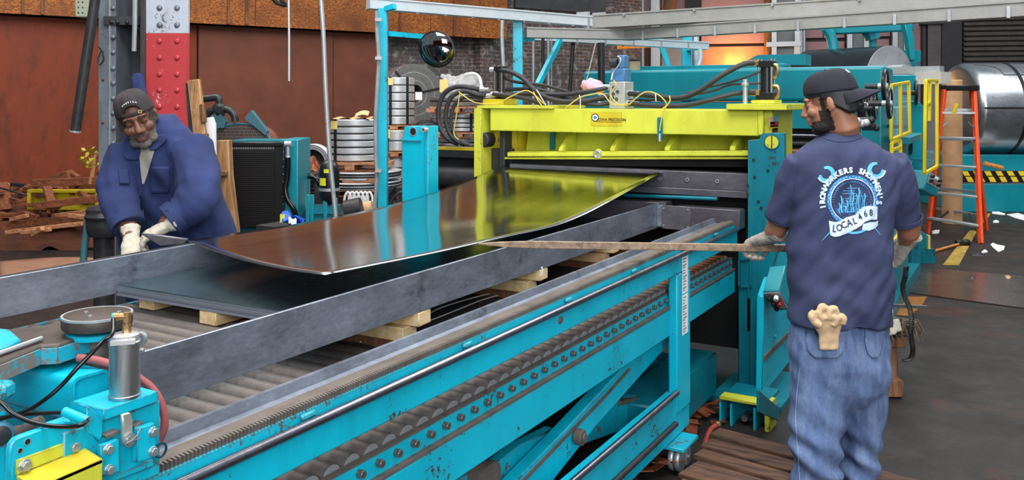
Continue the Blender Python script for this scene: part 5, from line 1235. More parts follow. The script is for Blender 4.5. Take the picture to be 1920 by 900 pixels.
def pallet(label, px0, px1, y0_, y1_, d, floor=False, name='pallet'):
    o = thing(name, W((px0+px1)/2, y1_, d), label, 'pallet', 'pallets under the coils'); w = (px1-px0)/F*d
    zt, zb_ = PZ(y0_, d), PZ(y1_, d); h = zt-zb_
    n = 5
    for k in range(n):
        dd = d-w/2+w*k/(n-1); cbox(MB(), PR(px0, d), PR(px1, d), dd-.05, dd+.05, zt-h*.22, zt).build('deck_board', SCRAPWOOD2, o)
    for f in (0, .5, 1):
        r = lerp(PR(px0, d), PR(px1, d), f); cbox(MB(), r-.05, r+.05, d-w/2-.05, d+w/2+.05, zb_+h*.2, zt-h*.24).build('stringer', SCRAPWOOD2, o)
    cbox(MB(), PR(px0, d), PR(px1, d), d-w/2-.05, d-w/2+.05, zb_, zb_+h*.18).build('bottom_board', SCRAPWOOD, o)
    return o
pallet('pallet directly under the stack of six slit coils', 612, 722, 301, 317, 9.5)
s2 = slit_stack('slit_coil_stack', 'low stack of wide thin strip coils under the pallet, behind the black tank', 607, 752, [317, 322.5, 327, 333], 9.5, COILS)
cbox(MB(), PR(640, 9.5), PR(720, 9.5), 9.2, 9.8, PZ(338, 9.5), PZ(333, 9.5)) 
o = cbox(MB(), PR(645, 9.2), PR(705, 9.2), 9.1, 9.8, PZ(341, 9.2), PZ(333, 9.2)).build('timber_block', SCRAPWOOD2); tag(o, 'rough timber spacer between the two low strip coils behind the black tank', 'timber')
s3 = slit_stack('slit_coil_stack', 'lowest pair of wide thin strip coils near the floor, behind the black tank', 600, 752, [336, 341, 346.5, 349], 9.5, COILS)
pallet('pallet at the bottom of the strip coils behind the black tank', 610, 730, 350, 362, 9.5)
o = cbox(MB(), PR(612, 9.5), PR(740, 9.5), 9.2, 10.2, 0, PZ(362, 9.5)).build('crate', SCRAPWOOD); tag(o, 'dark wooden crate under the strip coils', 'crate')
# stack behind the first teal post
s4 = slit_stack('slit_coil_stack', 'tall bright stack of six slit coils right of the first teal post', 712, 777, [145, 160, 174, 190, 204, 217, 233], 11.5, COILS, (-.25, .75), (-.3, 147, 160))
pallet('pallet under the tall bright coil stack', 716, 770, 234, 243, 11.5)
s5 = slit_stack('slit_coil_stack', 'short stack of two slit coils under the tall bright stack', 716, 772, [243, 263, 282], 11.3, COILS, (-.5,), (-.55, 242, 258))
pallet('dark pallet between the short coil stacks right of the first teal post', 716, 772, 283, 293, 11.3)
s6 = slit_stack('slit_coil_stack', 'lowest short stack of two slit coils right of the first teal post', 714, 772, [293, 313, 334], 11.3, COILS)
o = cbox(MB(), PR(716, 11.3), PR(772, 11.3), 11.0, 11.7, 0, PZ(334, 11.3)).build('crate', SCRAPWOOD); tag(o, 'wooden crate under the lowest short coil stack', 'crate')
def standing_coil(label, px, py, R, r_, thick, d, yaw, mat, straps=0):
    c = W(px, py, d); ax = RD(math.sin(yaw), -math.cos(yaw), 0); o = thing('standing_coil', c-V((0, 0, R)), label, 'coil')
    MB().ring(c-ax*thick/2, c+ax*thick/2, R, r_, 56).build('coil_body', mat, o, .004)
    for k in range(1, 5): rr = lerp(r_, R, k/5); MB().ring(c+ax*(thick/2-.002), c+ax*(thick/2+.002), rr+.004, rr-.004, 56).build('wrap_line', GALV if k % 2 else COILD, o)
    MB().cyl(c-ax*(thick/2-.01), c-ax*(thick/2-.03), r_*.99, n=32).build('core_board', BLACK_SHADE, o)
    for k in range(straps):
        a = .2+k*2.1; u = V((0, 0, 1))*math.sin(a)+RD(math.cos(yaw), math.sin(yaw), 0)*math.cos(a); MB().bar(c+u*r_+ax*(thick/2+.005), c+u*R+ax*(thick/2+.005), .03, .006, ax).build('strap', STRAP, o)
    return o
o = standing_coil('big grey coil standing on edge behind the tall bright stack, against the brick wall', 770, 176, .42, .13, .3, 12.5, .45, COILD, 3)
c_ = W(785, 180, 12.2); MB().box((-.05, -.003, -.055), (.05, .003, .055), Matrix.Translation(c_) @ Matrix.Rotation(PI/6+.45, 4, 'Z')).build('white_tag', PAPER, o)
o2 = cbox(MB(), PR(728, 12.5), PR(822, 12.5), 12.1, 12.95, 0, PZ(176, 12.5)-.418).build('crate', SCRAPWOOD); tag(o2, 'tall brown crate under the big grey coil by the brick wall', 'crate')
o = standing_coil('pale narrow coil standing on edge left of the black tank, with an orange ribbon', 588, 305, .19, .135, .1, 8.9, -.15, plain('pale_coil', (206, 204, 214), .5, .3), 0)
MB().tube([W(570, 283, 8.7), W(575, 289, 8.7), W(570, 293, 8.7)], .014, 6).build('ribbon', ORANGE, o); MB().box((-.022, -.002, -.06), (.022, .002, .02), Matrix.Translation(W(572, 297, 8.7)) @ M30.to_3x3().to_4x4()).build('paper_tag', LABELY, o)
o = standing_coil('small dark coil on edge left of the hose loops', 800, 248, .16, .06, .25, 11.5, .3, IRON, 0)
o2 = cbox(MB(), PR(785, 11.5), PR(818, 11.5), 11.3, 11.7, 0, PZ(248, 11.5)-.158).build('crate', SCRAPWOOD); tag(o2, 'narrow brown crate under the small dark coil', 'crate')
o2 = cbox(MB(), PR(565, 8.9), PR(606, 8.9), 8.8, 9.1, 0, PZ(305, 8.9)-.188).build('crate', SCRAPWOOD); tag(o2, 'brown crate under the pale narrow coil left of the black tank', 'crate')
# crates and boards under the film-wrapped coil, behind the hoses
s7 = slit_stack('slit_coil_stack', 'slit coils on pallets seen through the black hose loops', 830, 900, [212, 221, 230, 238, 246], 11.0, COILS, (.6,))
pallet('upper pallet seen through the hose loops', 812, 902, 200, 212, 11.0); pallet('lower pallet seen through the hose loops', 822, 902, 247, 257, 11.0)
s8 = slit_stack('slit_coil_stack', 'bottom slit coils behind the hose loops', 822, 902, [257, 266, 272], 11.0, COILS)
o = cbox(MB(), PR(815, 11), PR(905, 11), 10.7, 11.6, 0, PZ(272, 11)).build('crate', SCRAPWOOD); tag(o, 'brown crate under the coils behind the hose loops', 'crate')
s9 = slit_stack('slit_coil_stack', 'dark flat coil under clear film above the hose loops', 806, 905, [181, 190, 199], 11.2, COILD)
m = MB(); m.ball(W(862, 165, 11.2), (.27, .22, .15)); m.ball(W(838, 143, 11.2), (.12, .05, .03)); m.ball(W(880, 150, 11.2), (.14, .16, .08)); me = remeshed(m, .02, 2)
wrinkle(me, lambda p: .035*noise.noise(p*14))
o = link('film_bundle', me, PLASTIC, angle=30); tag(o, 'bundle in crumpled clear film on the coils behind the hoses', 'bundle')
MB().box((-.05, -.003, -.08), (.05, .003, .08), Matrix.Translation(W(832, 161, 10.8)) @ M30.to_3x3().to_4x4()).build('yellow_tag', LABELY, o)
o = MB().tube([W(872, 140, 11), W(888, 138, 11), (W(899, 146, 11)), W(903, 165, 11)], .02, 8, 1).build('white_pipe', PAPER); tag(o, 'bent white plastic pipe over the film bundle', 'pipe')
# odds and ends right of the tank: white looped straps, dark motor, cable knots
for k in range(6):
    x = 645+k*8; o = MB().tube([W(x, 385, 8.6), W(x+2, 368, 8.6), W(x+8, 360, 8.6), W(x+13, 370, 8.6), W(x+12, 386, 8.6)], .012, 6, 1).build('strap_loop', PAPER)
    tag(o, ['first white looped strap of the heap, nearest the black tank', 'second white looped strap right of the black tank', 'third white looped strap right of the black tank', 'fourth white looped strap right of the black tank', 'fifth white looped strap right of the black tank', 'last white looped strap of the heap, nearest the first teal post'][k], 'strap', 'white strap loops')
o = MB().cyl(W(648, 396, 8.1), W(678, 390, 8.1), .10, n=24).build('drum_motor', IRON); tag(o, 'small dark drum motor at the lower right of the black tank', 'motor')
o = MB().cyl(W(684, 392, 8.3), W(698, 390, 8.3), .07, n=20).build('drum_end', CARD2); tag(o, 'tan round drum end beside the small dark motor', 'drum')
o = cbox(MB(), PR(630, 8.3), PR(758, 8.3), 8.2, 9.0, 0, PZ(400, 8.3)).build('parts_bench', IRON); tag(o, 'low dark parts bench behind the curved sheet', 'bench')
for k, pts in enumerate([[(726, 450), (728, 400), (735, 375), (748, 362), (760, 360)], [(721, 450), (722, 395), (730, 365), (742, 350)], [(738, 450), (742, 400), (750, 380), (765, 370)]]):
    o = MB().tube([W(x, y, 8.0) for x, y in pts], .014, 8, 1).build('black_cable', BLACK_SHADE if k else RUBBER); tag(o, ['grey black cable arching nearest the first teal post', 'sooty black cable in the middle between the post and the stand', 'sooty black cable nearest the chipped stand'][k], 'cable', 'cables by the stand')
m = MB(); rg = random.Random(5)
for k in range(12): m.bar(W(rg.uniform(728, 752), rg.uniform(345, 399), 8.5), W(rg.uniform(728, 752), rg.uniform(345, 399), 8.5), .03, .03)
o = m.build('pipe_fittings', IRON); tag(o, 'heap of dark pipe fittings between the first teal post and the stand', 'scrap', kind='stuff')
# crumpled brown paper left of the tank
m = MB(); m.grid(lambda u, v: W(lerp(578, 612, u), lerp(352, 300, v)-8*math.sin(u*6)-40*(1-u)*v*0, 8.6)+RD(0, .06*noise.noise(V((u*5, v*5, 1))), 0), 10, 10); o = m.build('crumpled_paper', plain('red_brown_paper', (176, 106, 78), .8), None, angle=25); tag(o, 'crumpled red-brown paper beside the black tank', 'paper')
# ------------------------------------------------------------------ scrap timber heap by the rusty wall
rg = random.Random(12)
yb = thing('yellow_steel_bin', W(115, 392, 11)*V((1, 1, 0)), 'yellow steel bin side lying in the scrap timber heap', 'bin')
D = 11.0
cbox(MB(), PR(52, D), PR(182, D), D+.1, D+.13, PZ(392, D), PZ(358, D)).build('panel', YELLOW_G, yb)
for x0_, x1_, y0_, y1_ in [(50, 182, 356, 362), (52, 182, 386, 394), (50, 57, 357, 394), (84, 88, 357, 392), (150, 154, 357, 392), (178, 184, 357, 394)]:
    cbox(MB(), PR(x0_, D), PR(x1_, D), D, D+.1, PZ(y1_, D), PZ(y0_, D)).build('rib', YELLOW_G, yb, .006)
planks = [((60, 344), (184, 339), .06, .10, SCRAPWOOD, 10.9), ((88, 350), (98, 386), .10, .04, SCRAPWOOD, 10.8), ((65, 387), (182, 372), .05, .09, SCRAPWOOD, 10.7), ((0, 427), (165, 411), .12, .14, SCRAPWOOD, 10.9),
 ((10, 436), (165, 418), .04, .05, SCRAPWOOD2, 10.6), ((100, 406), (172, 397), .08, .07, SCRAPWOOD2, 10.9), ((0, 405), (50, 402), .08, .06, SCRAPWOOD, 11), ((0, 344), (10, 395), .16, .1, SCRAPWOOD, 11.3),
 ((96, 338), (130, 328), .05, .12, SCRAPWOOD, 11.6), ((128, 326), (146, 338), .08, .12, SCRAPWOOD, 11.7), ((20, 346), (90, 352), .04, .05, IRON, 11.8), ((90, 395), (110, 384), .06, .08, SCRAPWOOD, 10.8), ((62, 440), (80, 428), .06, .06, SCRAPWOOD2, 10.4), ((20, 412), (52, 404), .05, .05, SCRAPWOOD2, 10.8), ((34, 398), (72, 410), .05, .08, SCRAPWOOD, 10.9), ((0, 352), (50, 366), .03, .02, IRON, 10.7), ((0, 345), (62, 352), .05, .05, SCRAPWOOD2, 12), ((130, 404), (165, 408), .05, .05, SCRAPWOOD2, 10.6), ((40, 436), (95, 430), .05, .05, SCRAPWOOD2, 10.5), ((150, 348), (184, 346), .05, .08, SCRAPWOOD, 11.6)]
words = ['long brown plank on top of the yellow bin', 'short upright board crossing the yellow bin', 'slanting brown plank across the front of the yellow bin', 'thick dark beam at the bottom of the scrap heap', 'long pale lath in front of the thick dark beam', 'pale split board below the yellow bin', 'brown board at the left edge above the thick beam', 'upright post stub at the left edge of the picture', 'tilted board end above the long plank', 'broken board end near the sapling', 'dark iron bar behind the yellow bin', 'small brown offcut under the yellow bin', 'pale offcut lying before the scrap heap', 'pale short batten left in the scrap heap', 'slanted brown batten left in the scrap heap', 'thin bent iron strip at the far left of the heap', 'pale board far back by the rusty wall', 'pale stub end next to the pipe frame', 'pale lath lying low in the heap', 'brown board half hidden behind the column']
for (a, b, w, h, mt, d), lab_ in zip(planks, words):
    o = MB().bar(W(a[0], a[1], d), W(b[0], b[1], d-.1), w, h).build('scrap_plank', mt, None, .006); tag(o, lab_, 'plank', 'scrap timber')
m = MB()
for k in range(420):
    x = rg.uniform(-10, 180); y = rg.uniform(405, 452) if rg.random() < .6 else rg.uniform(350, 420); d = 1650*1.815/(max(y, 425)+rg.uniform(0, 14)-187)
    p = W(x, y, min(d, 12.5)); a = rg.uniform(0, 6.3); l = rg.uniform(.04, .20)
    if y > 425: p.z = rg.uniform(.0, .10)
    m.bar(p, p+V((math.cos(a)*l, math.sin(a)*l, rg.uniform(-.03, .05))), rg.uniform(.02, .06), rg.uniform(.01, .03))
o = m.build('wood_chips', SCRAPWOOD2); tag(o, 'litter of wood chips and splinters around the scrap heap', 'debris', kind='stuff')
m = MB()
for k in range(160):
    x = rg.uniform(-20, 185); y = rg.uniform(352, 425); p = W(x, y, rg.uniform(11.0, 12.6)); a = rg.uniform(0, 6.3); l = rg.uniform(.1, .4)
    m.bar(p, p+V((math.cos(a)*l, math.sin(a)*l, rg.uniform(-.1, .1))), rg.uniform(.03, .09), rg.uniform(.02, .06))
o = m.build('rubble', SCRAPWOOD); tag(o, 'dark rubble filling the scrap heap', 'debris', kind='stuff')
m = MB(); m.grid(lambda u, v: W(lerp(-30, 184, u), lerp(470, 350, v), lerp(10.6, 13, v))*V((1, 1, 0))+V((0, 0, max(0, .55*math.sin(PI*v)+.12*noise.noise(V((u*6, v*5, 2)))))), 30, 12); o = m.build('dirt_heap', plain('heap_earth', (84, 46, 30), .95, 0, .3, 5), None, angle=30); tag(o, 'earth heap under the scrap timber by the rusty wall', 'heap', kind='stuff')
sg = thing('sapling', W(172, 340, 10.8), 'small yellow-green sapling growing beside the column', 'plant')
stem = MB().tube([W(170, 345, 10.8), W(173, 325, 10.8), W(176, 312, 10.8), W(178, 290, 10.8)], [.03, .025, .02, .01], 8, 0).build('stem', TWIG, sg)
for k in range(34):
    p = W(rg.uniform(152, 184), rg.uniform(278, 312), 10.8+rg.uniform(-.15, .15)); a = rg.uniform(0, 6.3); b = rg.uniform(-.6, .6); u = V((math.cos(a), math.sin(a), b)).normalized()*.07; w = u.orthogonal().normalized()*.022
    m = MB(); m.add([p, p+u*.5+w, p+u, p+u*.5-w], [(0, 1, 2, 3)]); m.build('leaf', LEAF, sg, flat=True)
for k in range(5): MB().tube([W(176, 312-k*3, 10.8), W(160+k*6, 298-k*3, 10.8)], .006, 5).build('twig', TWIG, sg)
# scrap sheet on the earth floor behind the fence
m = MB(); m.grid(lambda u, v: onZ(lerp(0, 185, u), lerp(522, 490, v)-8*math.sin(u*2.2)*v, .05+.05*math.sin(u*5+v*3)*v), 16, 8); o = m.build('scrap_sheet', plain('pinkish_sheet', (168, 128, 108), .5, .2, .15, 3), None, angle=40); tag(o, 'pale bent scrap sheet on the ground behind the blue-grey plate', 'sheet')
s_ = o.modifiers.new('t', 'SOLIDIFY'); s_.thickness = .004
o = MB().prism([onZ(x, y, .4) for x, y in [(262, 556), (284, 558), (286, 575), (262, 570)]], (0, 0, -.25)).build('red_cloth', plain('red_cloth', (150, 20, 34), .9), None, .02); tag(o, 'red cloth behind the far timber block under the stack', 'cloth')
# ------------------------------------------------------------------ teal clamp carriage riding on the rack, lower left
PADM = steel('worn_cast_pad', (80, 71, 66), .5, .4, .3, (1, 1, 1), 18, (54, 47, 43), .12, .15)
ARMP = paint('arm_worn_paint', (0, 170, 196), .5, .515, (118, 110, 104), .5, scale=1.2, edge=1.0)
ck = thing('clamp_carriage', (-1.5, 1.0, 1.0), 'battered teal clamp carriage with silver air cylinder and round pad, bottom left', 'machine')
def z7(x, y): return (x*.2111, 530+y*.2111)
def z8(x, y): return (x*.2445, 680+y*.2445)
# arm with round pad
AZ = 1.335
top = [onZ(x, y, AZ) for x, y in [(-30, 632), (0, 624), (32, 613), (74, 611), (117, 600), (150, 590), (200, 575), (240, 572), (248, 583), (232, 598), (211, 610), (143, 634), (110, 645), (78, 646), (0, 677), (-30, 690)]]
MB().prism(top, (0, 0, -.038)).build('swing_arm', PADM, ck, .006, seg=2)
edge = [onZ(x, y, AZ) for x, y in [(-30, 690), (0, 677), (78, 646), (110, 645), (143, 634), (211, 610), (238, 594)]]
e2 = MB()
for a, b in zip(edge, edge[1:]): e2.bar(a+V((.003, -.004, -.022)), b+V((.003, -.004, -.022)), .006, .030)
e2.build('arm_edge', ARMP, ck)
rail = [onZ(x, y, AZ) for x, y in [(-30, 680), (0, 668), (78, 640)]]
MB().tube([p+V((0, 0, .006)) for p in rail], .005, 8).build('arm_bead', GALV, ck)
blk = [onZ(x, y, AZ+.002) for x, y in [(-20, 628), (0, 626), (20, 628), (40, 646), (10, 660), (-20, 668)]]
MB().prism(blk, (0, 0, .012)).build('arm_block', TEAL_WORN, ck, .004)
pc = onZ(182.5, 588, 1.372)
MB().lathe([(.060, 0), (.0665, .003), (.068, .008), (.068, .022), (.0665, .0265), (.064, .028)], pc-V((0, 0, .028)), (0, 0, 1), 64).build('round_pad', PADM, ck)
for dx, dy in ((-.03, -.005), (.008, -.022), (.028, .03)): MB().cyl(pc+V((dx, dy, 0)), pc+V((dx, dy, .002)), .0045, n=12).build('pad_screw', BOLT_P, ck)
MB().ring(pc-V((0, 0, .004)), pc-V((0, 0, -.0005)), .0685, .064, 64).build('pad_rim', GALV, ck)
MB().lathe([(.058, 0), (.06, .012)], pc-V((0, 0, .045)), (0, 0, 1), 40).build('pad_seat', TEAL, ck)
MB().cyl(pc-V((0, 0, .20)), pc-V((0, 0, .04)), .022, n=16).build('pad_spindle', GREASE, ck)
MB().box((-1.83, 1.05, 1.10), (-1.72, 1.20, 1.30)).build('arm_pedestal', TEAL_WORN, ck, .004)
p = W(*z7(865, 600), 1.9); MB().cyl(p-V((0, 0, .05)), p+V((0, 0, .05)), .012, n=14).build('spring_stud', BRASS, ck)
MB().tube([p+V((.014*math.cos(k*.9), .014*math.sin(k*.9), -.02+.0018*k)) for k in range(40)], .0022, 6).build('spring', GALV, ck)
# housing with rounded end cap
HX = -1.575
def rr(pts, n=4, r=.25):
    out = []; m = len(pts)
    for i in range(m):
        a, b, c = pts[i-1], pts[i], pts[(i+1) % m]
        p, q = lerp(b, a, r), lerp(b, c, r)
        for k in range(n+1):
            t = k/n; out.append(lerp(lerp(p, b, t), lerp(b, q, t), t))
    return out
cap = [onX(*z8(x, y), HX) for x, y in [(538, 120), (822, 40), (828, 400), (540, 470)]]
MB().prism(rr(cap, 4, .18), (-.30, 0, 0)).build('housing', TEAL, ck, .004)
cc_ = sum(cap, V((0, 0, 0)))/4
ring_o = rr([lerp(p, cc_, -.01) for p in cap], 4, .18); m = MB(); n = len(ring_o)
ring_i = rr([lerp(p, cc_, .11) for p in cap], 4, .18); vs = [p+V((.008, 0, 0)) for p in ring_o]+[p+V((.008, 0, 0)) for p in ring_i]+[p+V((-.002, 0, 0)) for p in ring_o]+[p+V((-.002, 0, 0)) for p in ring_i]
fs = []
for k in range(n):
    j = (k+1) % n; fs += [(k, j, n+j, n+k), (2*n+k, 2*n+j, j, k), (n+k, n+j, 3*n+j, 3*n+k)]
m.add(vs, fs); m.build('end_rim', TEAL, ck)
# left housing block behind
MB().box((-1.95, .62, 1.10), (HX-.02, .93, 1.26)).build('rear_housing', TEAL_WORN, ck, .008)
# cap plate, cylinder
MB().box((-1.512, .998, 1.240), (-1.42, 1.114, 1.26)).build('cap_plate', TEAL, ck, .0015)
MB().prism([onX(*z8(x, y), -1.425) for x, y in [(668, 330), (800, 430), (790, 560), (760, 610), (668, 520)]], (-.05, 0, 0)).build('side_gusset', TEAL, ck, .002)
MB().prism([onX(*z8(x, y), -1.45) for x, y in [(1195, 280), (1150, 420), (1080, 460), (1040, 350)]], (-.04, 0, 0)).build('side_gusset', TEAL, ck, .002)
ac = V((-1.4487, 1.062, 1.26))
cy = MB().lathe([(.0275, 0), (.0285, .002), (.0285, .006), (.027, .007), (.027, .096), (.0282, .097), (.0282, .104), (.0262, .106)], ac, (0, 0, 1), 48).build('air_cylinder', ALU, ck)
MB().lathe([(.026, 0), (.026, .012), (.020, .014)], ac+V((0, 0, .105)), (0, 0, 1), 40).build('cylinder_head', plain('cast_alloy', (200, 202, 204), .35, .6), cy)
MB().box((-.021, -.030, .1045), (.021, -.018, .1125), Matrix.Translation(ac) @ Matrix.Rotation(PI/6+.3, 4, 'Z')).build('head_flat', plain('alloy_bright', (220, 222, 224), .3, .5), cy)
f0 = ac+V((-.002, .006, .118)); m = MB(); m.cyl(f0, f0+V((0, 0, .016)), .008, n=6); m.cyl(f0+V((0, 0, .016)), f0+V((0, 0, .024)), .006, n=12); m.cyl(f0+V((0, 0, .02)), f0+V((0, 0, .038)), .0075, n=6); m.build('brass_elbow', BRASS, cy)
f1 = f0+V((0, 0, .031)); dv = RD(-1, -.15, 0).normalized()
m = MB(); m.cyl(f1, f1+dv*.016, .007, n=12); m.cyl(f1+dv*.014, f1+dv*.022, .0078, n=16); m.build('push_fitting', BRASS, cy)
MB().cyl(f1+dv*.021, f1+dv*.026, .0068, n=14).build('fitting_collar', TEAL, cy)
p = W(265, 634, 1.72); m = MB(); m.ring(p, p+RD(0, -.012, 0), .0135, .009, 18); m.cyl(p+RD(0, -.004, 0), p+RD(0, -.008, 0), .008, n=10); m.bar(p, p+RD(-.04, .0, -.0), .008, .008); m.bar(p+RD(-.005, 0, .012), p+RD(-.045, 0, .006), .004, .006); m.build('wing_valve', GALV, cy)
p = W(268, 657, 1.66); MB().cyl(p-RD(.01, 0, 0), p+RD(.002, 0, 0), .004, n=10).build('side_screw', BOLT_P, cy)
# body block, clevis and bolted plates
MB().box((-1.512, .93, 1.094), (-1.432, 1.128, 1.238)).build('body_block', TEAL_WORN, ck, .003)
MB().prism([onX(*z8(x, y), -1.422) for x, y in [(770, 625), (918, 575), (922, 850), (1180, 740), (1180, 795), (830, 930), (770, 930)]], (-.012, 0, 0)).build('saddle_plate', TEAL_WORN, ck, .0015)
MB().prism([onX(*z8(x, y), -1.408) for x, y in [(772, 640), (916, 585), (920, 838), (830, 872), (776, 860)]], (-.012, 0, 0)).build('clamp_plate', TEAL, ck, .0015)
MB().prism([onX(*z8(x, y), -1.404) for x, y in [(1056, 508), (1196, 462), (1196, 728), (1048, 768)]], (-.014, 0, 0)).build('clamp_plate', TEAL, ck, .0015)
for x, y, X in ((828, 665, -1.408), (835, 822, -1.408), (1172, 532, -1.404), (1172, 680, -1.404)):
    p = onX(*z8(x, y), X); m = MB(); m.cyl(p, p+V((.0015, 0, 0)), .0098, n=20); m.hexbolt(p+V((.001, 0, 0)), (1, 0, 0), .0082, .007); m.build('hex_bolt', BOLT_P, ck, .0008)
cl1 = [onX(*z8(x, y), -1.405) for x, y in [(935, 400), (1002, 380), (1022, 440), (1022, 560), (1000, 625), (970, 642), (943, 610), (945, 480)]]
MB().prism(cl1, (-.008, 0, 0)).build('clevis', plain('zinc_plated', (190, 196, 188), .35, .6, .15, 30), ck, .002)
p = onX(*z8(985, 590), -1.405); m = MB(); m.ring(p, p+V((.005, 0, 0)), .0125, .009, 24); m.cyl(p, p+V((.008, 0, 0)), .0085, n=20); m.build('clevis_pin', BOLT_P, ck)
MB().tube([p+V((.009, -.012, -.002)), p+V((.010, .0, .0)), p+V((.011, .012, .008)), p+V((.011, .018, .018))], .0011, 5).build('cotter_pin', BOLT_P, ck)
MB().tube([p+V((.010, .004, .0)), p+V((.011, .018, -.001))], .0011, 5).build('cotter_pin', BOLT_P, ck)
q0 = onX(*z8(960, 420), -1.44); MB().cyl(q0-V((0, 0, .02)), q0+V((0, 0, .03)), .012, n=16).build('piston_rod', GALV, ck)
MB().prism([onX(*z8(x, y), -1.415) for x, y in [(810, 560), (915, 515), (925, 540), (830, 585)]], (-.02, 0, 0)).build('wedge', GREASE, ck, .001)
MB().prism([onX(*z8(x, y), -1.415) for x, y in [(1030, 490), (1090, 450), (1105, 465), (1040, 510)]], (-.02, 0, 0)).build('wedge', GREASE, ck, .001)
p = onX(*z8(1225, 670), -1.43); MB().ring(p, p+V((.004, 0, 0)), .0145, .0115, 28).build('retaining_ring', plain('blued_ring', (30, 84, 104), .3, .4), ck)
# left plate with yellow angle guard
lp = [onX(*z8(x, y), -1.440) for x, y in [(60, 1000), (72, 700), (82, 630), (118, 585), (170, 560), (500, 448), (520, 470), (660, 440), (665, 620), (690, 700), (690, 1000)]]
MB().prism(lp, (-.014, 0, 0)).build('mounting_plate', TEAL, ck, .003)
for x, y, r in ((210, 606, .0048), (153, 675, .0038)):
    p = onX(*z8(x, y), -1.4395); MB().cyl(p, p+V((.0006, 0, 0)), r, n=18).build('bolt_hole', BLACK_SHADE, ck); MB().ring(p, p+V((.001, 0, 0)), r+.0009, r, 18).build('hole_edge', GALV, ck)
sA = [onX(*z8(x, y), -1.434) for x, y in [(128, 750), (648, 560), (652, 650), (610, 672), (126, 868)]]
yg = MB().prism(sA, (-.005, 0, 0)).build('guard_angle', YELLOW, ck, .0015)
for x, y in ((190, 790), (568, 645)):
    p = onX(*z8(x, y), -1.434); m = MB(); m.cyl(p, p+V((.0018, 0, 0)), .0115, n=22); m.hexbolt(p+V((.001, 0, 0)), (1, 0, 0), .009, .0075); m.build('hex_bolt', BOLT_P, yg, .0008)
zl = onX(*z8(640, 655), -1.434).z; ya = onX(*z8(126, 868), -1.434).y; yb_ = onX(*z8(640, 655), -1.434).y
m = MB(); a_, b_ = onX(*z8(126, 868), -1.434), onX(*z8(650, 652), -1.434)
m.add([a_, b_, b_+V((.05, .0, -.010)), a_+V((.05, 0, -.010)), a_-V((0, 0, .005)), b_-V((0, 0, .005)), b_+V((.05, 0, -.016)), a_+V((.05, 0, -.016))], [(0,1,2,3),(7,6,5,4),(0,4,5,1),(1,5,6,2),(2,6,7,3),(3,7,4,0)]); m.build('guard_ledge', YELLOW_G, yg)
m = MB(); m.prism([a_+V((.05, 0, -.010)), b_+V((.05, 0, -.010)), b_+V((.05, 0, -.11)), a_+V((.05, 0, -.11))], (-.005, 0, 0)); m.build('guard_lip', YELLOW, yg, .001)
# tube holder and lines
a_, b_ = W(*z8(495, 375), 1.545), W(*z8(668, 448), 1.53)
MB().cyl(a_, b_, .0085, n=20).build('tube_holder', TEAL, ck); MB().ring(b_, b_+(b_-a_).normalized()*.001, .0086, .0068, 20).build('holder_lip', GALV, ck)
L1 = [f1+dv*.024]+[W(x, y, d) for x, y, d in [(211, 625, 1.62), (196, 637, 1.61), (175, 659, 1.59), (143, 692, 1.57), (116, 722, 1.56), (86, 748, 1.55), (49, 771, 1.55), (0, 786, 1.55), (-40, 796, 1.55)]]
MB().tube(L1, .0040, 10, 1).build('air_line', RUBBER_G, ck)
MB().tube([W(x, y, 1.5) for x, y in [(-30, 742), (0, 753), (24, 775), (61, 792), (98, 799), (134, 800), (152, 797)]]+[b_+V((0, 0, 0))], .0040, 10, 1).build('air_line', RUBBER_G, ck)
MB().tube([W(x, y, 1.56) for x, y in [(-30, 790), (0, 784), (37, 778), (80, 775), (118, 774)]], .0036, 8, 1).build('air_line', RUBBER_G, ck)
MB().tube([W(x, y, 1.75) for x, y in [(146, 671), (175, 674), (206, 682), (240, 694), (264, 711), (284, 727), (300, 751), (308, 778), (308, 802), (302, 818), (298, 830)]], .0078, 10, 1).build('red_air_hose', REDHOSE, ck)
MB().tube([W(*z8(x, y), 1.62) for x, y in [(40, 560), (100, 535), (180, 520), (240, 480), (320, 450)]], .011, 10, 1).build('return_pipe', GREASE, ck)
gc = W(*z8(0, 545), 1.5); m = MB(); m.lathe([(.020, 0), (.021, .002), (.021, .010), (.018, .012)], gc, V((1, -.5, .0)), 28); m.build('gauge', plain('gauge_blue', (50, 110, 140), .4), ck)
MB().lathe([(.017, .0), (.016, .0006)], gc+V((1, -.5, 0)).normalized()*.0125, V((1, -.5, 0)), 28).build('gauge_face', IRON, ck)
p = W(*z8(0, 205), 1.60); MB().box((-.05, -.02, -.016), (.02, .02, .013), Matrix.Translation(p) @ M30.to_3x3().to_4x4()).build('stop_block', TEAL_WORN, ck, .006)
# ------------------------------------------------------------------ people
RX_, DY_ = V((C30, S30, 0)), V((-S30, C30, 0))           # camera-right and away, in world axes
def loft(mb, secs, n=28, exp=2.3):
    """secs: (centre, axis u, axis v, ru, rv) rings, closed with caps"""
    vs = []
    for c, u, v, ru, rv in secs:
        for k in range(n):
            th = 2*PI*k/n; cs, sn = math.cos(th), math.sin(th)
            a = math.copysign(abs(cs)**(2/exp), cs); b = math.copysign(abs(sn)**(2/exp), sn)
            vs.append(c+u*(ru*a)+v*(rv*b))
    m = len(secs); fs = [(i*n+k, i*n+(k+1) % n, (i+1)*n+(k+1) % n, (i+1)*n+k) for i in range(m-1) for k in range(n)]
    fs += [tuple(range(n-1, -1, -1)), tuple(range((m-1)*n, m*n))]; mb.add(vs, fs)
def rows_loft(mb, rows, n=32, exp=2.3, k=1.0, kd=1.0):   # rows: (py, px left, px right, depth, half thickness)
    secs = []
    for py, x0, x1, d, t in rows:
        c = W((x0+x1)/2, py, d); secs.append((c, RX_, DY_, (x1-x0)/2/F*d*k, t*kd))
    loft(mb, secs, n, exp)
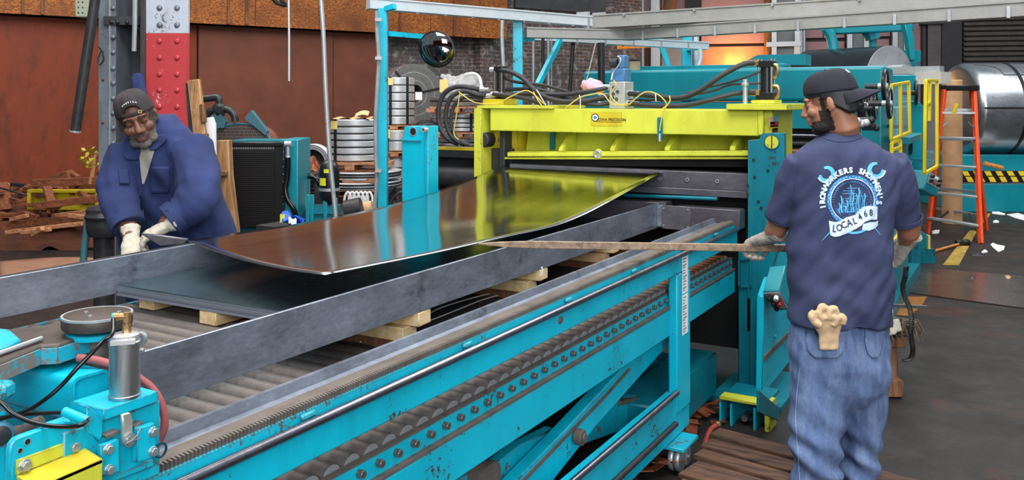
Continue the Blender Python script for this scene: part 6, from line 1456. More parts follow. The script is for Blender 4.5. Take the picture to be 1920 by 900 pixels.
def head_geo(mb, M, s=1.0, neck=None):
    def B(c, r, R=None):
        Q = M.to_3x3().to_4x4() if R is None else M.to_3x3().to_4x4() @ R
        mb.ball(M @ (V(c)*s), tuple(x*s for x in r), Q, 22, 14)
    B((0, .016, .036), (.076, .096, .086)); B((0, -.028, -.045), (.060, .068, .078)); B((0, .0, -.03), (.066, .075, .07))
    B((0, -.074, -.098), (.027, .024, .020)); B((.034, -.045, -.085), (.026, .035, .024)); B((-.034, -.045, -.085), (.026, .035, .024))
    B((0, -.080, .030), (.053, .020, .014)); B((.037, -.068, -.022), (.027, .024, .024)); B((-.037, -.068, -.022), (.027, .024, .024))
    for k in range(7):
        t = k/6; B((0, lerp(-.090, -.113, t), lerp(.014, -.026, t)), (lerp(.009, .015, t), .013, .011))
    B((.0145, -.100, -.032), (.011, .012, .009)); B((-.0145, -.100, -.032), (.011, .012, .009))
    for sx in (-1, 1):
        B((sx*.031, -.077, .009), (.016, .014, .0105))
        B((sx*.077, .014, -.002), (.009, .019, .031), Matrix.Rotation(sx*.28, 4, 'Z')); B((sx*.074, .004, -.022), (.010, .012, .014))
    B((0, -.093, -.050), (.030, .014, .012)); B((0, -.0985, -.0585), (.024, .010, .0058)); B((0, -.0965, -.0695), (.021, .010, .0068))
    if neck:
        mb.tube([M @ V((0, .022, -.04))*1, M @ (V((0, .03, -.10))*s), neck], [.060*s, .060*s, .066*s], 20)
def cap_geo(M, s=1.0, arch=False, z_front=.040, z_back=.012, top=.132):
    mb = MB(); rx, ry = .0835*s, .1065*s; c0 = V((0, .013*s, 0))
    def P(u, v):
        a = 2*PI*u; x, y = math.sin(a), -math.cos(a)                   # a=0 is the face side
        f = (1-y)/2; zr_ = lerp(z_back, z_front, f)*s
        aa = (a+PI) % (2*PI)-PI
        if arch and abs(aa) < .50: zr_ += .046*s*math.sqrt(max(0, 1-(aa/.50)**2))
        w = math.cos(v*PI/2)**.62; z = zr_+(top*s-zr_)*math.sin(v*PI/2)**.92
        pu = 1+.012*math.sin(6*a+1)*math.sin(v*PI)
        return M @ (c0+V((x*rx*w*pu, y*ry*w*pu, z)))
    mb.grid(P, 72, 20); return mb, P, (rx, ry, c0)
def brim_geo(M, s, rx, ry, c0, z_back=.012, L=.078, droop=.02):
    mb = MB()
    def P(u, v):
        a = PI+lerp(-1.05, 1.05, u); x, y = math.sin(a), -math.cos(a); g = 1-((u-.5)*2)**2
        out = v*L*s*(g**.55)
        z = z_back*s-droop*s*v-.020*s*((u-.5)*2)**2*(.5+v*.8)+.004*s
        return M @ (c0+V((x*rx*.98, y*ry*.98+out, z)))
    mb.grid(P, 28, 12); return mb
def hand_geo(mb, M, side, curl=(60, 60, 60, 60), s=1.0, thumb=35, spread=.0, gl=1.12, cuff=.055):
    def T(p): return M @ (V(p)*s)
    X, Y, Z = [M.to_3x3() @ V(a) for a in ((1, 0, 0), (0, 1, 0), (0, 0, 1))]
    loft(mb, [(T((0, y, z)), X, Z, w*s*gl, h*s*gl) for y, w, h, z in [(-.01, .029, .022, 0), (.02, .036, .021, 0), (.05, .042, .019, .001), (.08, .043, .017, .0), (.095, .040, .014, -.002)]], 20, 2.5)
    if cuff:
        loft(mb, [(T((0, y, 0)), X, Z, w*s, h*s) for y, w, h in [(-cuff, .045, .041), (-cuff*.6, .041, .036), (-.012, .036, .030), (.01, .036, .027)]], 20, 2.1)
    for k, (x, L) in enumerate(((-.0335, .062), (-.0115, .078), (.0115, .082), (.0335, .072))):
        x *= -side*-1; 
        kk = k if side > 0 else k
        # finger 3 is beside the thumb
        xx = x*side if side < 0 else x
        p = V((xx, .088, 0)); d = 0.0; pts = [V((xx, .07, 0)), p.copy()]
        for j, f in enumerate((.45, .32, .26)):
            d += math.radians(curl[k])*(.95 if j == 0 else .9); p = p+V((0, math.cos(d), -math.sin(d)))*(L*f); pts.append(p.copy())
        mb.tube([T(q) for q in pts], [.0115*s*gl, .0115*s*gl, .0108*s*gl, .0100*s*gl, .0085*s*gl], 12); mb.ball(T(pts[-1]), .0088*s*gl, None, 10, 6)
    th = math.radians(thumb); q0 = V((side*.028, .018, -.004)); q1 = q0+V((side*math.sin(th), math.cos(th), -.25))*.045; q2 = q1+V((side*math.sin(th*.3), math.cos(th*.3), -.5))*.036
    mb.tube([T(q0), T(q1), T(q2)], [.016*s*gl, .0135*s*gl, .0105*s*gl], 12); mb.ball(T(q2), .0105*s*gl, None, 10, 6)
def frame(o, ydir, zdir):
    y = V(ydir).normalized(); z = V(zdir); x = y.cross(z).normalized(); z = x.cross(y)
    R = Matrix(((x.x, y.x, z.x), (x.y, y.y, z.y), (x.z, y.z, z.z))).to_4x4()
    return Matrix.Translation(V(o)) @ R
def camv(x, y, z): return RX_*x+DY_*y+V((0, 0, z))
def bvh_of(me): return BVHTree.FromPolygons([v.co.copy() for v in me.vertices], [tuple(p.vertices) for p in me.polygons])
CAM = V((0, 0, H))
def cast(bvh, px, py, eps, fallback=4.0):
    d = (W(px, py, 1.0)-CAM).normalized(); h = bvh.ray_cast(CAM, d)
    if h[0] is None: return None
    return h[0]-d*eps
def patch(bvh, rows, nu=10, nv=10, eps=.003):        # rows: (py, px0, px1)
    mb = MB(); ok = True; pts = []
    for j in range(nv+1):
        py = lerp(rows[0][0], rows[-1][0], j/nv)
        a = interp([(r[0], r[1]) for r in rows], py); b = interp([(r[0], r[2]) for r in rows], py)
        for i in range(nu+1): pts.append(cast(bvh, lerp(a, b, i/nu), py, eps))
    fs = []
    for j in range(nv):
        for i in range(nu):
            q = (j*(nu+1)+i, j*(nu+1)+i+1, (j+1)*(nu+1)+i+1, (j+1)*(nu+1)+i)
            if all(pts[k] is not None for k in q): fs.append(q)
    mb.add([p if p is not None else V((0, 0, 0)) for p in pts], fs); used = sorted({i for f in fs for i in f}); mp = {o: n for n, o in enumerate(used)}
    mb.v = [mb.v[i] for i in used]; mb.f = [tuple(mp[i] for i in f) for f in fs]; return mb
def drape(bvh, mb2, eps):                             # flat shapes given in picture columns/rows laid on the cloth
    out = MB(); pts = [cast(bvh, p.x, p.y, eps) for p in mb2.v]; fs = [f for f in mb2.f if all(pts[i] is not None for i in f)]
    used = sorted({i for f in fs for i in f}); mp = {o: n for n, o in enumerate(used)}
    out.v = [pts[i] for i in used]; out.f = [tuple(mp[i] for i in f) for f in fs]; return out
def seam(bvh, pts, r, eps=.002, k=3):
    P = catmull([V((x, y, 0)) for x, y in pts], 6); Q = [cast(bvh, p.x, p.y, eps) for p in P]; Q = [q for q in Q if q is not None]
    return MB().tube(Q, r, 6)
def skin_region(me, Minv, cond, off, name, mat, parent, nz=.0):
    okv = [cond(q) if (q := Minv @ v.co).length < .25 else False for v in me.vertices]
    sel = [p for p in me.polygons if all(okv[i] for i in p.vertices)]
    idx = sorted({i for p in sel for i in p.vertices}); mp = {o: n for n, o in enumerate(idx)}
    mb = MB(); mb.v = [me.vertices[i].co+me.vertices[i].normal*(off+nz*noise.noise(me.vertices[i].co*160)) for i in idx]; mb.f = [tuple(mp[i] for i in p.vertices) for p in sel]
    if not mb.f: return None
    return mb.build(name, mat, parent, angle=80)

# ================================================================== right-hand man (back to the camera)
D0 = 3.85
rm = thing('person', RD(PR(1572, D0), D0, .13), 'man in a navy printed T-shirt, jeans and black cap standing with his back to us', 'person')
SH_ROWS = [(604, 1479, 1666, 3.86, .162), (560, 1479, 1667, 3.86, .156), (500, 1481, 1667, 3.86, .148), (440, 1483, 1669, 3.86, .142), (390, 1484, 1674, 3.86, .138), (345, 1480, 1684, 3.86, .134),
           (318, 1480, 1688, 3.86, .128), (300, 1484, 1682, 3.86, .120), (286, 1496, 1668, 3.86, .110), (274, 1514, 1646, 3.865, .098), (264, 1532, 1626, 3.87, .085), (256, 1543, 1614, 3.875, .075), (250, 1546, 1611, 3.88, .070)]
sh_ = MB(); rows_loft(sh_, SH_ROWS, 40, 2.6)
armL = [W(1506, 304, 3.86), W(1488, 340, 3.89), W(1475, 380, 3.93), W(1466, 411, 3.96)]
armR = [W(1664, 306, 3.86), W(1682, 340, 3.88), W(1692, 380, 3.91), W(1697, 413, 3.94)]
sh_.tube(armL, [.078, .078, .072, .068], 24); sh_.tube(armR, [.080, .080, .077, .073], 24)
me = remeshed(sh_, .008, 6, .6)
def fold_shirt(p):
    q = RX_.dot(p); zz = p.z
    f = .014*noise.noise(V((q*8+zz*4, p.y*3, zz*4)))+.009*noise.noise(V((q*20-zz*12, 7, zz*9)))
    low = max(0, min(1, (1.22-zz)/.3)); f += .012*low*math.sin(zz*38+q*16+3*noise.noise(V((q*6, zz*6, 0))))*(.5+.5*noise.noise(V((q*5, zz*4, 3))))
    return f
wrinkle(me, fold_shirt); me_sh = me; BV_SH = bvh_of(me_sh)
shirt = link('t_shirt', me_sh.copy(), TSHIRT, rm, angle=180)
for arm, rr_ in ((armL, .070), (armR, .075)):          # sleeve hems
    u = (arm[-1]-arm[-2]).normalized(); m = MB(); m.ring(arm[-1]-u*.020, arm[-1]+u*.004, rr_, rr_-.006, 36); m.build('sleeve_hem', TSHIRT, shirt, .002)
m = seam(BV_SH, [(1543, 258), (1560, 264), (1580, 266), (1600, 263), (1614, 257)], .004, .0); m.build('collar_rib', TSHIRT, shirt)
for pts in ([(1500, 292), (1494, 320), (1492, 350), (1494, 378)], [(1668, 292), (1676, 320), (1680, 350), (1680, 378)]): seam(BV_SH, pts, .0022, .0).build('armhole_seam', TSHIRT, shirt)
# print on the back
def e2(x, y): return V((1520+x*.1889, 290+y*.1889, 0))
def arc2(cx, cy, r0, r1, a0, a1, n=60, kx=1.0):
    m = MB(); f = lambda a, r: e2(cx+kx*r*math.cos(a), cy-r*math.sin(a))
    vs = []; 
    for k in range(n+1):
        a = math.radians(lerp(a0, a1, k/n)); vs += [f(a, r0), f(a, (r0+r1)/2), f(a, r1)]
    fs = []
    for k in range(n): fs += [(3*k, 3*k+1, 3*k+4, 3*k+3), (3*k+1, 3*k+2, 3*k+5, 3*k+4)]
    m.add(vs, fs); return m
def put(m, eps, mat, name): 
    o = drape(BV_SH, m, eps).build(name, mat, shirt, flat=True); return o
rg = random.Random(2)
put(arc2(415, 455, 222, 252, 0, 360, 90), .0022, PR_MID, 'print_chain_band')
m = MB()
for k in range(46):
    a0 = k*360/46; q = arc2(415, 455, 226+(8 if k % 2 else 0), 240+(8 if k % 2 else 0), a0, a0+5.2, 3); m.add(q.v, q.f)
put(m, .0030, PR_BLUE, 'print_chain_links')
put(arc2(415, 455, 212, 221, 0, 360, 90), .0030, PR_WHITE, 'print_ring')
m = MB(); 
for k in range(44):
    a0 = 20+k*320/44-70; q = arc2(415, 455, 176+rg.uniform(0, 5), 192+rg.uniform(-4, 6), a0, a0+rg.uniform(2.5, 5), 2); m.add(q.v, q.f)
put(m, .0026, PR_MID, 'print_small_letters')
m = MB(); mb2 = MB()
def blob(mb, x0, x1, y0, y1, n=5):
    mb.grid(lambda u, v: e2(lerp(x0, x1, u)+6*math.sin(v*9+x0), lerp(y0, y1, v)), 2, n)
for k in range(16):
    x = 262+k*19; h = [60, 120, 190, 160, 90, 150, 240, 300, 210, 120, 200, 260, 240, 170, 210, 120][k]; blob(m if k % 3 else mb2, x, x+rg.uniform(8, 15), 600-h-rg.uniform(0, 20), 600-rg.uniform(0, 40))
for k in range(10):
    y = 330+k*26; x0 = 420+rg.uniform(-150, 20); blob(m, x0, x0+rg.uniform(60, 150), y, y+6, 1)
put(m, .0028, PR_BLUE, 'print_skyline'); put(mb2, .0030, PR_MID, 'print_skyline_shade')
# wrenches
for cx_, cy_, op, nm in ((152, 190, 150, 'print_wrench'), (655, 148, 42, 'print_wrench')):
    m = MB(); vs = []; n = 40
    for k in range(n+1):
        a = math.radians(op+42+k*(360-84)/n); t = abs(k/n-.5)*2; ri = 50-2*t; ro = lerp(94, 70, t**2.2)
        for r in (ri, (ri+ro)/2, ro): vs.append(e2(cx_+r*math.cos(a), cy_-r*math.sin(a)))
    fs = []
    for k in range(n): fs += [(3*k, 3*k+1, 3*k+4, 3*k+3), (3*k+1, 3*k+2, 3*k+5, 3*k+4)]
    m.add(vs, fs); put(m, .0024, PR_BLUE, nm)
    put(arc2(cx_, cy_, 78, 92, 205 if cx_ < 300 else 270, 290 if cx_ < 300 else 355, 16), .0030, PR_WHITE, 'print_wrench_shine')
def letter(ch, x, y, size, ang, mat, nm, eps=.0034, bold=.03, sx=1.0):
    t = text_mb(ch, 1.0, bold, 'CENTER'); c, s_ = math.cos(ang), math.sin(ang); m = MB()
    m.v = []
    for p in t.v:
        X, Y = p.x*size*1.32*sx, p.y*size*1.32
        m.v.append(e2(x+X*c+Y*s_, y+X*s_-Y*c))
    m.f = t.f; put(m, eps, mat, nm)
for k, ch in enumerate('IRONWORKERS'):
    a = math.radians(lerp(192, 93, k/10)); letter(ch, 415+296*math.cos(a), 455-300*math.sin(a), 56, PI/2-a, PR_WHITE, 'print_letter', bold=.055)
for k, ch in enumerate("SHOPMEN'S"):
    a = math.radians(lerp(74, -4, k/8)); r = lerp(300, 262, k/8); letter(ch, 415+r*math.cos(a), 455-300*math.sin(a), 56, PI/2-a, PR_WHITE, 'print_letter', bold=.055)
bt = [(180, 655), (235, 668), (290, 662), (350, 625), (440, 598), (480, 548), (520, 518), (590, 505), (665, 518)]; bb = [(196, 800), (235, 815), (275, 812), (350, 785), (450, 735), (500, 705), (540, 665), (600, 645), (660, 645)]
def tabv(tab, u):
    s_ = u*(len(tab)-1); i = min(int(s_), len(tab)-2); t = s_-i; return (lerp(tab[i][0], tab[i+1][0], t), lerp(tab[i][1], tab[i+1][1], t))
m = MB(); m.grid(lambda u, v: e2(lerp(tabv(bt, u)[0], tabv(bb, u)[0], v), lerp(tabv(bt, u)[1], tabv(bb, u)[1], v)), 40, 8); put(m, .0036, PR_WHITE, 'print_banner')
m = MB(); bt2 = [(520, 690), (580, 672), (640, 668), (668, 655)]; bb2 = [(510, 745), (580, 755), (640, 730), (668, 700)]
m.grid(lambda u, v: e2(lerp(tabv(bt2, u)[0], tabv(bb2, u)[0], v), lerp(tabv(bt2, u)[1], tabv(bb2, u)[1], v)), 14, 4); put(m, .0030, PR_WHITE, 'print_banner_fold')
for ch, x, y, s_, a in [('L', 236, 738, 74, .10), ('O', 286, 728, 74, -.2), ('C', 330, 700, 74, -.35), ('A', 384, 680, 78, -.32), ('L', 438, 660, 70, -.3), ('4', 492, 622, 70, -.5), ('6', 545, 588, 70, -.2), ('8', 600, 578, 70, -.05)]:
    letter(ch, x, y, s_, a, PR_NAVY, 'print_letter', .0048, .02, .8)
put(arc2(430, 560, 205, 228, 250, 310, 20), .0026, PR_BLUE, 'print_chain_band')
for a, b in (((200, 762), (112, 853)), ((588, 668), (692, 795))):
    m = MB(); m.grid(lambda u, v: e2(lerp(a[0], b[0], v)+lerp(-8, 8, u)*(1-v*.7), lerp(a[1], b[1], v)), 2, 14); put(m, .0026, PR_BLUE, 'print_spike')
# jeans
jn = MB()
rows_loft(jn, [(775, 1540, 1606, 3.87, .04), (752, 1512, 1636, 3.86, .085), (728, 1490, 1658, 3.855, .118), (705, 1483, 1664, 3.855, .134), (680, 1482, 1664, 3.855, .142), (640, 1483, 1662, 3.86, .138), (600, 1488, 1657, 3.865, .120), (575, 1496, 1650, 3.87, .105)], 40, 2.5)
def leg_rows(rows):
    loft(jn, [(W((a+b)/2, y, d), RX_, DY_, (b-a)/2/F*d, t) for y, a, b, d, t in rows], 28, 2.2)
leg_rows([(690, 1482, 1584, 3.85, .115), (740, 1481, 1588, 3.85, .115), (790, 1482, 1584, 3.85, .108), (840, 1485, 1578, 3.85, .102), (880, 1488, 1573, 3.85, .100), (906, 1490, 1576, 3.85, .105), (911, 1492, 1574, 3.85, .10)])
leg_rows([(690, 1566, 1664, 3.88, .115), (740, 1574, 1662, 3.89, .112), (790, 1578, 1656, 3.90, .105), (840, 1578, 1648, 3.91, .10), (880, 1576, 1642, 3.92, .098), (900, 1574, 1640, 3.92, .10), (905, 1576, 1638, 3.92, .098)])
me = remeshed(jn, .008, 8, .6)
def fold_jean(p):
    q = RX_.dot(p); f = .016*noise.noise(V((q*10, p.y*2, p.z*3.2)))+.010*noise.noise(V((q*22+p.z*9, 3, p.z*9)))
    low = max(0, min(1, (.55-p.z)/.4)); f += low*.013*math.sin(p.z*52+q*30+4*noise.noise(V((q*5, p.z*5, 1)))); return f
wrinkle(me, fold_jean); me_j = me; BV_J = bvh_of(me_j)
jeans = link('jeans', me_j.copy(), DENIM, rm, angle=180)
for rows, nm in (([(607, 1512, 1586), (640, 1511, 1586), (660, 1515, 1582), (672, 1530, 1570)], 'back_pocket'), ([(605, 1622, 1658), (640, 1621, 1656), (662, 1626, 1650), (672, 1636, 1644)], 'back_pocket')):
    pk = patch(BV_J, rows, 12, 14, .005).build(nm, DENIM, jeans, angle=80); s_ = pk.modifiers.new('t', 'SOLIDIFY'); s_.thickness = .004
    for off in (2.5, 5.5):
        L = [(rows[0][1]+off, rows[0][0])]+[(r[1]+off, r[0]-off*.6) for r in rows[1:]]+[(r[2]-off, r[0]-off*.6) for r in rows[:0:-1]]+[(rows[0][2]-off, rows[0][0])]
        seam(BV_J, L, .0011, .0068).build('stitching', DENIM_ST, pk)
seam(BV_J, [(1500, 690), (1494, 740), (1492, 790), (1496, 850), (1500, 905)], .0016, .002).build('leg_seam', DENIM_ST, jeans)
seam(BV_J, [(1590, 612), (1588, 650), (1584, 690)], .0022, .0).build('seat_seam', DENIM, jeans)
pk = patch(BV_J, [(608, 1649, 1657), (622, 1648, 1656)], 3, 3, .008).build('brand_tab', PR_NAVY, jeans)
# body under the clothes: one surface
HM_R = Matrix.Translation(W(1557, 193, 3.87)) @ M30.to_3x3().to_4x4() @ Matrix.Rotation(math.radians(-2), 4, 'Y') @ Matrix.Rotation(math.radians(-118), 4, 'Z') @ Matrix.Rotation(math.radians(12), 4, 'X')
bd = MB(); SR = 1.08
head_geo(bd, HM_R, SR, W(1580, 258, 3.90))
bd.tube([W(1570, 215, 3.885), W(1577, 240, 3.89), W(1580, 270, 3.89)], [.066, .072, .085], 22)
rows_loft(bd, [(r[0], r[1], r[2], r[3], r[4]) for r in SH_ROWS[1:-3]], 30, 2.4, .86, .82)
rows_loft(bd, [(715, 1520, 1630, 3.86, .07), (690, 1512, 1636, 3.86, .09), (600, 1505, 1640, 3.86, .09), (560, 1500, 1645, 3.86, .10)], 30, 2.4)
wrL, wrR = W(1443, 444, 4.04), W(1699, 455, 4.03)
bd.tube(armL[:3]+[W(1462, 412, 3.98), W(1455, 430, 4.0), wrL], [.060, .058, .056, .056, .046, .034], 20)
bd.tube(armR[:3]+[W(1701, 413, 3.96), W(1704, 435, 3.98), wrR], [.062, .060, .060, .058, .050, .036], 20)
for xs in ((1533, 3.85), (1612, 3.90)): bd.tube([W(xs[0], 700, xs[1]), W(xs[0], 790, xs[1]), W(xs[0], 895, xs[1])], [.06, .055, .05], 16)
me = remeshed(bd, .0050, 2, .5); MI = HM_R.inverted()
body = link('body', me.copy(), SKIN2, rm, angle=180)
skin_region(me, MI, lambda p: p.y < .004 and p.z > -.135 and not (p.y > -.03 and p.z < -.12) and ((p.z < -.064 and (p.z < -.080 or abs(p.x) > .030)) or (abs(p.x) > .048 and p.y > -.050 and p.z < -.02)), .0012, 'beard', BEARDK, body, .0012)
skin_region(me, MI, lambda p: p.x > .055 and -.034 < p.y < -.010 and -.03 < p.z < .03, .0012, 'sideburn', BEARDK, body, .001)
skin_region(me, MI, lambda p: -p.x > .055 and -.034 < p.y < -.010 and -.03 < p.z < .03, .0012, 'sideburn', BEARDK, body, .001)
skin_region(me, MI, lambda p: .008 < p.x < .052 and p.y < -.075 and .026 < p.z < .036, .0016, 'eyebrow', BEARDK, body, .001)
skin_region(me, MI, lambda p: .008 < (-p.x) < .052 and p.y < -.075 and .026 < p.z < .036, .0016, 'eyebrow', BEARDK, body, .001)
mb_, P_, dims = cap_geo(HM_R, SR, False, .052, .030, .134)
cp = mb_.build('cap', CAPN, rm, angle=180); s_ = cp.modifiers.new('t', 'SOLIDIFY'); s_.thickness = .003
for k in range(6):
    MB().tube([P_(k/6+.083, v/14*.97)*1.0 for v in range(15)], .0012, 5).build('cap_seam', CAPN, cp)
MB().ball(P_(0, 1.0), (.008, .008, .005)).build('cap_button', CAPN, cp)
bm_ = brim_geo(HM_R, SR, *dims, .030, .082, .030).build('brim', CAPN, cp, angle=180); s_ = bm_.modifiers.new('t', 'SOLIDIFY'); s_.thickness = .004
lg = MB(); cc0 = HM_R @ V((0, .013*SR, 0))
for v0, v1, u0, u1 in ((.44, .475, -.013, .010), (.49, .525, -.014, .012), (.54, .575, -.010, .004)):
    lg.grid(lambda u, v: cc0+(P_(.465+lerp(u0, u1, u), lerp(v0, v1, v))-cc0)*1.018, 6, 2)
lo = lg.build('cap_logo', PAPER, cp); s_ = lo.modifiers.new('t', 'SOLIDIFY'); s_.thickness = .003; s_.offset = 0
# durag under the cap with its tail
dg = MB()
def dr(u, v):
    a = lerp(1.25, 2*PI-1.25, u); x, y = math.sin(a), -math.cos(a); zt = lerp(.030, .052, (1-y)/2)+.003; zb_ = lerp(.026, -.058, max(0, min(1, (y+.30)/.9)))
    z = lerp(zt, zb_, v)*SR; k = 1.02-.05*v*max(0, y)+.012*math.sin(a*14+v*4)*v; return HM_R @ (V((0, .013*SR, 0))+V((x*.0795*SR*k, y*.102*SR*k, z)))
dg.grid(dr, 60, 8); o = dg.build('head_scarf', DURAG, rm, angle=180); s_ = o.modifiers.new('t', 'SOLIDIFY'); s_.thickness = .003; s_.offset = 0
fr_ = MB(); fr_.grid(lambda u, v: HM_R @ (V((0, .013*SR, 0))+V((math.sin(lerp(-1.5, 1.5, u))*.0800*SR, -math.cos(lerp(-1.5, 1.5, u))*.1030*SR, lerp(.056, .034, v)*SR))), 40, 3); o2 = fr_.build('scarf_band', DURAG, o, angle=180)
kn = MB(); c = HM_R @ V((.02, .115, -.035)); kn.ball(c, .022); kn.ball(c+V((0, 0, -.012)), (.016, .016, .014)); kn.tube([c, c+camv(.012, .0, -.03), c+camv(.02, .02, -.055)], [.016, .014, .008], 8); me = remeshed(kn, .005, 2); wrinkle(me, lambda p: .003*noise.noise(p*90)); link('scarf_knot', me, DURAG, o)
tl_ = MB(); tl_.tube([HM_R @ V((-.045, .085, .0)), HM_R @ V((-.05, .088, -.03)), HM_R @ V((-.02, .105, -.045))], [.022, .026, .018], 12); me = remeshed(tl_, .005, 2); wrinkle(me, lambda p: .004*noise.noise(V((p.x*70, p.y*70, p.z*25)))); link('scarf_tail', me, DURAG, o)
# gloves
gl = MB(); hand_geo(gl, frame(wrL, camv(-.55, .62, -.42), camv(-.05, .35, .95)), 1, (52, 60, 62, 58), 1.2, 40, cuff=.05)
me = remeshed(gl, .0045, 2); wrinkle(me, lambda p: .0022*noise.noise(p*75)); link('glove', me, GLOVE, rm, angle=180)['label'] = 'grey knit glove gripping the stick'
gl = MB(); hand_geo(gl, frame(wrR, camv(-.22, .55, -.80), camv(.75, -.45, .35)), -1, (55, 62, 62, 55), 1.2, 30, cuff=.05)
me = remeshed(gl, .0045, 2); wrinkle(me, lambda p: .0022*noise.noise(p*75)); link('glove', me, GLOVE, rm, angle=180)['label'] = 'grey knit glove hanging half closed'
for x, d in ((1533, 3.85), (1606, 3.92)):
    bt_ = MB(); c = RD(PR(x, d), d, .13); bt_.ball(c+V((0, 0, .05))+DY_*.0, (.05, .05, .07)); bt_.ball(c+DY_*.12+V((0, 0, .035)), (.05, .075, .036)); bt_.box((-.045, -.06, .0), (.045, .19, .025), Matrix.Translation(c) @ M30.to_3x3().to_4x4()); me = remeshed(bt_, .008, 3); link('boot', me, BLACKM, rm)
# spare glove stuffed in the back pocket
gl = MB(); pc_ = lambda x, y, e: cast(BV_J, x, y, e)
gl_c = MB(); GD = 3.685
loft(gl_c, [(W(1556, y, GD), RX_, DY_, w/2/F*GD, t_) for y, w, t_ in [(657, 36, .012), (642, 37, .013), (626, 40, .015), (614, 46, .018)]], 20, 3.0)
loft(gl_c, [(W(x, y, GD), RX_, DY_, w/2/F*GD, t_) for y, x, w, t_ in [(626, 1555, 40, .015), (610, 1554, 54, .022), (597, 1553, 54, .024), (588, 1551, 40, .018)]], 20, 2.4)
for pts in [[(1540, 612), (1530, 606), (1524, 594), (1529, 584)], [(1546, 600), (1538, 588), (1544, 577), (1553, 580)], [(1556, 600), (1556, 586), (1566, 580), (1572, 588)], [(1566, 606), (1574, 596), (1583, 598), (1582, 610)], [(1562, 612), (1568, 604), (1562, 594), (1556, 600)]]:
    gl_c.tube(catmull([W(x, y, GD-.018) for x, y in pts], 4), [.0165]*10+[.0135]*3, 12)
me = remeshed(gl_c, .0045, 1); wrinkle(me, lambda p: .003*noise.noise(p*40)); me.transform(Matrix.Translation(DY_*.012))
o = link('work_glove', me, GLOVE_T, None, angle=180); tag(o, 'cream knit glove stuffed in the back pocket of the jeans', 'glove', 'work gloves')

# ================================================================== left-hand man (blue coat, leaning over the plate)
lm = thing('person', RD(PR(330, 4.75), 4.75, 0), 'man in a blue work coat and backward cap leaning over the grey plate', 'person')
CO_ROWS = [(560, 240, 450, 4.80, .20), (510, 238, 448, 4.78, .20), (470, 236, 444, 4.74, .20), (430, 230, 436, 4.70, .20), (385, 222, 420, 4.66, .20), (340, 216, 402, 4.62, .195), (305, 216, 388, 4.58, .18), (280, 222, 378, 4.55, .165), (258, 236, 366, 4.53, .145), (240, 256, 350, 4.52, .12), (226, 276, 330, 4.52, .095), (216, 284, 318, 4.53, .08)]
ct = MB(); rows_loft(ct, CO_ROWS, 40, 2.4)
aR = [W(240, 285, 4.52), W(226, 330, 4.44), W(224, 375, 4.38), W(240, 424, 4.30)]
aL = [W(358, 276, 4.50), W(370, 330, 4.40), W(366, 375, 4.32), W(320, 414, 4.26)]
ct.tube(catmull(aR, 4), [.105]*3+[.100]*4+[.090]*3+[.078]*3, 22); ct.tube(catmull(aL, 4), [.112]*3+[.115]*4+[.105]*3+[.082]*3, 22)
me = remeshed(ct, .009, 6, .6)
def fold_coat(p):
    q = RX_.dot(p); f = .016*noise.noise(V((q*8+p.z*3, p.y*4, p.z*4)))+.011*noise.noise(V((q*18+p.z*8, p.y*6, p.z*9)))
    f += .009*math.sin(q*46+p.z*18+4*noise.noise(V((q*5, 2, p.z*4))))*(.5+.5*noise.noise(V((q*4, 5, p.z*4)))); return f
wrinkle(me, fold_coat); me_c = me; BV_C = bvh_of(me_c)
coat = link('work_coat', me_c.copy(), COAT, lm, angle=180)
u_ = patch(BV_C, [(258, 254, 296), (275, 258, 292), (300, 262, 284), (325, 264, 277), (345, 267, 270)], 8, 14, .004).build('undershirt', UNDER, lm, angle=80)
def flap(rows, e, nm, mat=COAT):
    o = patch(BV_C, rows, 8, 10, e).build(nm, mat, coat, angle=80); s_ = o.modifiers.new('t', 'SOLIDIFY'); s_.thickness = .006; return o
flap([(262, 240, 262), (280, 236, 264), (292, 230, 262), (300, 240, 258)], .012, 'collar')
flap([(252, 288, 312), (262, 286, 314), (272, 282, 304), (282, 280, 290)], .014, 'collar')
flap([(312, 284, 317), (318, 281, 318), (350, 282, 319), (362, 284, 316)], .006, 'chest_pocket')
flap([(318, 222, 240), (345, 224, 242)], .004, 'chest_pocket')
seam(BV_C, [(268, 346), (268, 380), (268, 420), (266, 450)], .003, .002).build('placket', COAT, coat)
seam(BV_C, [(312, 262), (318, 300), (322, 340), (322, 380)], .003, .0).build('sleeve_seam', COAT, coat)
for arm, r0 in ((aR, .080), (aL, .086)):
    u = (arm[-1]-catmull(arm, 4)[-3]).normalized(); MB().ring(arm[-1]-u*.045, arm[-1]+u*.006, r0, r0-.010, 36).build('cuff', COAT, coat, .003)
p = cast(BV_C, 313, 396, .006)
if p: MB().cyl(p, p+camv(0, -.004, 0), .009, n=14).build('cuff_button', COAT, coat)
HM_L = Matrix.Translation(W(258, 224, 4.38)) @ M30.to_3x3().to_4x4() @ Matrix.Rotation(math.radians(-19), 4, 'Y') @ Matrix.Rotation(math.radians(16), 4, 'Z') @ Matrix.Rotation(math.radians(20), 4, 'X')
bd = MB(); SL = 1.12
head_geo(bd, HM_L, SL, W(296, 250, 4.52)); bd.tube([HM_L @ V((0, .03, -.06)), W(288, 250, 4.48), W(300, 275, 4.54)], [.066, .075, .10], 22)
rows_loft(bd, CO_ROWS[:-3], 30, 2.4, .84, .80)
wR2, wL2 = W(246, 446, 4.24), W(308, 426, 4.22)
bd.tube([aR[0], aR[1], aR[2], lerp(aR[2], aR[3], .6), aR[3], wR2], [.075, .07, .062, .055, .048, .036], 18); bd.tube([aL[0], aL[1], aL[2], lerp(aL[2], aL[3], .6), aL[3], wL2], [.078, .075, .068, .058, .050, .038], 18)
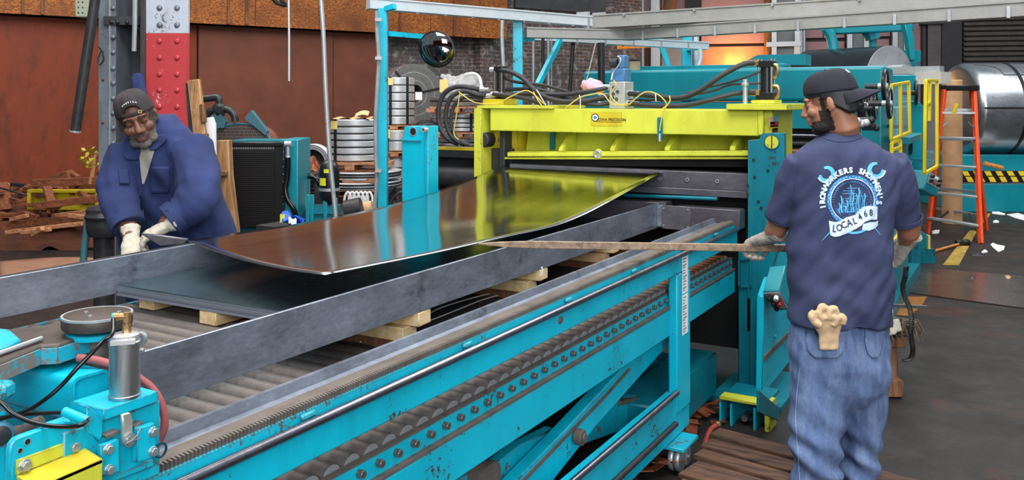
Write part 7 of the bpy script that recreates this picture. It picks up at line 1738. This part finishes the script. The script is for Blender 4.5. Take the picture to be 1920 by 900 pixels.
for px, dd in ((300, 4.85), (390, 4.95)):
    g = RD(PR(px, dd), dd, 0); bd.tube([W(px, 530, 4.82), g+V((0, 0, .55)), g+V((0, 0, .08))], [.12, .085, .055], 16)
me = remeshed(bd, .0052, 2, .5); MI2 = HM_L.inverted()
body = link('body', me.copy(), SKIN, lm, angle=180)
def bl(p): return p*(1/SL)
skin_region(me, MI2, lambda p: (lambda q: q.z < -.045 and q.z > -.130 and q.y < .01 and (q.z < -.076 or abs(q.x) > .030 or (q.z > -.054 and q.y < -.08)) and not (abs(q.x) < .022 and -.082 < q.z < -.050 and q.y < -.08 and False))(bl(p)), .0014, 'beard', BEARDW, body, .0014)
skin_region(me, MI2, lambda p: (lambda q: -.056 < q.z < -.040 and abs(q.x) < .036 and q.y < -.085)(bl(p)), .0022, 'moustache', BEARDG, body, .0012)
skin_region(me, MI2, lambda p: (lambda q: q.x > .048 and -.045 < q.y < .0 and -.05 < q.z < .035)(bl(p)), .0012, 'sideburn', BEARDG, body, .001)
skin_region(me, MI2, lambda p: (lambda q: -q.x > .048 and -.045 < q.y < .0 and -.05 < q.z < .035)(bl(p)), .0012, 'sideburn', BEARDG, body, .001)
skin_region(me, MI2, lambda p: (lambda q: abs(q.x) < .023 and q.y < -.085 and -.077 < q.z < -.0555)(bl(p)), .0007, 'lips', LIP, body)
skin_region(me, MI2, lambda p: (lambda q: .010 < q.x < .052 and q.y < -.07 and .026 < q.z < .0365-.25*max(0, q.x-.035))(bl(p)), .0018, 'eyebrow', BEARDK, body, .001)
skin_region(me, MI2, lambda p: (lambda q: .010 < (-q.x) < .052 and q.y < -.07 and .026 < q.z < .0365-.25*max(0, (-q.x)-.035))(bl(p)), .0018, 'eyebrow', BEARDK, body, .001)
for sx in (-1, 1):
    pts = [HM_L @ (V((sx*x, y, z))*SL) for x, y, z in ((.017, -.0885, .004), (.024, -.0925, .0005), (.032, -.0935, -.001), (.040, -.0900, .0005), (.046, -.083, .004))]
    MB().tube(pts, .0013*SL, 6, 1).build('eyelid_line', BEARDK, body)
    MB().ball(HM_L @ (V((sx*.030, -.0925, -.0005))*SL), (.0045, .0028, .0022), HM_L.to_3x3().to_4x4()).build('eye', BLACKM, body)
MB().tube([HM_L @ (V((x, -.1065+abs(x)*.25, -.0635))*SL) for x in (-.021, -.01, 0, .01, .021)], .0010*SL, 6).build('mouth_line', BEARDK, body)
mb_, P_, dims = cap_geo(HM_L, SL, True, .046, .010, .134)
cp = mb_.build('cap', CAPK, lm, angle=180); s_ = cp.modifiers.new('t', 'SOLIDIFY'); s_.thickness = .003
st_ = MB(); st_.grid(lambda u, v: HM_L @ (dims[2]+V((math.sin(lerp(-.62, .62, u))*dims[0]*1.012, -math.cos(lerp(-.62, .62, u))*dims[1]*1.012, lerp(.044, .058, v)*SL))), 20, 3); o = st_.build('strap', CAPK, cp); s_ = o.modifiers.new('t', 'SOLIDIFY'); s_.thickness = .003
bk = HM_L @ (dims[2]+V((math.sin(.36)*dims[0]*1.04, -math.cos(.36)*dims[1]*1.04, .052*SL))); MB().ring(bk, bk+(bk-HM_L @ dims[2]).normalized()*.003, .011, .007, 4).build('buckle', BRASS, o)
arch = MB().tube([P_(lerp(-.50, .50, k/20)/(2*PI), .0) for k in range(21)], .0022, 6).build('arch_binding', CAPK, cp)
for k in range(6): MB().tube([P_(k/6+.083, lerp(.12, .97, v/14)) for v in range(15)], .0012, 5).build('cap_seam', CAPK, cp)
for k, ch in enumerate('NAUTICA'):
    a = lerp(-.34, .34, k/6); t = text_mb(ch, .011, .0004); c = P_(a/(2*PI), .18); ux = (P_(a/(2*PI)+.01, .18)-c).normalized(); uz = (P_(a/(2*PI), .24)-c).normalized(); nn = ux.cross(uz)
    t.v = [c+ux*p.x+uz*p.y+nn*.0018 for p in t.v]; t.build('cap_lettering', PAPER, cp, flat=True)
bm_ = brim_geo(HM_L, SL, *dims, .010, .07, .02).build('brim', CAPK, cp, angle=180); s_ = bm_.modifiers.new('t', 'SOLIDIFY'); s_.thickness = .004
gl = MB(); hand_geo(gl, frame(wL2, camv(-.86, -.22, -.45), camv(-.25, -.35, .9)), 1, (38, 42, 42, 40), 1.08, 35)
me = remeshed(gl, .0048, 2); wrinkle(me, lambda p: .003*noise.noise(p*55)); link('glove', me, GLOVE_W, lm, angle=180)
gl = MB(); hand_geo(gl, frame(wR2, camv(.30, -.55, -.75), camv(.2, -.8, .55)), -1, (30, 34, 34, 32), 1.06, 35)
me = remeshed(gl, .0048, 2); wrinkle(me, lambda p: .003*noise.noise(p*55)); link('glove', me, GLOVE_W, lm, angle=180)
tr = MB(); loft(tr, [(W(345, 540, 4.82), RX_, DY_, .26, .19), (RD(PR(345, 4.88), 4.88, .75), RX_, DY_, .22, .17)], 28)
for px, dd in ((300, 4.85), (390, 4.95)):
    g = RD(PR(px, dd), dd, 0); tr.tube([g+V((0, 0, .82)), g+V((0, 0, .45)), g+V((0, 0, .06))], [.13, .10, .085], 18)
me = remeshed(tr, .012, 4); wrinkle(me, lambda p: .008*noise.noise(p*12)); link('trousers', me, NAVYP, lm, angle=180)
for px, dd in ((300, 4.85), (390, 4.95)):
    c = RD(PR(px, dd), dd, 0); bt_ = MB(); bt_.ball(c+V((0, 0, .05)), (.05, .05, .06)); bt_.ball(c-DY_*.11+V((0, 0, .035)), (.05, .075, .035)); bt_.box((-.045, -.18, 0), (.045, .06, .02), Matrix.Translation(c) @ M30.to_3x3().to_4x4()); me = remeshed(bt_, .01, 3); link('boot', me, BLACKM, lm)
# ------------------------------------------------------------------ floor things on the right
# plate on the floor
o = MB().prism([onZ(x, y, .012) for x, y in [(1712, 500), (1925, 518), (2080, 534), (2080, 610), (1920, 577), (1690, 546)]], (0, 0, -.01)).build('floor_plate', steel('floor_plate', (120, 104, 96), .25, .8, .2, (1, 1, 1), 3, (80, 66, 58), .1, .03)); tag(o, 'dull steel plate lying on the floor right of the grey glove', 'plate')
o = MB().prism([onZ(x, y, .006) for x, y in [(1832, 433), (1818, 432), (1768, 496), (1798, 497)]], (0, 0, -.005)).build('floor_stripe', plain('floor_line_yellow', (160, 134, 52), .8, 0, .45, 9)); tag(o, 'worn yellow line painted on the floor under the hammer', 'floor marking')
o = MB().prism([onZ(x, y, .006) for x, y in [(1858, 400), (1852, 400), (1838, 416), (1846, 418)]], (0, 0, -.005)).build('floor_stripe', MAT['floor_line_yellow']); tag(o, 'short worn yellow floor line behind the ladder foot', 'floor marking')
o = MB().prism([onZ(x, y, .004) for x, y in [(1700, 556), (1738, 556), (1728, 574), (1705, 592), (1680, 590), (1690, 570)]], (0, 0, -.003)).build('floor_stripe', plain('floor_patch_orange', (150, 96, 34), .8, 0, .4, 14)); tag(o, 'worn orange-yellow paint patch on the floor behind the wooden stand', 'floor marking')
hm = thing('sledge_hammer', onZ(1790, 470, 0), 'sledge hammer with a wooden handle lying on the yellow floor line', 'hammer')
MB().cyl(onZ(1741, 474, .02), onZ(1803, 456, .03), .017, .014, 12).build('handle', WOODH, hm)
c = onZ(1805, 455, .04); u = RD(.9, .15, 0).normalized(); MB().lathe([(.034, -.09), (.042, -.07), (.042, -.03), (.034, 0), (.042, .03), (.042, .07), (.034, .09)], c, u, 12).build('head', BLACKM, hm, angle=25)
def scrap(pts, label, mt=PAPER, z=.006, th=.008, bumpy=.02):
    P = [onZ(x, y, z) for x, y in pts]; c = sum(P, V((0, 0, 0)))/len(P); m = MB(); n = len(P); vs = [c+V((0, 0, th+bumpy))]+P+[p-V((0, 0, z)) for p in P]
    m.add(vs, [(0, 1+k, 1+(k+1) % n) for k in range(n)]+[(1+k, n+1+k, n+1+(k+1) % n, 1+(k+1) % n) for k in range(n)]); o = m.build('paper_scrap', mt, None, angle=20); tag(o, label, 'litter', 'litter on the floor'); return o
scrap([(1857, 458), (1862, 455), (1870, 462), (1884, 461), (1882, 468), (1872, 472), (1862, 464)], 'crumpled white rag on the floor right of the ladder')
scrap([(1747, 433), (1762, 431), (1760, 437), (1748, 438)], 'white paper scrap at the foot of the ladder')
scrap([(1887, 402), (1908, 399), (1925, 404), (1925, 414), (1905, 409)], 'curved white offcut on the floor under the hazard-striped base')
scrap([(1860, 397), (1885, 400), (1884, 403), (1860, 400)], 'thin white strip on the floor left of the curved offcut')
scrap([(1862, 414), (1873, 414), (1873, 417), (1862, 417)], 'small white chip on the floor behind the crumpled rag')
scrap([(1840, 472), (1850, 469), (1852, 472), (1842, 474)], 'small white scrap on the floor below the crumpled rag')
scrap([(1817, 476), (1846, 477), (1844, 481), (1820, 480)], 'dark metal scrap on the floor near the yellow line', IRON)
scrap([(1882, 516), (1898, 519), (1894, 525), (1885, 523)], 'brown leaf lying on the steel floor plate', CARD)
scrap([(1815, 520), (1831, 521), (1829, 525), (1817, 524)], 'dark twist of scrap on the steel floor plate', IRON)
o = MB().tube([onZ(1728, 373, .02), onZ(1760, 374, .02), onZ(1800, 370, .02), onZ(1830, 372, .02)], .03, 8, 1).build('air_hose', plain('hose_red', (186, 50, 36), .5)); tag(o, 'red hose on the floor behind the ladder', 'hose')
# wooden stand with mop head, glove and bar on it
ws = thing('wooden_stand', onZ(1675, 742, 0), 'small rough wooden stand beside the right-hand man', 'stand')
D = 5.35
def cb2(x0_, x1_, y0_, y1_, d0, d1, mt, nm, bv=.004): return cbox(MB(), PR(x0_, D), PR(x1_, D), d0, d1, PZ(y1_, D), PZ(y0_, D)).build(nm, mt, ws, bv)
cb2(1632, 1698, 633, 652, D, D+.30, OLDWOOD, 'top_board')
cb2(1662, 1686, 652, 716, D+.03, D+.13, OLDWOOD, 'post'); cb2(1656, 1693, 713, 744, D-.01, D+.16, OLDWOOD, 'foot_board')
cb2(1640, 1692, 744, 750, D+.02, D+.2, IRON, 'skid')
cbox(MB(), PR(1660, D+.2), PR(1684, D+.2), D+.2, D+.28, 0, PZ(652, D)).build('post', OLDWOOD, ws)
# mop head: strands
m = MB(); rg = random.Random(21)
for k in range(420):
    x = rg.uniform(1640, 1712); y = rg.uniform(598, 612)+abs(x-1676)*.1; d = D+rg.uniform(-.02, .25); p = W(x, y, d); l = rg.uniform(.03, .09); a = rg.uniform(0, 6.3)
    m.tube([p, p+V((math.cos(a)*l*.5, math.sin(a)*l*.5, .01)), p+V((math.cos(a)*l, math.sin(a)*l, -l*.9))], [.006, .006, .003], 5)
m.ball(W(1676, 618, D+.12), (.10, .12, .05)); o = m.build('mop_head', plain('mop_grey_brown', (92, 82, 70), .95, 0, .5, 60)); tag(o, 'shaggy grey mop head on top of the wooden stand', 'mop')
gl = MB(); 
for a, b, r in [((1658, 572), (1664, 600), .045), ((1660, 600), (1655, 628), .02), ((1668, 602), (1666, 630), .02), ((1674, 600), (1676, 628), .02), ((1680, 598), (1688, 622), .018)]: gl.tube([W(*a, D-.03), lerp(W(*a, D-.03), W(*b, D-.06), .5), W(*b, D-.06)], [r, r, r*.7], 10)
me = remeshed(gl, .008, 4); o = link('work_glove', me, GLOVE_W); tag(o, 'dirty white glove draped over the mop head on the wooden stand', 'glove', 'work gloves')
o = MB().bar(W(1668, 573, 5.6), W(1738, 576, 5.9), .02, .02).build('steel_rule', ALU); tag(o, 'thin bright steel bar sticking out past the mop head', 'bar')
# coiled black cord hanging from the grey glove
pts = [(1699, 500), (1697, 520), (1693, 540), (1698, 560), (1706, 580), (1709, 605), (1708, 630), (1712, 655), (1708, 672), (1696, 676)]
path = catmull([W(x, y, 5.15) for x, y in pts], 12); m = []
for i, p in enumerate(path):
    for j in range(3): 
        q = lerp(p, path[min(i+1, len(path)-1)], j/3); a = (i*3+j)*1.25; m.append(q+V((math.cos(a)*.013, math.sin(a)*.013, 0)))
o = MB().tube(m, .0042, 5).build('coiled_cord', CHAINM); tag(o, 'black coiled cord hanging between the grey glove and the wooden stand', 'cord')
# broken brown boards behind his hip
for k, (a, b, lab_) in enumerate([((1662, 525), (1690, 545), 'brown board lying behind the hip of the right-hand man'), ((1664, 545), (1690, 520), 'second brown board crossing behind the right-hand man')]):
    o = MB().bar(onZ(*a, .03), onZ(*b, .03), .12, .03).build('scrap_plank', SCRAPWOOD); tag(o, lab_, 'plank', 'boards behind the man')
# pallet the right-hand man stands on
pt = thing('slatted_pallet', (-.95, 4.0, 0), 'oily slatted wooden pallet under the feet of the right-hand man', 'pallet')
def q2(x, y): return onZ(1240+x*.2444, 680+y*.2444, .13)
front = [q2(100, 850), q2(200, 745), q2(290, 655), q2(370, 580), q2(420, 500)]
x_l = [(-1.40), (-1.40)]
ang = math.atan2((q2(980, 630)-q2(420, 500)).y, (q2(980, 630)-q2(420, 500)).x)
dirx = (q2(980, 640)-q2(410, 490)).normalized(); dirx.z = 0; dirx.normalize(); diry = V((-dirx.y, dirx.x, 0))
org = q2(412, 486); org.z = 0; eL = q2(112, 862)-q2(412, 486); eL.z = 0
for k, (off, wd) in enumerate([(0, .115), (-.155, .115), (-.30, .10), (-.44, .19), (-.66, .17), (-.85, .17)]):
    a = org+eL*((off-wd)/eL.dot(diry)); b = a+dirx*1.02
    m = MB(); M_ = Matrix.Translation(a) @ Matrix.Rotation(math.atan2(dirx.y, dirx.x), 4, 'Z')
    m.box((0, 0, .10), (1.02, wd, .13), M_); m.build('slat', PALLETW, pt, .005)
M_ = Matrix.Translation(org) @ Matrix.Rotation(math.atan2(dirx.y, dirx.x), 4, 'Z')
sk = eL.dot(dirx)/eL.dot(diry)
for xx in (.05, .47, .90): MB().prism([M_ @ V(q) for q in ((xx, 0, 0), (xx+.08, 0, 0), (xx+.08-1.02*sk, -1.02, 0), (xx-1.02*sk, -1.02, 0))], (0, 0, .10)).build('stringer', PALLETW, pt, .004)
o = MB().tube([W(1343, 798, 4.62), W(1334, 804, 4.6), W(1328, 815, 4.55), W(1322, 832, 4.5), W(1316, 850, 4.45)], .014, 10, 1).build('red_hose', plain('dark_red_hose', (150, 50, 40), .6)); tag(o, 'short dark red hose end beside the pallet', 'hose')
MB().cyl(W(1343, 798, 4.62), W(1347, 795, 4.63), .018, n=12).build('hose_end', BRASS, o)
# oily scraps under the conveyor
m = MB(); rg = random.Random(8)
for k in range(260):
    p = V((rg.uniform(-2.2, -1.5), rg.uniform(2.2, 5.0), rg.uniform(0, .06))); a = rg.uniform(0, 6.3); l = rg.uniform(.03, .16)
    m.bar(p, p+V((math.cos(a)*l, math.sin(a)*l, rg.uniform(-.0, .05))), rg.uniform(.02, .08), .006)
o = m.build('oily_scraps', plain('oily_scrap', (120, 62, 36), .5, .2, .6, 9)); tag(o, 'oily metal scraps littering the floor under the conveyor', 'debris', kind='stuff')
# flat stick held by the right-hand man
hA, hB = W(897, 457, 3.72), W(1500, 466, 4.14)
o = MB(); u = (hB-hA).normalized(); up = V((0, 0, 1)); sx = u.cross(up).normalized()
vs = []; 
for t_, w, h0, h1 in ((0, .006, -.003, .002), (.07, .010, -.012, .010), (.16, .012, -.015, .015), (1, .012, -.016, .017)):
    c = lerp(hA, hB, t_)
    for a, b in ((-w, h0), (w, h0), (w, h1), (-w, h1)): vs.append(c+sx*a+up*b)
fs = [(3, 2, 1, 0), (12, 13, 14, 15)]
for i in range(3):
    for k in range(4): fs.append((i*4+k, i*4+(k+1) % 4, i*4+4+(k+1) % 4, i*4+4+k))
o.add(vs, fs); o = o.build('pry_stick', STICKW, None, .002); tag(o, 'worn flat wooden pry stick held by the right-hand man across the plates', 'stick')
# flat bar held by the left-hand man
o = MB().prism([W(x, y, 4.05) for x, y in [(262, 438), (300, 441), (352, 448), (345, 458), (300, 462)]], RD(0, .02, 0)).build('pry_bar', FENCE_D, None, .004); tag(o, 'dark flat pry bar in the white gloves of the man in blue', 'bar')
bpy.data.scenes.remove(TS)
